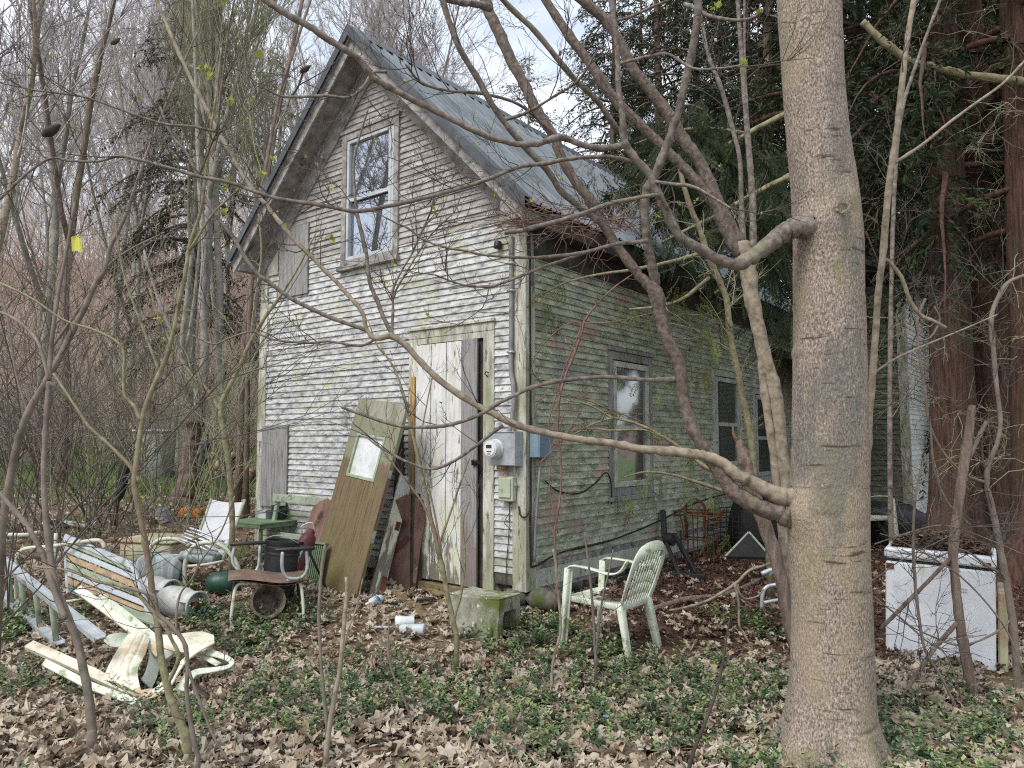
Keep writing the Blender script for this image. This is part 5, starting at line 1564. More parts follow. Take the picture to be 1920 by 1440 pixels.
c_ = G(512, 1135)
t = thing('black_bucket', 'tall black plastic bucket with ribbed rim standing behind the padded chair', 'bucket', c_ + np.array((0, .1, 0)), (R(-3), R(5), 0))
MB().lathe([(.125, 0), (.135, .05), (.155, .42), (.163, .425), (.163, .44), (.157, .445), (.166, .47), (.166, .49), (.16, .495), (.17, .53), (.17, .545), (.155, .545), (.135, .1), (.12, .03)], 30).build('pail', mt['black'], t, sharp=35)
MB().tubes([(smooth([(-.17, 0, .5), (-.12, -.13, .56), (0, -.18, .6), (.12, -.13, .56), (.17, 0, .5)], 5), .004)]).build('handle', mt['galv'], t)
c_ = G(548, 1128)
t = thing('maroon_canister', 'maroon canister tipped against the black bucket behind the chair arm', 'canister', c_ + np.array((0, .05, .28)), (R(-10), R(22), 0))
MB().lathe([(.07, 0), (.075, .04), (.075, .26), (.06, .31), (.035, .33), (.03, .37)], 20).build('body', mt['maroon'], t, sharp=40)
MB().tubes([(smooth([(-.06, -.03, .30), (-.09, -.05, .36), (-.02, -.05, .42), (.03, -.02, .36)], 5), .006)]).span((-.02, -.085, .06), (.02, -.07, .2)).build('handle', mt['alum'], t)
c_ = G(492, 1160)
t = thing('flower_pot', 'dark brown pot lying under the padded chair', 'pot', c_ + np.array((0, .05, .1)), (R(70), 0, R(25)))
MB().lathe([(.08, 0), (.11, .03), (.13, .2), (.14, .205), (.14, .22), (.12, .22), (.09, .03)], 24).build('pot', mt['snagbark'], t, sharp=40)
# black crossed pole leaning by the door, small ribbed green seat, round brown back
p, q = G(616, 1112), P(573, 1020, 6.9)
tag(MB().tubes([(np.array([p, (p + q) / 2, q]), .011)], 8).build('black_pole', mt['black']), 'thin black pole leaning across the mossy door foot', 'pole')
c_ = P(583, 1010, 7.15)
t = thing('ribbed_crate', 'small ribbed grey green crate propped beside the mossy door', 'crate', (c_[0], c_[1], float(g(c_[0], c_[1])) - .01), (R(-12), 0, R(-30)))
mb = MB()
for k in range(7):
    mb.span((-.08 + k * .025, 0, .12), (-.066 + k * .025, .02, .42))
mb.span((-.09, .021, .1), (.1, .034, .43)).span((-.095, -.01, .43), (.105, .045, .45)).span((-.09, .0, 0), (-.06, .03, .099)).span((.07, .0, 0), (.1, .03, .099))
mb.build('crate', mt['midgreen'], t, bevel=.003, smooth=False)
c_ = P(572, 1004, 7.55)
t = thing('chair_back', 'rounded brown wooden chair back leaning on the house wall', 'chair back', (c_[0], c_[1], float(g(c_[0], c_[1]))), (R(-14), R(8), -AZ))
mb = MB()
mb.prism([(-.2, .35), (.2, .35), (.22, .62), (.19, .72), (.1, .79), (-.02, .80), (-.12, .76), (-.2, .66)], (0, 0, 0), (0, 1, 0), .025, ax=((1, 0, 0), (0, 0, 1)))
mb.build('panel', mt['redboard'], t, bevel=.004, smooth=False)
mb = MB()
for sx in (-1, 1):
    mb.bar((sx * .17, .012, 0), (sx * .17, .012, .349), .03, .03, up=(0, 1, 0))
mb.build('leg', mt['rot'], t, smooth=False)
# pale green sawhorse-like frame against the wall
t = thing('folding_frame', 'pale green wooden frame with splayed posts leaning against the wall left of the mossy door', 'frame', HW(-3.05, -.25, float(g(*HW(-3.05, -.25, 0)[:2]))), (R(-6), 0, -AZ))
mb = MB()
mb.bar((-.36, 0, .0), (-.28, 0, .72), .05, .035, up=(0, 1, 0)).bar((.44, 0, 0), (.44, 0, .70), .05, .035, up=(0, 1, 0))
mb.bar((-.33, -.03, .70), (.62, -.03, .69), .03, .085).bar((-.33, -.026, .3), (.46, -.026, .3), .025, .06)
mb.build('frame', mt['greentube'], t, bevel=.004, smooth=False)

# ---- green table with things on it
c_ = G(488, 1045)
gz = float(g(c_[0], c_[1]))
tp = P(487, 985, c_[1])[2]
t = thing('green_table', 'small faded green metal table behind the white lounge chair', 'table', (c_[0], c_[1], gz), (0, 0, R(-34)))
hh = max(.4, tp - gz)
MB().box((0, 0, hh), (.62, .5, .02)).box((0, -.24, hh - .03), (.6, .015, .04)).box((.3, 0, hh - .03), (.015, .46, .04)).build('tabletop', mt['midgreen'], t, bevel=.004, smooth=False)
for sx in (-1, 1):
    for sy in (-1, 1):
        MB().bar((sx * .29, sy * .22, 0), (sx * .26, sy * .2, hh - .01), .03, .03, up=(0, 1, 0)).build('leg', mt['midgreen'], t, smooth=False)
TBL = (c_[0], c_[1], gz + hh + .01)
t = thing('green_bin', 'dark green open bin on the back of the green table', 'bin', (TBL[0] + .16, TBL[1] + .12, TBL[2]), (0, 0, R(-30)))
MB().lathe([(.07, 0), (.075, .01), (.09, .15), (.095, .155), (.085, .155), (.07, .02)], 24).build('bin', mt['green'], t, sharp=40)
t = thing('small_box', 'small white and grey box on the green table beside the bin', 'box', (TBL[0] - .02, TBL[1] + .2, TBL[2]), (0, 0, R(-30)))
MB().span((-.06, -.05, 0), (.06, .05, .07)).build('box', mt['vinyl'], t, bevel=.004, smooth=False)
MB().span((-.065, -.055, .071), (.065, .055, .1)).build('lid', mt['galv'], t, bevel=.004, smooth=False)

# ---- white sling lounge chair with cream tube arms
c_ = G(385, 1098)
gz = float(g(c_[0], c_[1]))
t = thing('lounge_chair', 'white sling lounge chair with tipped back and curved cream tube arms', 'lounge chair', (c_[0], c_[1], gz), (0, 0, R(-8)))
dd = c_[1]
LW = lambda px, py, dz=0: np.array(P(px, py, dd + dz)) - np.array((c_[0], c_[1], gz))
def inloc(p):
    M = np.array(Matrix.Rotation(R(8), 3, 'Z'))
    return M @ p
q4 = [inloc(LW(*v)) for v in ((396, 936, .75), (459, 941, .55), (420, 1043, .1), (372, 1003, .35))]
mb = MB()
mb.grid(lambda u, v: (q4[0] * (1 - u) + q4[1] * u) * (1 - v) + (q4[3] * (1 - u) + q4[2] * u) * v + np.array((0, .02 * math.sin(math.pi * u) * math.sin(math.pi * v), -.02 * math.sin(math.pi * u))), 10, 10)
mb.build('back_sling', mt['sling'], t)
mb = MB()
mb.tubes([(smooth([q4[0], (q4[0] + q4[3]) / 2, q4[3]], 5), .014), (smooth([q4[1] + (0, 0, .02), (q4[1] + q4[2]) / 2, q4[2], q4[2] + (-.03, 0, -.15)], 5), .016)], 8)
mb.build('back_frame', mt['greentube'], t)
mb = MB()
for k in range(5):
    a = inloc(LW(336 + k * 5, 1010 - k * 5, .05 + k * .06))
    b = inloc(LW(404 + k * 4, 1040 - k * 6, -.05 + k * .06))
    mb.tubes([(smooth([a, (a + b) / 2 + (0, 0, .01), b], 3), .011)], 7)
mb.build('seat_slat', mt['alum'], t)
for nm, rows, dz in (('arm', ((347, 1100), (346, 1075), (348, 1052), (356, 1032), (370, 1021), (390, 1017), (410, 1021), (428, 1034), (441, 1052), (447, 1068), (444, 1085)), -.1), ('arm', ((277, 1055), (279, 1035), (287, 1020), (302, 1012), (322, 1010), (340, 1014), (356, 1024)), .35)):
    MB().tubes([(smooth([inloc(LW(a, b, dz)) for a, b in rows], 4), .021)], 10).build(nm, mt['tube'], t)
MB().tubes([(smooth([inloc(LW(352, 1062, -.1)), inloc(LW(390, 1058, -.1)), inloc(LW(420, 1052, -.05))], 3), .014)], 8).build('rail', mt['tube'], t)
# cushions folded on it
def pillow(mb, c, sx, sy, sz, rot, seed=0, n=14):
    r_ = np.random.default_rng(seed)
    Q = np.array(Euler(rot).to_matrix())
    ph_ = r_.uniform(0, 6, 6)
    V, Fs = [], []
    for j in range(n + 1):
        la = -math.pi / 2 + math.pi * j / n
        for i in range(2 * n):
            lo = math.pi * i / n
            f = lambda v, e: math.copysign(abs(v) ** e, v)
            x, y, z = f(math.cos(la), .5) * f(math.cos(lo), .4), f(math.cos(la), .5) * f(math.sin(lo), .4), f(math.sin(la), .6)
            wv = 1 + .05 * math.sin(5 * x + ph_[0]) * math.cos(4 * y + ph_[1]) + .04 * math.sin(9 * y + ph_[2] + 3 * z)
            V.append(Q @ np.array((x * sx / 2 * wv, y * sy / 2 * wv, z * sz / 2 * wv)) + np.array(c))
    m_ = 2 * n
    for j in range(n):
        for i in range(m_):
            Fs.append((j * m_ + i, j * m_ + (i + 1) % m_, (j + 1) * m_ + (i + 1) % m_, (j + 1) * m_ + i))
    mb.add(V, Fs)


c_ = P(302, 1066, dd - .05)
t = thing('folded_cushion', 'faded mint and grey striped cushion folded over the front of the lounge chair', 'cushion', c_)
mb = MB()
pillow(mb, (0, 0, 0), .40, .34, .27, (0, R(6), R(15)), 3)
mb.build('cushion', mt['quilt'], t)
MB().tubes([(smooth([(-.02, -.185, -.12), (-.03, -.19, 0), (-.02, -.16, .13), (0, -.02, .155)], 4), .006)]).build('strap', mt['teal'], t)
c_ = P(376, 1043, dd + .05)
t = thing('folded_cushion', 'flat grey cushion lying on the seat of the lounge chair', 'cushion', c_)
mb = MB()
pillow(mb, (0, 0, 0), .36, .32, .10, (0, R(8), R(5)), 5)
mb.build('cushion', mt['quilt'], t)
c_ = G(258, 1068)
t = thing('plastic_chest', 'beige green plastic chest with leaves on its lid behind the striped cushion', 'chest', (c_[0] + .1, c_[1] + .35, float(g(c_[0], c_[1] + .35))), (0, 0, R(-16)))
MB().span((-.36, -.25, 0), (.3, .25, .20)).build('body', mt['beige'], t, bevel=.02)
MB().span((-.38, -.27, .201), (.32, .27, .25)).build('lid', mt['beige'], t, bevel=.025)

# ---- gas cylinders lying down
def cylinder(name, lab, cat, pa, axis, r_, L, mat, collar=True):
    ax_ = unit(np.array((axis[0], axis[1], 0)))
    c = G(*pa)
    c = c + np.array((0, 0, r_ * .9))
    t = thing(name, lab, cat, (c[0], c[1], float(g(c[0], c[1]))))
    prof = [(.02, 0), (r_ * .55, .012), (r_ * .85, .05), (r_ * .98, .1), (r_, .14), (r_, L - .14), (r_ * .98, L - .1), (r_ * .85, L - .05), (r_ * .5, L - .008), (.02, L)]
    lying(c, ax_, [(max(a, .001), b) for a, b in prof], 32).build('shell', mt[mat], t, world=True, sharp=60)
    lying(c, ax_, [(r_ * 1.004, L * .49), (r_ * 1.012, L * .495), (r_ * 1.012, L * .505), (r_ * 1.004, L * .51)], 32).build('weld_seam', mt[mat], t, world=True)
    if collar:
        s_ = unit(np.cross((0, 0, 1), ax_))
        u_ = np.array((0, 0, 1.))
        mb = MB()
        for a0, a1 in ((20, 160), (200, 340)):
            V = []
            n_ = 12
            for i in range(n_ + 1):
                a = R(a0 + (a1 - a0) * i / n_)
                for rr, l in ((.1, L - .04), (.105, L + .07), (.112, L + .07), (.107, L - .04)):
                    V.append(c + ax_ * l + (s_ * math.cos(a) + u_ * math.sin(a)) * rr)
            mb.add(V, [(i * 4 + j, i * 4 + (j + 1) % 4, i * 4 + 4 + (j + 1) % 4, i * 4 + 4 + j) for i in range(n_) for j in range(4)])
        ring = [c + ax_ * (L + .075) + (s_ * math.cos(a) + u_ * math.sin(a)) * .109 for a in np.linspace(0, 2 * math.pi, 25)]
        mb.tubes([(np.array(ring), .009)], 8, cap=False)
        mb.build('collar', mt[mat], t, world=True)
        mb = lying(c, ax_, [(.018, L), (.018, L + .04), (.03, L + .042), (.03, L + .06)], 12)
        mb.build('valve', mt['rust'], t, world=True)
    return t


cylinder('propane_tank', 'dirty white propane tank lying on its side with its collar facing right', 'propane tank', (303, 1150), (.86, -.5), .128, .39, 'tank')
cylinder('propane_tank', 'second dirty white propane tank mostly hidden behind the front one', 'propane tank', (262, 1128), (.86, -.45), .126, .34, 'tank')
cylinder('green_tank', 'dark green tank lying on the leaves beside the lounge chair', 'tank', (385, 1114), (.98, .1), .105, .30, 'green', False)

# ---- aluminium ladder lying on its edge
gb0, gb1 = G(-60, 1068), G(112, 1224)
na, nb = P(103, 1129, gb1[1]), gb1 + np.array((0, 0, .06))
fa, fb_ = P(-70, 990, gb0[1]), gb0 + np.array((0, 0, .06))
tipn = na + (na - fa) * .30
t = thing('aluminium_ladder', 'dull aluminium ladder standing on its edge at the far left', 'ladder', (na + nb) / 2)
up_ = unit(na - nb)
for a, b in ((tipn, fa), (nb, fb_)):
    mb = MB()
    e_ = unit(np.cross(unit(a - b), up_))
    mb.bar(b, a, .006, .066, up=e_)
    for s_ in (-1, 1):
        mb.bar(b + e_ * s_ * .033, a + e_ * s_ * .033, .034, .006, up=e_)
    mb.build('rail', mt['alum'], t, world=True, smooth=False)
for k in range(7):
    f = .03 + k * .135
    p, q = na + (fa - na) * f, nb + (fb_ - nb) * f
    MB().tubes([(np.array([p, (p + q) / 2, q]), .02)], 10).build('rung', mt['greentube'], t, world=True)

# ---- tubular chair frame and slatted panel
t = thing('metal_chair', 'bent cream tubular chair frame standing behind the ladder', 'chair frame', G(40, 1135))
d_ = 6.6
ls = [(smooth([P(32, 1150, d_), P(31, 1100, d_), P(31, 1055, d_), P(36, 1036, d_), P(52, 1028, d_), P(90, 1025, d_ - .02), P(140, 1018, d_ - .05), P(180, 1013, d_ - .1), P(192, 1018, d_ - .1), P(196, 1035, d_ - .1), P(196, 1110, d_ - .1)], 5), .017),
      (smooth([P(103, 1140, d_ + .2), P(104, 1050, d_ + .2), P(105, 1000, d_ + .2)], 4), .016), (smooth([P(110, 1130, d_), P(160, 1122, d_), P(196, 1100, d_)], 4), .014)]
MB().tubes(ls, 10).build('tube', mt['tube'], t, world=True)
t = thing('metal_tube', 'pale bent tube lying at the left edge behind the bent frame', 'tube', P(20, 1003, 7.6))
MB().tubes([(smooth([P(-60, 1010, 7.6), P(0, 1003, 7.6), P(45, 1003, 7.6), P(75, 998, 7.7)], 5), .02)], 10).build('tube', mt['tube'], t, world=True)
p0, p1, p2, p3 = P(121, 1006, 6.75), P(249, 1060, 6.15), P(288, 1176, 5.75), P(128, 1112, 6.45)
t = thing('slatted_panel', 'leaning folded lounger panel of white teal and tan slats in an aluminium frame', 'slatted panel', (p2 + p3) / 2)
nrm = unit(np.cross(p1 - p0, p3 - p0))
mb = MB()
mb.bar(p0, p1, .05, .022, up=nrm).bar(p1, p2, .035, .02, up=nrm).bar(p0, p3, .03, .02, up=nrm)
mb.build('frame', mt['alum'], t, world=True, smooth=False)
cols = ['greentube', 'vinyl', 'tan', 'greentube', 'vinyl', 'tan', 'teal']
for k, cm in enumerate(cols):
    f0, f1 = (k + .25) / 7.2, (k + 1.0) / 7.2
    a, b = p0 + (p3 - p0) * f0, p1 + (p2 - p1) * f0
    c, e = p1 + (p2 - p1) * f1, p0 + (p3 - p0) * f1
    off = nrm * .006 + nrm * rng.normal(0, .004)
    mb = MB()
    V = [a, b, c, e]
    mb.add([v - off for v in V] + [v + off for v in V], [(0, 1, 2, 3), (7, 6, 5, 4), (0, 4, 5, 1), (1, 5, 6, 2), (2, 6, 7, 3), (3, 7, 4, 0)])
    o = mb.build('slat', mt[cm], t, world=True, smooth=False)
    o['label'] = {'greentube': 'pale green slat', 'vinyl': 'white slat', 'tan': 'tan slat', 'teal': 'teal slat'}[cm]
p, q = P(185, 1112, 5.75), P(300, 1175, 5.45)
p2_, q2_ = P(208, 1128, 5.6), P(285, 1172, 5.4)
tag(MB().bar(P(222, 1140, 5.6), P(305, 1172, 5.5), .1, .02, up=(0, 0, 1)).build('grey_green_board', mt['greentube'], None, bevel=.003, smooth=False), 'short grey green board resting between the slatted panel and the toppled chair', 'board')

# ---- odds and ends farther back on the left
def at(px, py):
    c = G(px, py)
    return (c[0], c[1], float(g(c[0], c[1])))


t = thing('orange_canister', 'faded orange plastic canister lying behind the lounge chair', 'canister', at(360, 972), (0, 0, R(-12)))
MB().span((-.19, -.09, .0), (.19, .09, .15)).build('body', mt['orange'], t, bevel=.03)
MB().lathe([(.03, 0), (.03, .05), (.001, .05)], 12, (.205, 0, .10), ax=np.array([(0, 1, 0), (0, 0, 1), (1, 0, 0)])).build('cap', mt['redboard'], t)
t = thing('white_tub', 'white plastic tub standing behind the olive sapling', 'tub', at(310, 978), (R(12), R(-14), 0))
MB().lathe([(.09, 0), (.105, .17), (.113, .172), (.113, .19), (.1, .19), (.085, .02)], 24).build('tub', mt['vinyl'], t, sharp=40)
t = thing('plastic_sheet', 'bent white plastic sheet lying beside the white tub', 'sheet', at(285, 978), (0, 0, R(-18)))
MB().grid(lambda u, v: ((u - .5) * .5, (v - .5) * .3, .04 + .07 * math.sin(u * 3.1) * (1 - v) + .02 * v), 10, 6).build('sheet', mt['sling'], t)
t = thing('plastic_sheet', 'crumpled pale sheet half buried near the diagonal sapling', 'sheet', at(128, 990), (0, 0, R(10)))
MB().grid(lambda u, v: ((u - .5) * .6, (v - .5) * .35, .05 + .05 * math.sin(u * 6) + .04 * math.sin(v * 5 + u * 3)), 12, 8).build('sheet', mt['paleblue'], t)
bx = at(283, 912)
t = thing('utility_bin', 'grey green tall bin with a white lid in the grass beyond the yard', 'bin', bx, (0, 0, R(8)))
hh = P(283, 812, bx[1])[2] - bx[2]
MB().span((-.3, -.3, 0), (.3, .3, hh)).build('body', mt['shed'], t, bevel=.03)
MB().span((-.33, -.33, hh + .002), (.33, .33, hh + .07)).build('lid', mt['vinyl'], t, bevel=.03)
t = thing('grey_trough', 'pale grey plastic trough lying in front of the grey green bin', 'trough', at(305, 905), (0, 0, R(6)))
MB().prism([(-.34, .26), (.38, .26), (.34, .0), (-.28, 0)], (0, -.2, 0), (0, 1, 0), .4, ax=((1, 0, 0), (0, 0, 1))).span((-.37, -.22, .262), (.41, .22, .285)).build('trough', mt['paleblue'], t, bevel=.02)
cb = at(214, 990)
t = thing('folded_umbrella', 'dark green folded umbrella standing upright on a thin pole at left', 'umbrella', cb, (0, R(8), 0))
hh = P(230, 850, cb[1])[2] - cb[2]
MB().tubes([(np.array([(0, 0, -.05), (0, 0, hh * .5), (0, 0, hh)]), .012)], 8).build('pole', mt['black'], t)
mb = MB()
V, Fs = [], []
nn = 16
prof = [(.012, hh * .36), (.035, hh * .42), (.05, hh * .55), (.055, hh * .75), (.042, hh * .9), (.012, hh * .985)]
for k, (rr, z) in enumerate(prof):
    for i in range(nn):
        a = 2 * math.pi * i / nn
        q = rr * (1 + (.35 if i % 2 else -.2))
        V.append((q * math.cos(a + k * .12), q * math.sin(a + k * .12), z))
Fs = [(k * nn + i, k * nn + (i + 1) % nn, (k + 1) * nn + (i + 1) % nn, (k + 1) * nn + i) for k in range(len(prof) - 1) for i in range(nn)]
mb.add(V, Fs)
mb.build('canopy', mt['green'], t)
# wood heaps
lp = at(408, 905)
t = thing('log_pile', 'loose heap of cut firewood beyond the left corner of the house', 'log pile', lp, (0, 0, 0))
r = np.random.default_rng(31)
lg = MB()
ce = MB()
for k in range(26):
    x, z = r.uniform(-1.1, 1.1), 0
    z = r.uniform(.05, max(.1, .75 - abs(x) * .5))
    y0 = r.uniform(-.3, .3)
    rr = r.uniform(.07, .13)
    dirn = unit((r.normal(0, .3), -1, r.normal(0, .12)))
    a, b = np.array((x, y0, z)), np.array((x, y0, z)) + dirn * .45
    lg.tubes([(np.array([a, (a + b) / 2, b]), rr)], 10)
    ce.tubes([(np.array([b + dirn * .001, b + dirn * .003, b + dirn * .006]), rr * .93)], 10)
lo_ = lg.build('logs', mt['snagbark'], t)
ce.build('cut_ends', mt['logcut'], t)
t = thing('blue_sack', 'small dark blue sack hanging among the trunks beyond the house', 'sack', P(388, 838, 13))
mb = MB()
pillow(mb, (0, 0, 0), .12, .1, .2, (0, 0, 0), 7, 8)
mb.build('sack', material('dark_blue_cloth', [(.3, lin(40, 46, 74)), (.7, lin(62, 70, 104))], 8, bump=.2), t)
MB().tubes([(np.array([(0, 0, .09), (.01, 0, .15), (0, 0, .22)]), .012)]).build('neck', mt['cable'], t)
t = thing('yellow_tag', 'yellow tape tag tied to a thin sapling at upper left', 'tag', P(143, 458, 5.0))
mb = MB()
mb.grid(lambda u, v: ((u - .5) * .075 + .01 * v, .01 * math.sin(u * 6), (.5 - v) * .1 + .008 * math.sin(u * 5)), 8, 6)
mb.build('tape', mt['yellow'], t)
MB().tubes([(smooth([(-.03, 0, .05), (0, .01, .06), (.03, 0, .05)], 3), .003)]).build('knot', mt['yellow'], t)

# ---- by the side wall
w0 = sw_ = None


def on_side(px, py, off):
    """point over a photo pixel on a plane off metres outside the side wall"""
    a, y, z = ray(px, py)
    o = HC + HX * off
    tt = (HX @ (o - np.array((0, 0, 0)))) / (HX @ np.array((a, y, 0)))
    return np.array((a * tt, y * tt, EYE + z * tt))


p = on_side(1256, 1080, .35)
gz = float(g(p[0], p[1]))
q = on_side(1243, 957, .06)
t = thing('black_bracket', 'bent black metal bracket leaning against the side wall behind the plastic chair', 'bracket', (p[0], p[1], gz))
m1 = on_side(1246, 1010, .14)
mb = MB()
mb.bar(q, m1, .06, .05, up=HX).bar(m1, np.array((p[0] + .1, p[1] - .1, gz)), .05, .04, up=HX)
mb.build('bar', mt['black'], t, world=True, bevel=.006, smooth=False)
mb = MB()
mb.lathe([(.04, -.05), (.07, -.05), (.07, .05), (.04, .05)], 16, m1 + HX * .06, ax=np.array([HY, (0, 0, 1), HX]))
mb.build('hub', mt['black'], t, world=True, sharp=40)
mb = MB()
b0 = np.array((p[0] + .05, p[1], gz))
mb.bar(b0 + (0, .0, .45), b0 + (.22, -.05, .02), .05, .04, up=HX).bar(b0 + (-.05, 0, .03), b0 + (.3, -.1, .03), .09, .05)
mb.tubes([(smooth([b0 + (.06, -.05, .5), b0 + (.08, -.05, .3), b0 + (.2, -.1, .06)], 4), .012)], 8)
mb.build('foot', mt['black'], t, world=True, bevel=.005, smooth=False)

# rusty wire plant stand
c_ = G(1305, 1052)
gz = float(g(c_[0], c_[1]))
s_ = c_[1] / F
t = thing('plant_stand', 'rusty wire plant stand with a hooped top against the side wall', 'plant stand', (c_[0], c_[1], gz), (0, 0, R(-25)))
hz = P(1305, 958, c_[1])[2] - gz
wd_ = 95 * s_
ls = []
for zz, k_ in ((hz, 1), (hz * .93, 1), (hz * .45, .75)):
    q_ = [(-wd_ / 2 * k_, -.15 * k_, zz), (wd_ / 2 * k_, -.15 * k_, zz), (wd_ / 2 * k_, .15 * k_, zz), (-wd_ / 2 * k_, .15 * k_, zz), (-wd_ / 2 * k_, -.15 * k_, zz)]
    ls += [(np.array([np.array(a) * (1 - f) + np.array(b) * f for f in (0, .5, 1)]), .008) for a, b in zip(q_, q_[1:])]
for x in np.linspace(-wd_ / 2, wd_ / 2, 5):
    ls.append((smooth([(x, -.15, hz), (x * .8, -.13, hz * .72), (x * .75, -.11, hz * .45), (x * .78, -.12, 0)], 4), .007))
    ls.append((smooth([(x, .15, hz), (x * .8, .13, hz * .72), (x * .75, .11, hz * .45), (x * .78, .12, 0)], 4), .007))
for dy in (-.06, 0, .06):
    ls.append((smooth([(-.04 - .06, dy, hz * .45), (-.11, dy, hz * .9), (-.1, dy, hz * 1.12), (-.0, dy, hz * 1.24), (.1, dy, hz * 1.12), (.11, dy, hz * .9), (.1, dy, hz * .45)], 5), .006))
for k in range(5):
    ls.append((np.array([(-.11, -.07 + .035 * k, hz * .95), (0, -.07 + .035 * k, hz * .96), (.11, -.07 + .035 * k, hz * .95)]), .005))
MB().tubes(ls, 6).build('wire_frame', mt['rust'], t)
# dark wire cage and black folded board
c_ = G(1392, 1038)
gz = float(g(c_[0], c_[1]))
t = thing('wire_cage', 'dark wire mesh cage standing at the side wall beside the rusty stand', 'cage', (c_[0], c_[1], gz), (0, 0, -AZ))
hz = P(1392, 956, c_[1])[2] - gz
ls = []
for x in np.linspace(-.35, .35, 10):
    ls.append((np.array([(x, -.2, 0), (x, -.2, hz / 2), (x, -.2, hz)]), .004))
    ls.append((np.array([(x, .2, 0), (x, .2, hz / 2), (x, .2, hz)]), .004))
for z in np.linspace(0.02, hz, 9):
    q_ = [(-.35, -.2, z), (.35, -.2, z), (.35, .2, z), (-.35, .2, z), (-.35, -.2, z)]
    ls += [(np.array([np.array(a), (np.array(a) + np.array(b)) / 2, np.array(b)]), .005) for a, b in zip(q_, q_[1:])]
MB().tubes(ls, 5).build('mesh', mt['wire'], t)
a_, b_, c2 = P(1362, 1048, 7.6), P(1405, 1003, 7.9), P(1446, 1050, 7.4)
t = thing('black_board', 'black triangular board with a pale rim propped in front of the wire cage', 'board', (a_ + c2) / 2)
nn = unit(np.cross(c2 - a_, b_ - a_))
mb = MB()
mb.add([a_, b_, c2, a_ + nn * .03, b_ + nn * .03, c2 + nn * .03], [(0, 1, 2), (5, 4, 3), (0, 3, 4, 1), (1, 4, 5, 2), (2, 5, 3, 0)])
mb.build('board', mt['black'], t, world=True, smooth=False)
mb = MB()
sgn = 1 if nn[1] < 0 else -1
o_ = nn * (.036 if sgn > 0 else -.006)
mb.bar(a_ + o_, b_ + o_, .02, .008, up=nn).bar(b_ + o_, c2 + o_, .02, .008, up=nn)
mb.build('rim', mt['greentube'], t, world=True, smooth=False)
c_ = P(1410, 985, 9.2)
t = thing('black_sack', 'black plastic sack slumped against the wall behind the wire cage', 'sack', (c_[0] + .15, c_[1] + .3, float(g(c_[0], c_[1] + .3))))
mb = MB()
pillow(mb, (0, 0, .32), .6, .5, .75, (0, .2, 0), 12)
mb.build('sack', mt['black'], t)
# white tubular chair frame fallen behind the thick trunk
d_ = 6.2
t = thing('metal_chair', 'white tubular chair frame lying on dark litter left of the thick trunk', 'chair frame', G(1440, 1140))
ls = [(smooth([P(1428, 1142, d_), P(1430, 1115, d_), P(1436, 1102, d_), P(1450, 1097, d_), P(1480, 1094, d_ - .05), P(1520, 1092, d_)], 5), .016), (smooth([P(1432, 1130, d_ - .1), P(1470, 1123, d_ - .1), P(1510, 1118, d_ - .1)], 4), .014),
      (smooth([P(1428, 1076, d_ + .4), P(1450, 1068, d_ + .4), P(1462, 1080, d_ + .35), P(1475, 1100, d_ + .2)], 4), .02), (smooth([P(1445, 1080, d_ + .5), P(1458, 1052, d_ + .5), P(1475, 1030, d_ + .5)], 4), .014)]
MB().tubes(ls, 10).build('tube', mt['alum'], t, world=True)
# pale chair and black sack by the wing
c_ = P(1618, 1000, 9.6)
t = thing('plastic_armchair', 'pale plastic chair half hidden behind the right side of the thick trunk', 'chair', (c_[0], c_[1], float(g(c_[0], c_[1]))), (0, 0, R(200)))
plastic_chair(t, mt['plastic'])
c_ = P(1672, 980, 9.9)
t = thing('black_sack', 'black rubbish sack lying beside the freezer near the bright wing wall', 'sack', (c_[0], c_[1], float(g(c_[0], c_[1]))))
mb = MB()
pillow(mb, (0, 0, .25), .75, .6, .62, (0, .1, .3), 15)
mb.build('sack', mt['black'], t)

# ---- chest freezer
fl, fr_ = G(1660, 1222), G(1868, 1258)
xd = unit((fr_ - fl) * (1, 1, 0))
wF = np.linalg.norm((fr_ - fl)[:2])
ang_ = math.atan2(xd[1], xd[0])
hF = P(1656, 1046, fl[1])[2] - float(g(fl[0], fl[1]))
hF = max(.7, min(.9, hF))
bl_ = (fl + fr_) / 2
t = thing('chest_freezer', 'old white chest freezer with stained front standing under the cedars', 'freezer', (bl_[0], bl_[1], min(float(g(fl[0], fl[1])), float(g(fr_[0], fr_[1]))) - .02), (0, R(2.0), ang_))
DF = .62
MB().span((-wF / 2, 0, 0.02), (wF / 2, DF, hF)).build('cabinet', mt['freezer'], t, bevel=.012, smooth=False)
MB().span((-wF / 2 + .012, .012, hF + .001), (wF / 2 - .012, DF - .012, hF + .022)).build('gasket', mt['rubber'], t, smooth=False)
MB().span((-wF / 2 - .008, -.014, hF + .023), (wF / 2 + .008, DF, hF + .10)).build('lid', mt['freezer'], t, bevel=.014, smooth=False)
MB().box((-wF / 2 + .03, -.004, hF - .035), (.05, .008, .04)).build('rust_patch', mt['rust'], t, smooth=False)
MB().box((wF / 2 - .05, -.022, hF + .05), (.05, .014, .022)).build('lid_lock', mt['rust'], t, bevel=.003, smooth=False)
q = MB()
for k in range(8):
    q.box((wF / 2 - .22 + .015 * (k % 4), -.003, hF - .14 - .02 * (k // 4)), (.009, .004, .008))
q.build('maker_badge', mt['galv'], t, smooth=False)
MB().span((wF / 2 + .012, .05, .0), (wF / 2 + .07, .5, hF * .8)).build('loose_panel', mt['beige'], t, bevel=.01, smooth=False)
FRZ = (t, wF, DF, hF)
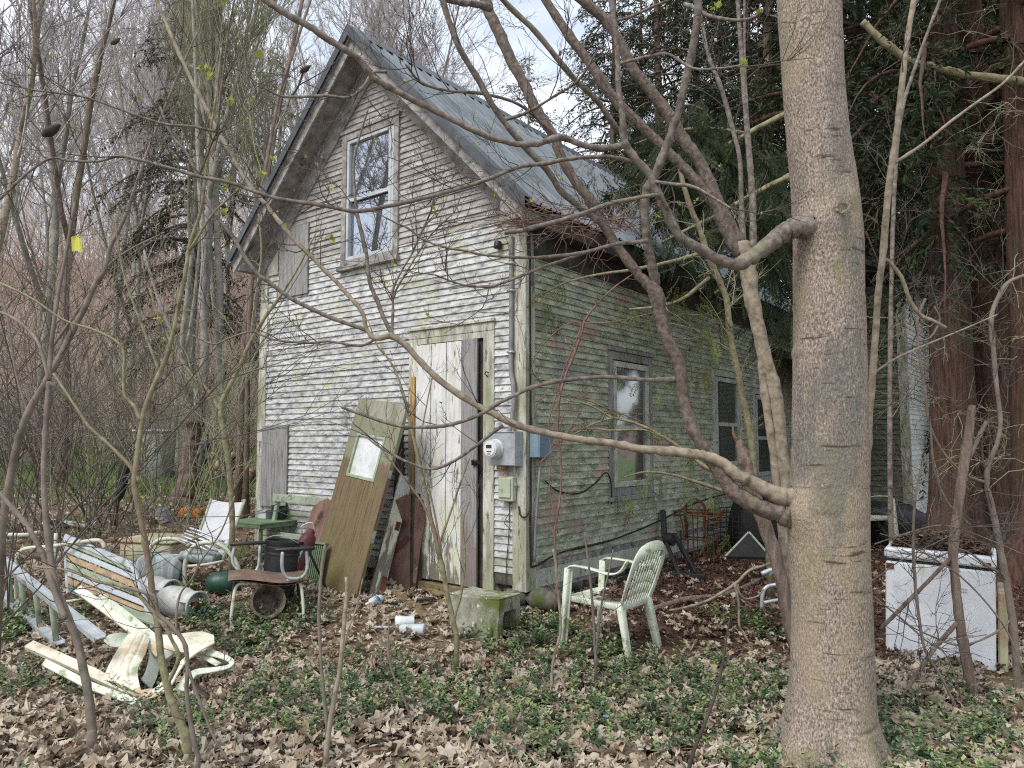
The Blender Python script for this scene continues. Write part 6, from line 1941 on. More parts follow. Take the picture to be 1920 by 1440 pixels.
# ================================================================== GROUND
r = np.random.default_rng(77)
xs = np.concatenate([np.linspace(-75, -9, 50)[:-1], np.linspace(-9, 9, 170)[:-1], np.linspace(9, 75, 50)])
ys = np.concatenate([np.linspace(-14, 2, 14)[:-1], np.linspace(2, 13, 150)[:-1], np.linspace(13, 75, 90)])
X, Y = np.meshgrid(xs, ys)
Z = g(X, Y) - .012
nx, ny = len(xs), len(ys)
i, j = np.meshgrid(np.arange(nx - 1), np.arange(ny - 1))
q = np.stack([j * nx + i, j * nx + i + 1, (j + 1) * nx + i + 1, (j + 1) * nx + i], -1).reshape(-1, 4)
mb = MB()
mb.add(np.stack([X, Y, Z], -1).reshape(-1, 3), q)
mg = material('leaf_mould_ground', [(.3, lin(72, 56, 44)), (.5, lin(112, 92, 74)), (.7, lin(140, 118, 96))], 14, W1, 8, .95, .7, 30, .02,
              stains=[(lin(66, 78, 46), .9, .52, .64), (lin(150, 128, 104), 22, .58, .68)])
gr = mb.build('ground', mg)
tag(gr, 'leaf covered ground', None, None, 'structure')
# far slope and the dark needle floor get their own colours by place
N, K = mg.node_tree.nodes, mg.node_tree.links
bs = N['Principled BSDF']
src = bs.inputs['Base Color'].links[0].from_socket
geo = N.new('ShaderNodeNewGeometry')
sp = N.new('ShaderNodeSeparateXYZ')
K.new(geo.outputs['Position'], sp.inputs[0])
nz = N.new('ShaderNodeTexNoise')
nz.inputs['Scale'].default_value = .8
nz.inputs['Detail'].default_value = 6


def rng_node(sock, a, b, amp):
    ad = N.new('ShaderNodeMath')
    ad.operation = 'MULTIPLY_ADD'
    K.new(nz.outputs['Fac'], ad.inputs[0])
    ad.inputs[1].default_value = amp
    K.new(sock, ad.inputs[2])
    m_ = N.new('ShaderNodeMapRange')
    m_.interpolation_type = 'SMOOTHSTEP'
    m_.inputs[1].default_value = a
    m_.inputs[2].default_value = b
    K.new(ad.outputs[0], m_.inputs[0])
    return m_.outputs[0]


def mixc(fac, a, col):
    mx = N.new('ShaderNodeMix')
    mx.data_type = 'RGBA'
    K.new(fac, mx.inputs[0])
    K.new(a, mx.inputs[6])
    mx.inputs[7].default_value = col
    return mx.outputs[2]


def mul(a, b):
    m_ = N.new('ShaderNodeMath')
    m_.operation = 'MULTIPLY'
    K.new(a, m_.inputs[0])
    K.new(b, m_.inputs[1])
    return m_.outputs[0]


right = mul(rng_node(sp.outputs[0], .9, 1.8, 1.2), rng_node(sp.outputs[1], 5.6, 6.4, 1.0))
c_ = mixc(right, src, lin(78, 56, 46))
c_ = mixc(rng_node(sp.outputs[1], 13.2, 14.5, 2.2), c_, lin(98, 116, 68))
c_ = mixc(rng_node(sp.outputs[1], 22.5, 25, 3), c_, lin(132, 112, 100))
K.new(c_, bs.inputs['Base Color'])


def inside_house(x, y, m=0):
    dx, dy = x - HC[0], y - HC[1]
    lx, ly = dx * HX[0] + dy * HX[1], dx * HY[0] + dy * HY[1]
    return (lx > -4.0 - m) & (lx < 0.02 + m) & (ly > -.02 - m) & (ly < 8)


def duffness(x, y):
    return sstep(.2, 1.3, x + .35 * np.sin(y * 2.3) + .2 * np.sin(x * 5)) * sstep(5.0, 6.1, y + .3 * np.sin(x * 2.7))


def leaves(name, N_, xr, yr, size, r, lift=.0, dark=False, crumple=.16):
    ang_ = np.radians([180, 150, 128, 108, 92, 68, 55, 38, 24, 8, 0, -8, -24, -38, -55, -68, -92, -108, -128, -150])
    rad_ = np.array([.22, .5, .76, .62, .6, .92, .82, .64, .74, .86, 1.03, .86, .74, .64, .82, .92, .6, .62, .76, .5])
    rad_[[5, 15]] = .9
    n = len(ang_)
    x, y = r.uniform(*xr, N_), r.uniform(*yr, N_)
    ok = ~inside_house(x, y)
    ok &= np.abs(x / np.maximum(y, .1)) < .85
    d = duffness(x, y)
    ok &= (r.random(N_) < d) if dark else (r.random(N_) > d * .8)
    x, y = x[ok], y[ok]
    M_ = len(x)
    s_ = size * r.uniform(.55, 1.25, M_)
    px_ = np.cos(ang_)[None] * rad_[None] * r.uniform(.85, 1.1, (M_, n))
    py_ = np.sin(ang_)[None] * rad_[None] * r.uniform(.85, 1.1, (M_, n)) * r.uniform(.75, 1, M_)[:, None]
    cu = r.uniform(-.2, .75, M_)[:, None]
    cd = r.uniform(0, math.pi, M_)[:, None]
    t_ = px_ * np.cos(cd) + py_ * np.sin(cd)
    z_ = cu * t_ ** 2 + r.normal(0, crumple, (M_, n))
    px_ = np.concatenate([px_, np.zeros((M_, 1))], 1)
    py_ = np.concatenate([py_, np.zeros((M_, 1))], 1)
    z_ = np.concatenate([z_, np.full((M_, 1), .0) + r.normal(0, .06, (M_, 1))], 1)
    L = np.stack([px_, py_, z_], -1) * s_[:, None, None]
    # random tilt and heading
    a, b, c = r.uniform(0, 6.283, M_), r.normal(0, .3, M_), r.normal(0, .3, M_)
    ca, sa, cb, sb, cc, sc_ = np.cos(a), np.sin(a), np.cos(b), np.sin(b), np.cos(c), np.sin(c)
    X1, Y1, Z1 = L[..., 0], L[..., 1] * cb[:, None] - L[..., 2] * sb[:, None], L[..., 1] * sb[:, None] + L[..., 2] * cb[:, None]
    X2, Z2 = X1 * cc[:, None] + Z1 * sc_[:, None], -X1 * sc_[:, None] + Z1 * cc[:, None]
    X3, Y3 = X2 * ca[:, None] - Y1 * sa[:, None], X2 * sa[:, None] + Y1 * ca[:, None]
    z0 = g(x, y) + lift + r.uniform(0, .035, M_) - np.minimum(Z2.min(axis=1), 0) * .55
    V = np.stack([X3 + x[:, None], Y3 + y[:, None], Z2 + z0[:, None]], -1)
    k = n + 1
    tri = np.array([(n, q, (q + 1) % n) for q in range(n)])
    Fs = (np.arange(M_) * k)[:, None, None] + tri[None]
    tn = np.repeat(r.random(M_), k)
    return V.reshape(-1, 3), Fs.reshape(-1, 3), tn


mb = MB()
for args in ((6800, (-3.4, 3.2), (3.1, 5.4), .058), (6000, (-5.5, 4.2), (5.2, 8.2), .056), (6500, (-10, 5), (8, 15), .062), (900, (-3.2, 3.2), (3.1, 5.2), .078)):
    mb.add(*leaves('l', *args, r))
tag(mb.build('fallen_leaves', mt['leaf'], smooth=False), 'dry tan and brown maple leaves carpeting the yard', None, None, 'stuff')
mb = MB()
mb.add(*leaves('l', 16000, (-.5, 6.5), (4.9, 12.5), .032, r, dark=True, crumple=.22))
# needle and chip litter: slivers
def slivers(N_, xr, yr, L_, w_, mask, r, zf=None, lift=.03):
    x, y = r.uniform(*xr, N_), r.uniform(*yr, N_)
    ok = mask(x, y) & ~inside_house(x, y)
    x, y = x[ok], y[ok]
    M_ = len(x)
    a = r.uniform(0, 6.283, M_)
    ln = L_ * r.uniform(.5, 1.6, M_) / 2
    dx, dy, dz = np.cos(a) * ln, np.sin(a) * ln, r.normal(0, .25, M_) * ln
    wx, wy = -np.sin(a) * w_ * r.uniform(.5, 1.5, M_), np.cos(a) * w_ * r.uniform(.5, 1.5, M_)
    z = (g(x, y) if zf is None else zf(x, y)) + r.uniform(.0, lift, M_)
    V = np.stack([np.stack([x - dx, y - dy, z - dz], -1), np.stack([x + wx, y + wy, z + .004], -1), np.stack([x + dx, y + dy, z + dz], -1), np.stack([x - wx, y - wy, z], -1)], 1)
    return V.reshape(-1, 3), np.arange(M_ * 4).reshape(-1, 4), np.repeat(r.random(M_), 4)


mb.add(*slivers(26000, (-.3, 6), (5.0, 11), .055, .006, lambda x, y: r.random(len(x)) < duffness(x, y), r))
tag(mb.build('needle_litter', mt['duff'], smooth=False), 'dark red brown needle and leaf litter under the cedars', None, None, 'stuff')
mb = MB()
mb.add(*slivers(15000, (-4, 3.2), (3.1, 7.5), .06, .005, lambda x, y: r.random(len(x)) > duffness(x, y), r, lift=.06))
tag(mb.build('leaf_scraps', mt['leaf'], smooth=False), 'scraps of leaf stalk and twig among the dry leaves', None, None, 'stuff')

# litter lying on the chair seat and the freezer lid
def pile(N_, fx, size, r, name, lab, mat):
    mb = MB()
    for _ in range(N_):
        p = np.array(fx(r))
        a = perp(np.array((0, 0, 1.)), r)
        b = np.cross((0, 0, 1), a)
        s_ = size * r.uniform(.5, 1.4)
        n_ = r.normal(0, .35, 4)
        mb.add([p + a * s_ + (0, 0, n_[0] * s_ * .6), p + b * s_ * .6 + (0, 0, n_[1] * s_ * .6), p - a * s_ + (0, 0, n_[2] * s_ * .6), p - b * s_ * .6 + (0, 0, n_[3] * s_ * .6)], [(0, 1, 2, 3)], r.random())
    tag(mb.build(name, mt[mat], smooth=False), lab, None, None, 'stuff')


cm = WM[CHAIR.name]
def onseat(r):
    u, v = np.clip(r.normal(.08, .1), -.15, .19), np.clip(r.normal(-.03, .09), -.18, .16)
    p = cm @ np.array((u, v, .395 + .03 * r.random() + max(0, .03 - (u * u + v * v)) * 1.0, 1))
    return p[:3]


pile(420, onseat, .022, r, 'leaf_litter', 'brown leaf litter piled on the plastic chair seat', 'duff')
fm = WM[FRZ[0].name]
def onlid(r):
    u = r.uniform(-.5, .5) * FRZ[1] * .9
    v = r.uniform(.10, .92) * FRZ[2]
    hgt = .12 * max(0, 1 - (2.0 * u / FRZ[1]) ** 2) * max(0, 1 - (2 * (v / FRZ[2] - .52)) ** 2)
    return (fm @ np.array((u, v, FRZ[3] + .105 + r.random() * hgt, 1)))[:3]


pile(2600, onlid, .024, r, 'leaf_litter', 'brown needle litter heaped on the freezer lid', 'duff')

# ---- periwinkle ground cover
def patch(x, y):
    n_ = np.sin(x * 3.1 + 1.7 * np.sin(y * 2.3)) + np.sin(y * 4.3 + 1.3 * np.sin(x * 2.9 + 1)) + .7 * np.sin(x * 7.3 + y * 5.1)
    dens = np.exp(-((x - .0) / 1.7) ** 2 - ((y - 4.75) / .85) ** 2) * 1.6 + np.exp(-((x - 1.9) / .8) ** 2 - ((y - 3.9) / .7) ** 2) * 1.7 + .35 * np.exp(-((x + 2.2) / .9) ** 2) + .6 * np.exp(-((x - 1.3) / 1) ** 2 - ((y - 5.4) / .5) ** 2) + .55 * np.exp(-((x + 3.3) / 1.4) ** 2 - ((y - 6.6) / .8) ** 2) + .3 * np.exp(-((x - 1.2) / 1.5) ** 2 - ((y - 6.8) / .6) ** 2)
    return dens + .32 * n_


Vs, Ts = [], []
cnt = 0
for _ in range(9000):
    x, y = r.uniform(-4.6, 3.4), r.uniform(3.15, 7.6)
    if abs(x / y) > .8 or patch(x, y) < .66 + r.uniform(-.15, .3) or inside_house(np.array(x), np.array(y), .05):
        continue
    cnt += 1
    z = float(g(x, y))
    h = r.uniform(.04, .14)
    ln = r.normal(0, .35, 2)
    tone_ = float(np.clip(r.normal(.36, .2), 0, 1)) if r.random() < .8 else float(r.uniform(.7, 1))
    k = r.integers(4, 7)
    a0 = r.uniform(0, 6.28)
    for q in range(k):
        f = (q + 1) / k
        c = np.array((x + ln[0] * h * f, y + ln[1] * h * f, z + h * f + .012))
        for sgn in (0, math.pi):
            a = a0 + q * 1.57 + sgn + r.normal(0, .3)
            L = r.uniform(.03, .055) * (1 - .25 * f) * (1 if y < 5.5 else 1.15)
            el = r.uniform(-.1, .75) + .3 * (f > .9)
            d = np.array((math.cos(a) * math.cos(el), math.sin(a) * math.cos(el), math.sin(el)))
            w = np.array((-math.sin(a), math.cos(a), 0)) * L * .27
            dn = np.array((0, 0, -L * .10))
            Vs.append([c, c + d * L * .5 + w, c + d * L + dn, c + d * L * .5 + dn * 1.2, c + d * L * .5 - w])
            Ts.append(np.clip(tone_ + r.normal(0, .1) + .25 * (f > .9), 0, 1))
V = np.array(Vs)
M_ = len(V)
b_ = np.arange(M_)[:, None] * 5
mb = MB()
mb.add(V.reshape(-1, 3), np.concatenate([b_ + np.array([[0, 3, 2, 1]]), b_ + np.array([[0, 4, 2, 3]])]), np.repeat(np.array(Ts), 5))
tag(mb.build('ground_cover', mt['vinca'], smooth=False), 'glossy green periwinkle patches growing through the dry leaves', None, None, 'stuff')
# one blue flower
fl_ = P(1136, 1336, 4.35)
tg_ = thing('periwinkle_flower', 'single small blue periwinkle flower in the ground cover', 'flower', (fl_[0], fl_[1], float(g(fl_[0], fl_[1])) + .06))
mb = MB()
for k in range(5):
    a = k * 1.2566
    mb.add([(0, 0, .02), (.016 * math.cos(a - .4), .016 * math.sin(a - .4), .028), (.021 * math.cos(a), .021 * math.sin(a), .027), (.016 * math.cos(a + .4), .016 * math.sin(a + .4), .028)], [(0, 1, 2, 3)])
mb.build('petals', material('blue_petal', [(.3, lin(112, 130, 206)), (.7, lin(140, 156, 226))], 20, bump=0), tg_, smooth=False)
MB().tubes([(np.array([(0, 0, -.06), (.003, 0, -.02), (0, 0, .02)]), .0015)]).build('stalk', mt['vinca'], tg_)
# grass beyond the yard on the left
def blades(N_, xr, yr, h, mask, r):
    x, y = r.uniform(*xr, N_), r.uniform(*yr, N_)
    ok = mask(x, y) & ~inside_house(x, y, .1)
    x, y = x[ok], y[ok]
    M_ = len(x)
    a = r.uniform(0, 6.283, M_)
    hh = h * r.uniform(.4, 1.3, M_)
    w_ = .006 + .0012 * y * .5
    z = g(x, y)
    lx, ly = r.normal(0, .45, M_) * hh, r.normal(0, .45, M_) * hh
    V = np.stack([np.stack([x - np.cos(a) * w_, y - np.sin(a) * w_, z - .01], -1), np.stack([x + np.cos(a) * w_, y + np.sin(a) * w_, z - .01], -1), np.stack([x + lx, y + ly, z + hh], -1)], 1)
    return V.reshape(-1, 3), np.arange(M_ * 3).reshape(-1, 3), np.repeat(r.random(M_), 3)


mb = MB()
pn = lambda x, y: (np.sin(x * .9) + np.sin(y * 1.3 + x * .5) + np.sin(x * 2.1 - y)) * .5
mb.add(*blades(26000, (-17, -2), (13.5, 25), .28, lambda x, y: pn(x, y) + r.normal(0, .4, len(x)) > -.3, r))
mb.add(*blades(5000, (-8, -2.4), (7.6, 14), .12, lambda x, y: pn(x * 2, y * 2) + r.normal(0, .2, len(x)) > .55, r))
tag(mb.build('grass', mt['grass'], smooth=False), 'rough green grass beyond the yard at left', None, None, 'stuff')

# ================================================================== BARE WOODS
rb = np.random.default_rng(2024)
lines, tones = [], []
for _ in range(7500):
    y = rb.uniform(22, 47)
    x = rb.uniform(-.80, .12) * y * 1.02 if rb.random() < .85 else rb.uniform(-.2, .8) * y
    p = np.array((x, y, float(g(x, y)) - .1))
    out = []
    grow(rb, p, unit((rb.normal(0, .22), rb.normal(0, .2), 1)), rb.uniform(1.2, 4.2), rb.uniform(.008, .02), 0, 1, out, .12, .14, kids=3.5, n=5, shrink=.45)
    t_ = rb.random()
    for o_ in out:
        lines.append(o_ if len(o_[0]) == 5 else o_)
        tones.append(t_)
for _ in range(1500):
    y = rb.uniform(42, 60)
    x = rb.uniform(-.85, .3) * y
    out = []
    grow(rb, np.array((x, y, float(g(x, y)) - .1)), unit((rb.normal(0, .16), rb.normal(0, .16), 1)), rb.uniform(3.5, 8), rb.uniform(.014, .03), 0, 2, out, .2, .1, kids=3.2, n=6, shrink=.45)
    t_ = rb.uniform(.3, 1)
    lines += out
    tones += [t_] * len(out)
mb = MB()
mb.tubes(lines, 3, cap=False, tones=tones)
tag(mb.build('brush', mt['brush']), 'dense brown leafless brush covering the hillside behind the yard', None, None, 'stuff')


def bare_tree(seed, H, r0, forks, kids, up, wig=.09, lev=3, spread=(22, 50), L0=.42, crown_from=.3):
    rr = np.random.default_rng(seed)
    tr, cr = [], []
    tops = []
    def axis(p, d, L, r_, n):
        pts = [p]
        for i in range(n):
            d = unit(d + rr.normal(0, .05, 3) + np.array((0, 0, .05)))
            pts.append(pts[-1] + d * L / n)
        return np.array(pts), r_ * np.linspace(1, .25, n + 1) ** .8
    a = axis(np.array((0, 0, -.2)), unit((rr.normal(0, .05), rr.normal(0, .05), 1)), H, r0, 14)
    a[1][0] *= 1.35
    tr.append(a)
    for f in range(forks):
        i = rr.integers(3, 8)
        b = axis(a[0][i], unit((rr.normal(0, .3), rr.normal(0, .3), 1)), H * (1 - i / 14) * rr.uniform(.7, 1), a[1][i] * .75, 10)
        tr.append(b)
    for pts, rad in list(tr):
        n = len(pts)
        for i in range(n):
            f = i / (n - 1)
            if pts[i][2] < H * crown_from:
                continue
            for _ in range(rr.poisson(kids)):
                k = min(i, n - 2)
                q = pts[k] + (pts[k + 1] - pts[k]) * rr.random()
                grow(rr, q, unit(pts[k + 1] - pts[k]), H * L0 * (1.05 - f * .75) * rr.uniform(.35, .8), rad[k] * .30 + .003, 0, lev, cr, up, wig, True, None, 4.3, spread, None, .52, .3)
    return tr, cr


def tree_thing(name, label, group, seed, H, r0, forks, kids, up, mtr, mtw, loc, **kw):
    tr, cr = bare_tree(seed, H, r0, forks, kids, up, **kw)
    t = thing(name, label, 'tree', loc, (0, 0, 0), group)
    mb = MB()
    mb.tubes(tr, 9)
    mb.build('trunk', mt[mtr], t)
    mb = MB()
    cr = [(p, np.maximum(q, .003)) for p, q in cr]
    mb.tubes(cr, 3, cap=False, tones=list(np.random.default_rng(seed).random(len(cr))))
    mb.build('crown', mt[mtw], t)
    return t


def spot(px, d):
    x = (px - 960) / F * d
    return (x, d, float(g(x, d)))


G1 = 'bare trees in the woods behind the yard'
protos = [tree_thing('bare_tree', 'bare grey spreading tree standing in the woods beyond the yard', G1, 11, 15, .12, 2, 1.9, .16, 'farbark', 'fartwig', spot(60, 19)),
          tree_thing('bare_tree', 'bare slender upright tree with steep fine twigs left of the house', G1, 12, 14, .08, 3, 2.0, .34, 'farbark', 'olivetwig', spot(372, 14.5), spread=(12, 34)),
          tree_thing('bare_tree', 'bare tall tree with pinkish grey twigs standing far back in the woods', G1, 13, 17, .13, 3, 2.0, .22, 'farbark', 'fartwig', spot(190, 27))]
s1 = [(-50, 17), (230, 24), (-60, 28), (60, 34), (560, 31)]
for k, (px, d) in enumerate(s1):
    dup(protos[0], spot(px, d), rb.uniform(0, 6.28), None, rb.uniform(.85, 1.15))
for k, (px, d) in enumerate([(424, 15.0), (320, 18), (455, 21)]):
    dup(protos[1], spot(px, d), rb.uniform(0, 6.28), None, rb.uniform(.85, 1.2))
for k, (px, d) in enumerate([(280, 38), (60, 40), (700, 34), (830, 38), (430, 32), (610, 26), (110, 44), (200, 47), (330, 45), (-20, 46), (250, 33)]):
    dup(protos[2], spot(px, d), rb.uniform(0, 6.28), None, rb.uniform(.8, 1.15))
for k, (x, y, s_) in enumerate([(-13, 7, .9), (-17, 10, 1), (-19, 5, 1.1), (-24, 8, 1.2), (-15, 2, .9)]):
    dup(protos[k % 3], (x, y, float(g(x, y))), rb.uniform(0, 6.28), None, s_)
# a few named ones
tree_thing('bare_tree', 'dark straight trunk rising through the brush at far left', None, 21, 15, .10, 1, 1.1, .2, 'snagbark', 'fartwig', spot(120, 15), crown_from=.35)
tree_thing('bare_tree', 'pale leaning trunk in the top left corner', None, 24, 14, .085, 1, 1.2, .25, 'palelimb', 'fartwig', spot(-55, 13.5), crown_from=.35)
tree_thing('bare_tree', 'leafless tree with fine dark twigs arching high over the house roof', None, 29, 13.5, .1, 3, 2.2, .1, 'farbark', 'fartwig', spot(770, 20), crown_from=.3)
# broad broken snag left of the house
d_ = 12.6
sn = [trace([(343, 952, 62, d_), (347, 925, 42, d_), (353, 890, 34, d_), (357, 850, 31, d_), (361, 815, 32, d_), (364, 785, 38, d_), (368, 768, 30, d_)], d_, d_, 6, .05, 77), trace([(345, 950, 20, d_ - .25), (356, 900, 12, d_ - .2), (372, 948, 14, d_ - .25)][:2], d_ - .2)]
t = thing('tree_snag', 'broad broken off brown trunk with a flared foot left of the house', 'dead tree', ground_base(sn[0][0]))
mb = MB()
mb.tubes(sn[:1], 20)
mb.build('trunk', mt['snagbark'], t, world=True)
ls = [trace(v, d_, d_, 5, .04, 500 + k) for k, v in enumerate([[(366, 785, 20), (376, 740, 18), (382, 690, 17), (384, 640, 16), (380, 560, 14), (384, 470, 12), (376, 380, 10), (370, 250, 8), (366, 120, 6), (360, 0, 4)], [(372, 745, 12), (350, 690, 10), (330, 640, 9), (312, 600, 8), (290, 540, 6), (270, 470, 4)]])]
mb = MB()
mb.tubes(ls, 9)
mb.build('stem', mt['farbark'], t, world=True)
tw = []
shoots(ls, rb, 2.2, 1.2, .009, tw, up=.3, lev=3, tmin=.2)
mb = MB()
mb.tubes(tw, 3, cap=False)
mb.build('twigs', mt['olivetwig'], t, world=True)
for lab, px, d, w, H in (('slim brown trunk standing close to the left corner of the house', 445, 11.5, 15, 12), ('thin dark trunk touching the left corner board of the house', 468, 11.0, 11, 11)):
    tree_thing('bare_tree', lab, None, int(px), H, w / 2 / F * d, 0, 1.6, .35, 'snagbark', 'olivetwig', spot(px, d), lev=2, crown_from=.25)
# shrubs
G2 = 'leafless shrubs in the thicket left of the house'


def shrub(seed, H, label, mat, loc):
    rr = np.random.default_rng(seed)
    out = []
    for _ in range(9):
        grow(rr, (rr.normal(0, .08), rr.normal(0, .08), -.05), unit((rr.normal(0, .35), rr.normal(0, .35), 1)), H * rr.uniform(.6, 1), rr.uniform(.007, .013), 0, 2, out, .1, .12, kids=4.5, n=8, shrink=.42)
    t = thing('shrub', label, 'shrub', loc, (0, 0, 0), G2)
    mb = MB()
    mb.tubes([(p, np.maximum(q, .0025)) for p, q in out], 4, cap=False)
    mb.build('stems', mt[mat], t)
    return t


sh = [shrub(41, 3.4, 'leafless brown shrub with arching stems in the left thicket', 'browntwig', spot(40, 9.5)), shrub(42, 2.6, 'leafless grey shrub with fine twigs in the left thicket', 'twig', spot(170, 11)), shrub(43, 4.0, 'tall leafless olive shrub in the left thicket', 'olivetwig', spot(330, 10.8))]
for k, (px, d) in enumerate([(-60, 8), (210, 10), (20, 13), (250, 13.5), (75, 17), (180, 18), (290, 15.5), (10, 19), (230, 19), (120, 20), (380, 14.5), (430, 13.2), (320, 19), (60, 22), (160, 23), (-40, 15), (270, 23), (350, 22), (100, 9.2), (400, 17)]):
    dup(sh[k % 3 if px < 300 else 2], spot(px, d), rb.uniform(0, 6.28), None, rb.uniform(.8, 1.25))

G3 = 'thin whippy shrubs in front of the left thicket'
def whips(seed, H, label, mat, loc):
    rr = np.random.default_rng(seed)
    out = []
    for _ in range(7):
        grow(rr, (rr.normal(0, .12), rr.normal(0, .12), -.05), unit((rr.normal(0, .4), rr.normal(0, .3), 1)), H * rr.uniform(.6, 1.05), rr.uniform(.005, .0085), 0, 2, out, .06, .09, kids=4.2, n=10, shrink=.4, ang=(25, 60))
    t = thing('shrub', label, 'shrub', loc, (0, 0, 0), G3)
    mb = MB()
    mb.tubes([(p, np.maximum(q, .0014)) for p, q in out], 5, cap=False)
    mb.build('stems', mt[mat], t)
    return t


wh = [whips(51, 4.6, 'thin whippy grey shrub arching across the upper left of the yard', 'twig', spot(70, 6.4)), whips(52, 4.0, 'thin whippy brown shrub behind the ladder and the slatted panel', 'browntwig', spot(185, 7.6)), whips(53, 5.0, 'thin whippy olive shrub between the lounge chair and the broken snag', 'olivetwig', spot(345, 9.2))]
for k, (px, d, w_k) in enumerate([(-40, 5.6, 0), (275, 9.6, 1), (410, 10.2, 2)]):
    dup(wh[w_k], spot(px, d), rb.uniform(0, 6.28), None, rb.uniform(.9, 1.15))

# ================================================================== EVERGREENS
def conifer(seed, H, h0, R0, nb, droop, sprig=.085, dens=.13, bare=0, thin=1.0):
    """boughs (lines), sprigs (quads)"""
    rr = np.random.default_rng(seed)
    wood, V, T = [], [], []
    for b in range(nb):
        f = (b + rr.random()) / nb
        h = h0 + (H - h0) * f ** .9
        L = (R0 * (1 - ((h - h0) / (H - h0 + .01)) ** 1.3) + .35) * rr.uniform(.55, 1.15)
        az = rr.uniform(0, 6.283)
        d0 = np.array((math.cos(az), math.sin(az), rr.uniform(-.1, .35)))
        n = max(5, int(L / .3))
        p = np.array((0, 0, h))
        pts = [p]
        d = unit(d0)
        for i in range(n):
            d = unit(d + np.array((rr.normal(0, .07), rr.normal(0, .07), -droop * .22 + (.10 if i > n * .7 else 0))))
            pts.append(pts[-1] + d * L / n)
        pts = np.array(pts)
        wood.append((pts, np.linspace(.012 + .012 * L, .004, n + 1)))
        s = .18 * L
        while s < L:
            k = min(n - 1, int(s / L * n))
            q = pts[k] + (pts[k + 1] - pts[k]) * (s / L * n - k)
            dk = unit(pts[k + 1] - pts[k])
            for sg in (-1, 1):
                if rr.random() > thin:
                    continue
                side = unit(np.cross(dk, (0, 0, 1))) * sg
                d2 = unit(dk * .55 + side * .85 + np.array((0, 0, rr.uniform(-.9, .05) * droop)) + rr.normal(0, .2, 3))
                l2 = rr.uniform(.22, .6) * (1.15 - s / L * .5) * min(1, L / 1.3 + .25)
                m_ = max(3, int(l2 / sprig * 1.7))
                tn = np.clip(rr.normal(.42, .22), 0, 1)
                c = q.copy()
                for w in range(m_):
                    d2 = unit(d2 + np.array((0, 0, -.10 * droop)) + rr.normal(0, .08, 3))
                    c = c + d2 * (l2 / m_)
                    for _ in range(3):
                        dd_ = unit(d2 + rr.normal(0, .55, 3))
                        e = perp(dd_, rr)
                        ln = sprig * rr.uniform(.6, 1.3)
                        wd = ln * .12
                        V.append((c, c + dd_ * ln * .45 + e * wd, c + dd_ * ln, c + dd_ * ln * .45 - e * wd))
                        T.append(np.clip(tn + rr.normal(0, .12), 0, 1))
            s += dens * rr.uniform(.6, 1.5)
    dead = []
    for b in range(bare):
        h = rr.uniform(.9, h0 + 2.5)
        az = rr.uniform(0, 6.283)
        grow(rr, (0, 0, h), unit((math.cos(az), math.sin(az), rr.uniform(-.3, .2))), rr.uniform(.5, 1.4), .0065, 0, 2, dead, -.12, .26, kids=4, n=8, shrink=.5)
    return wood, np.array(V), np.array(T), dead


def evergreen(name, label, seed, H, h0, R0, nb, droop, rtr, mtr, mlf, loc, group=None, path=None, cat='tree', **kw):
    wood, V, T, dead = conifer(seed, H, h0, R0, nb, droop, **kw)
    t = thing(name, label, cat, loc, (0, 0, 0), group)
    mb = MB()
    rr = np.random.default_rng(seed)
    # fluted trunk
    ns, m_ = 26, 40
    an = np.arange(ns) * 2 * math.pi / ns
    zz = np.concatenate([np.linspace(-.2, 1.5, 14)[:-1], np.linspace(1.5, H, m_ - 13)])
    Vt = []
    ph_ = rr.uniform(0, 6, 4)
    lx, ly = rr.normal(0, .012, 2)
    for z in zz:
        rad = rtr * (1 - z / H * .92) * (1 + .75 * math.exp(-max(z, 0) / .35))
        fl2 = 1 + (.07 + .14 * math.exp(-max(z, 0) / .5)) * np.cos(5 * an + ph_[0] + z * .25) + .035 * np.cos(11 * an + ph_[1] - z * .4)
        Vt.append(np.stack([lx * z + rad * fl2 * np.cos(an), ly * z + rad * fl2 * np.sin(an), np.full(ns, z)], 1))
    mb.add(np.concatenate(Vt), np.array([(i * ns + j, i * ns + (j + 1) % ns, (i + 1) * ns + (j + 1) % ns, (i + 1) * ns + j) for i in range(len(zz) - 1) for j in range(ns)]))
    mb.build('trunk', mt[mtr], t)
    mb = MB()
    mb.tubes(wood, 5, cap=False)
    mb.build('boughs', mt['cedarbark' if mtr == 'cedarbark' else 'snagbark'], t)
    mb = MB()
    M_ = len(V)
    mb.add(V.reshape(-1, 3), np.arange(M_ * 4).reshape(-1, 4), np.repeat(T, 4))
    mb.build('crown', mt[mlf], t, smooth=False)
    if dead:
        mb = MB()
        mb.tubes(dead, 4, cap=False)
        mb.build('dead_twigs', mt['olivetwig'], t)['kind'] = 'stuff'
    return t


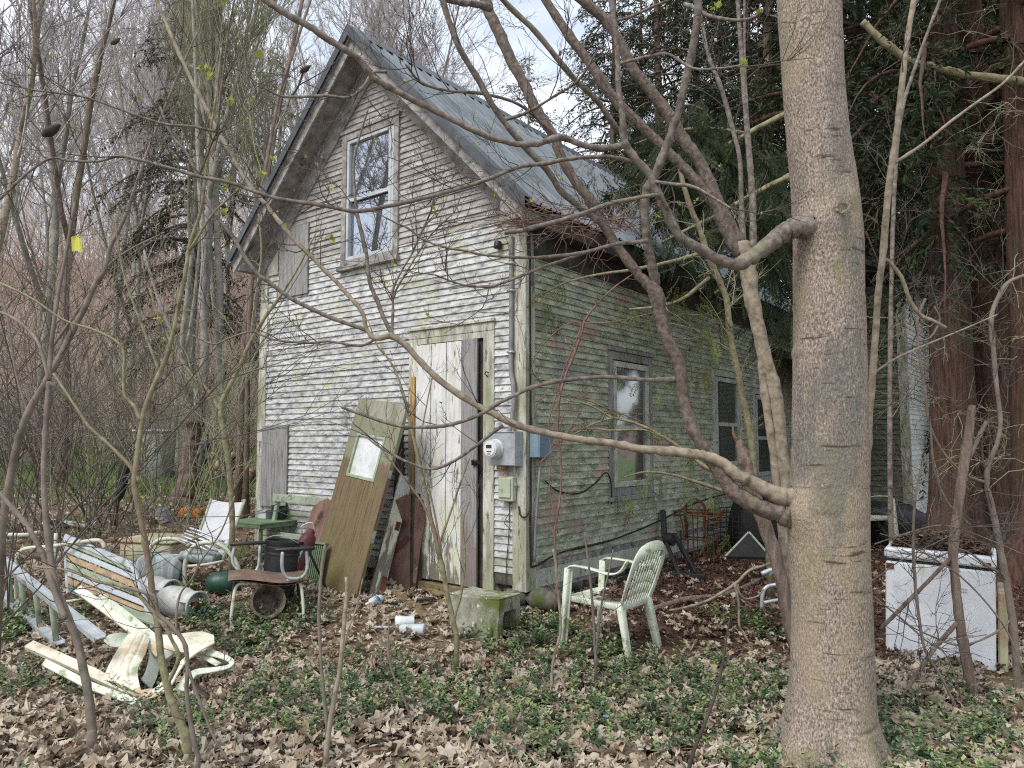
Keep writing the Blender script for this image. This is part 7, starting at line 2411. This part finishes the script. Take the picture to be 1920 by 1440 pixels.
# red cedars at the right
evergreen('cedar_tree', 'red barked cedar trunk standing just left behind the freezer', 61, 15, 4.2, 2.6, 80, .9, .25, 'cedarbark', 'cedar', spot(1778, 8.3), bare=62)
evergreen('cedar_tree', 'thickest red barked cedar trunk right behind the freezer', 62, 16, 4.4, 2.8, 80, .9, .31, 'cedarbark', 'cedar', spot(1853, 8.7), bare=44)
evergreen('cedar_tree', 'dark shaded cedar trunk at the right edge of the yard', 63, 15, 3.4, 2.6, 80, .9, .26, 'cedarbark', 'cedar', spot(1945, 7.6), bare=44)
evergreen('cedar_tree', 'cedar crown hanging over the side eave with its trunk hidden behind the thick trunk', 69, 14, 4.3, 2.7, 105, .75, .16, 'cedarbark', 'cedar', spot(1556, 9.4))
GB = 'dark cedars standing behind the house wing'
ev = evergreen('cedar_tree', 'dark shadowy cedar deep behind the bright wing wall', 64, 17, 2.0, 3.0, 160, .9, .24, 'cedarbark', 'cedar', spot(1800, 16), GB, bare=20)
for k, (px, d, s_) in enumerate([(1860, 13.5, .95), (1945, 12.5, 1.0), (1660, 18, 1.05), (1560, 17.0, 1.1), (1900, 17, 1.1), (1990, 16, 1.1)]):
    dup(ev, spot(px, d), rb.uniform(0, 6.28), None, s_)
GH = 'dark hemlocks rising behind the house roof'
hm = evergreen('hemlock_tree', 'dark green hemlock rising behind the house roof at right', 65, 18, 2.5, 3.2, 190, .75, .22, 'snagbark', 'cedar', spot(1440, 17.5), GH, sprig=.10, thin=.9)
for k, (px, d, s_) in enumerate([(1300, 20, .95), (1200, 24, .95), (1520, 21, 1.1), (1370, 25, 1.15), (1250, 18.5, .95), (1400, 21, 1.0), (1140, 20, .88), (1640, 23, 1.2), (1760, 24, 1.2), (1880, 23, 1.2)]):
    dup(hm, spot(px, d), rb.uniform(0, 6.28), None, s_)
evergreen('pine_tree', 'small dark pine showing over the middle of the roof ridge', 66, 15.0, 8, 1.9, 46, .3, .16, 'snagbark', 'spruce', spot(985, 27), sprig=.12, dens=.16)
evergreen('spruce_tree', 'dark drooping spruce behind the bare trees at upper left', 67, 18, 3.5, 3.3, 120, .8, .2, 'farbark', 'spruce', spot(345, 21), sprig=.11, dens=.14, thin=1)
evergreen('spruce_tree', 'smaller dark spruce close to the left rake of the roof', 68, 13, 3.0, 2.2, 60, .7, .18, 'farbark', 'spruce', spot(500, 23), sprig=.11, dens=.14, thin=.75)

# boughs of cedar hanging in front of the side wall
rs = np.random.default_rng(909)


def bough(label, rows, d, sprays, leafmat='spray', mult=1, spread=14, fat=1.0):
    ls = [trace(v, d, d, 5, .03, 600) for v in rows]
    t = thing('cedar_bough', label, 'bough', ls[0][0][0])
    mb = MB()
    mb.tubes(ls, 6)
    mb.build('branch', mt['greenlimb'], t, world=True)
    V, T = [], []
    for px, py, n, Ls in sprays:
        for _ in range(n * mult):
            p = P(px + rs.normal(0, spread), py + rs.normal(0, spread * .8), d + rs.normal(0, .16 * fat))
            dn = unit((rs.normal(0, .5), rs.normal(0, .4), -1.0))
            tn = np.clip(rs.normal(.5, .25), 0, 1)
            L = Ls * rs.uniform(.5, 1.3)
            m_ = int(L / .018)
            side = perp(dn, rs)
            for w in range(m_):
                dn = unit(dn + rs.normal(0, .05, 3))
                p = p + dn * .018
                env = math.sin(math.pi * min(1, (w + 1.5) / (m_ + 1))) ** .6
                for sg in (-1, 1):
                    dd_ = unit(dn * .8 + side * sg * .75 + rs.normal(0, .12, 3))
                    ln = .05 * fat * env * rs.uniform(.6, 1.2)
                    e = np.cross(dd_, np.cross(dn, side)) * .0045 * fat
                    V.append((p, p + dd_ * ln * .5 + e, p + dd_ * ln, p + dd_ * ln * .5 - e))
                    T.append(tn)
    V = np.array(V)
    mb = MB()
    mb.add(V.reshape(-1, 3), np.arange(len(V) * 4).reshape(-1, 4), np.repeat(np.array(T), 4))
    mb.build('sprays', mt[leafmat], t, world=True, smooth=False)


bough('drooping cedar bough across the first side window', [[(1400, 905, 9), (1330, 880, 8), (1290, 850, 7), (1237, 815, 6), (1187, 792, 5), (1146, 782, 4), (1106, 760, 3.5), (1062, 750, 3)], [(1237, 818, 5), (1207, 806, 4), (1150, 807, 4), (1112, 804, 3.5), (1087, 804, 3), (1062, 811, 3)], [(1150, 783, 4), (1112, 795, 3.5), (1077, 814, 3)]], 6.5,
      [(1150, 760, 6, .16), (1200, 720, 5, .16), (1170, 700, 4, .14), (1130, 800, 4, .14), (1090, 804, 4, .1), (1215, 800, 5, .15), (1260, 800, 6, .16), (1285, 845, 6, .15), (1240, 700, 6, .15)])
bough('cedar bough hanging below the first side window', [[(1420, 940, 8), (1370, 925, 7), (1310, 905, 6), (1260, 890, 5), (1210, 885, 4), (1170, 895, 3)]], 6.7, [(1200, 905, 9, .22), (1170, 925, 7, .2), (1150, 950, 4, .18), (1290, 895, 6, .22), (1285, 930, 4, .2), (1225, 880, 6, .16), (1345, 930, 5, .2), (1345, 1000, 4, .2), (1310, 1010, 4, .22)])
bough('dark cedar bough hanging at the top corner of the side wall', [[(1330, 470, 8), (1260, 490, 7), (1190, 505, 6), (1120, 515, 5), (1060, 530, 4), (1020, 550, 3)], [(1330, 520, 7), (1280, 560, 6), (1230, 575, 5), (1180, 580, 4)]], 6.6, [(1018, 560, 7, .26), (1035, 590, 6, .26), (1050, 545, 4, .2), (1180, 580, 8, .16), (1215, 590, 7, .16), (1160, 570, 5, .14), (1300, 560, 9, .3), (1330, 600, 8, .3), (1270, 540, 7, .25), (1350, 640, 7, .3), (1310, 690, 6, .25)])
bough('dark cedar bough spreading across the metal roof', [[(1500, 200, 12), (1420, 240, 10), (1340, 285, 8), (1260, 325, 7), (1190, 350, 5), (1140, 365, 3)], [(1400, 250, 8), (1320, 240, 7), (1250, 250, 5), (1190, 270, 3)]], 8.0, [(1150, 350, 5, .3), (1190, 340, 8, .35), (1230, 320, 9, .4), (1280, 300, 10, .45), (1320, 290, 10, .45), (1370, 260, 10, .5), (1220, 255, 8, .35), (1270, 240, 9, .4), (1330, 235, 9, .4), (1260, 380, 8, .35), (1310, 370, 9, .4), (1360, 340, 9, .4), (1420, 300, 9, .5), (1400, 390, 9, .4), (1450, 440, 9, .4), (1340, 420, 6, .3), (1440, 360, 9, .45)], 'cedar', 6, 30, 1.5)
bough('dense cedar bough hanging over the side eave', [[(1480, 330, 12), (1420, 360, 10), (1350, 400, 9), (1290, 430, 7), (1240, 455, 5)], [(1480, 420, 10), (1430, 470, 8), (1380, 520, 7), (1340, 550, 5)]], 7.4, [(1250, 440, 9, .35), (1300, 430, 10, .4), (1350, 400, 10, .4), (1400, 380, 10, .45), (1440, 350, 9, .45), (1460, 420, 10, .45), (1420, 480, 10, .4), (1370, 510, 10, .4), (1450, 540, 10, .4), (1470, 600, 9, .4), (1330, 480, 9, .35)], 'cedar', 3, 26, 1.4)

# ================================================================== SKY AND SUN
SUN_EL, SUN_AZ = R(52), math.atan2(-.62, -.62)     # light comes from behind left of the camera
w_ = bpy.data.worlds.new('World')
sc.world = w_
w_.use_nodes = True
N, K = w_.node_tree.nodes, w_.node_tree.links
bg = N['Background']
sky = N.new('ShaderNodeTexSky')
sky.sky_type = 'NISHITA'
sky.sun_disc = False
sky.sun_elevation = SUN_EL
sky.sun_rotation = math.atan2(-.62, -.62) % (2 * math.pi)
sky.dust_density = 2.5
sky.air_density = 1.2
tc = N.new('ShaderNodeTexCoord')
nz = N.new('ShaderNodeTexNoise')
nz.inputs['Scale'].default_value = 2.6
nz.inputs['Detail'].default_value = 5
nz.inputs['Roughness'].default_value = .55
mp = N.new('ShaderNodeMapping')
mp.inputs['Scale'].default_value = (1, 1, 2.2)
K.new(tc.outputs['Generated'], mp.inputs[0])
K.new(mp.outputs[0], nz.inputs['Vector'])
mr = N.new('ShaderNodeMapRange')
mr.interpolation_type = 'SMOOTHSTEP'
mr.inputs[1].default_value = .36
mr.inputs[2].default_value = .62
mr.inputs[3].default_value = .35
mr.inputs[4].default_value = .95
K.new(nz.outputs['Fac'], mr.inputs[0])
mx = N.new('ShaderNodeMix')
mx.data_type = 'RGBA'
K.new(mr.outputs[0], mx.inputs[0])
K.new(sky.outputs[0], mx.inputs[6])
CLOUD = 6.4
mx.inputs[7].default_value = (CLOUD * .93, CLOUD * .98, CLOUD * 1.05, 1)
K.new(mx.outputs[2], bg.inputs[0])
bg.inputs[1].default_value = .082
sun = bpy.data.objects.new('sun', bpy.data.lights.new('sun', 'SUN'))
COL.objects.link(sun)
sun.data.energy = 1.05
sun.data.angle = R(25)
sun.data.color = (1, .98, .955)
dv = Vector((-.62 * math.cos(SUN_EL) / .877, -.62 * math.cos(SUN_EL) / .877, math.sin(SUN_EL)))
sun.rotation_euler = dv.to_track_quat('Z', 'Y').to_euler()
sc.view_settings.view_transform = 'Standard'
sc.view_settings.look = 'None'
sc.view_settings.exposure = 1.4
sc.view_settings.gamma = 1
sc.render.film_transparent = False
sc.cycles.use_denoising = False
sc.cycles.pixel_filter_type = 'BLACKMAN_HARRIS'
sc.cycles.filter_width = 1.15
sc.cycles.sample_clamp_indirect = 6
sc.cycles.max_bounces = 6
sc.cycles.transparent_max_bounces = 8
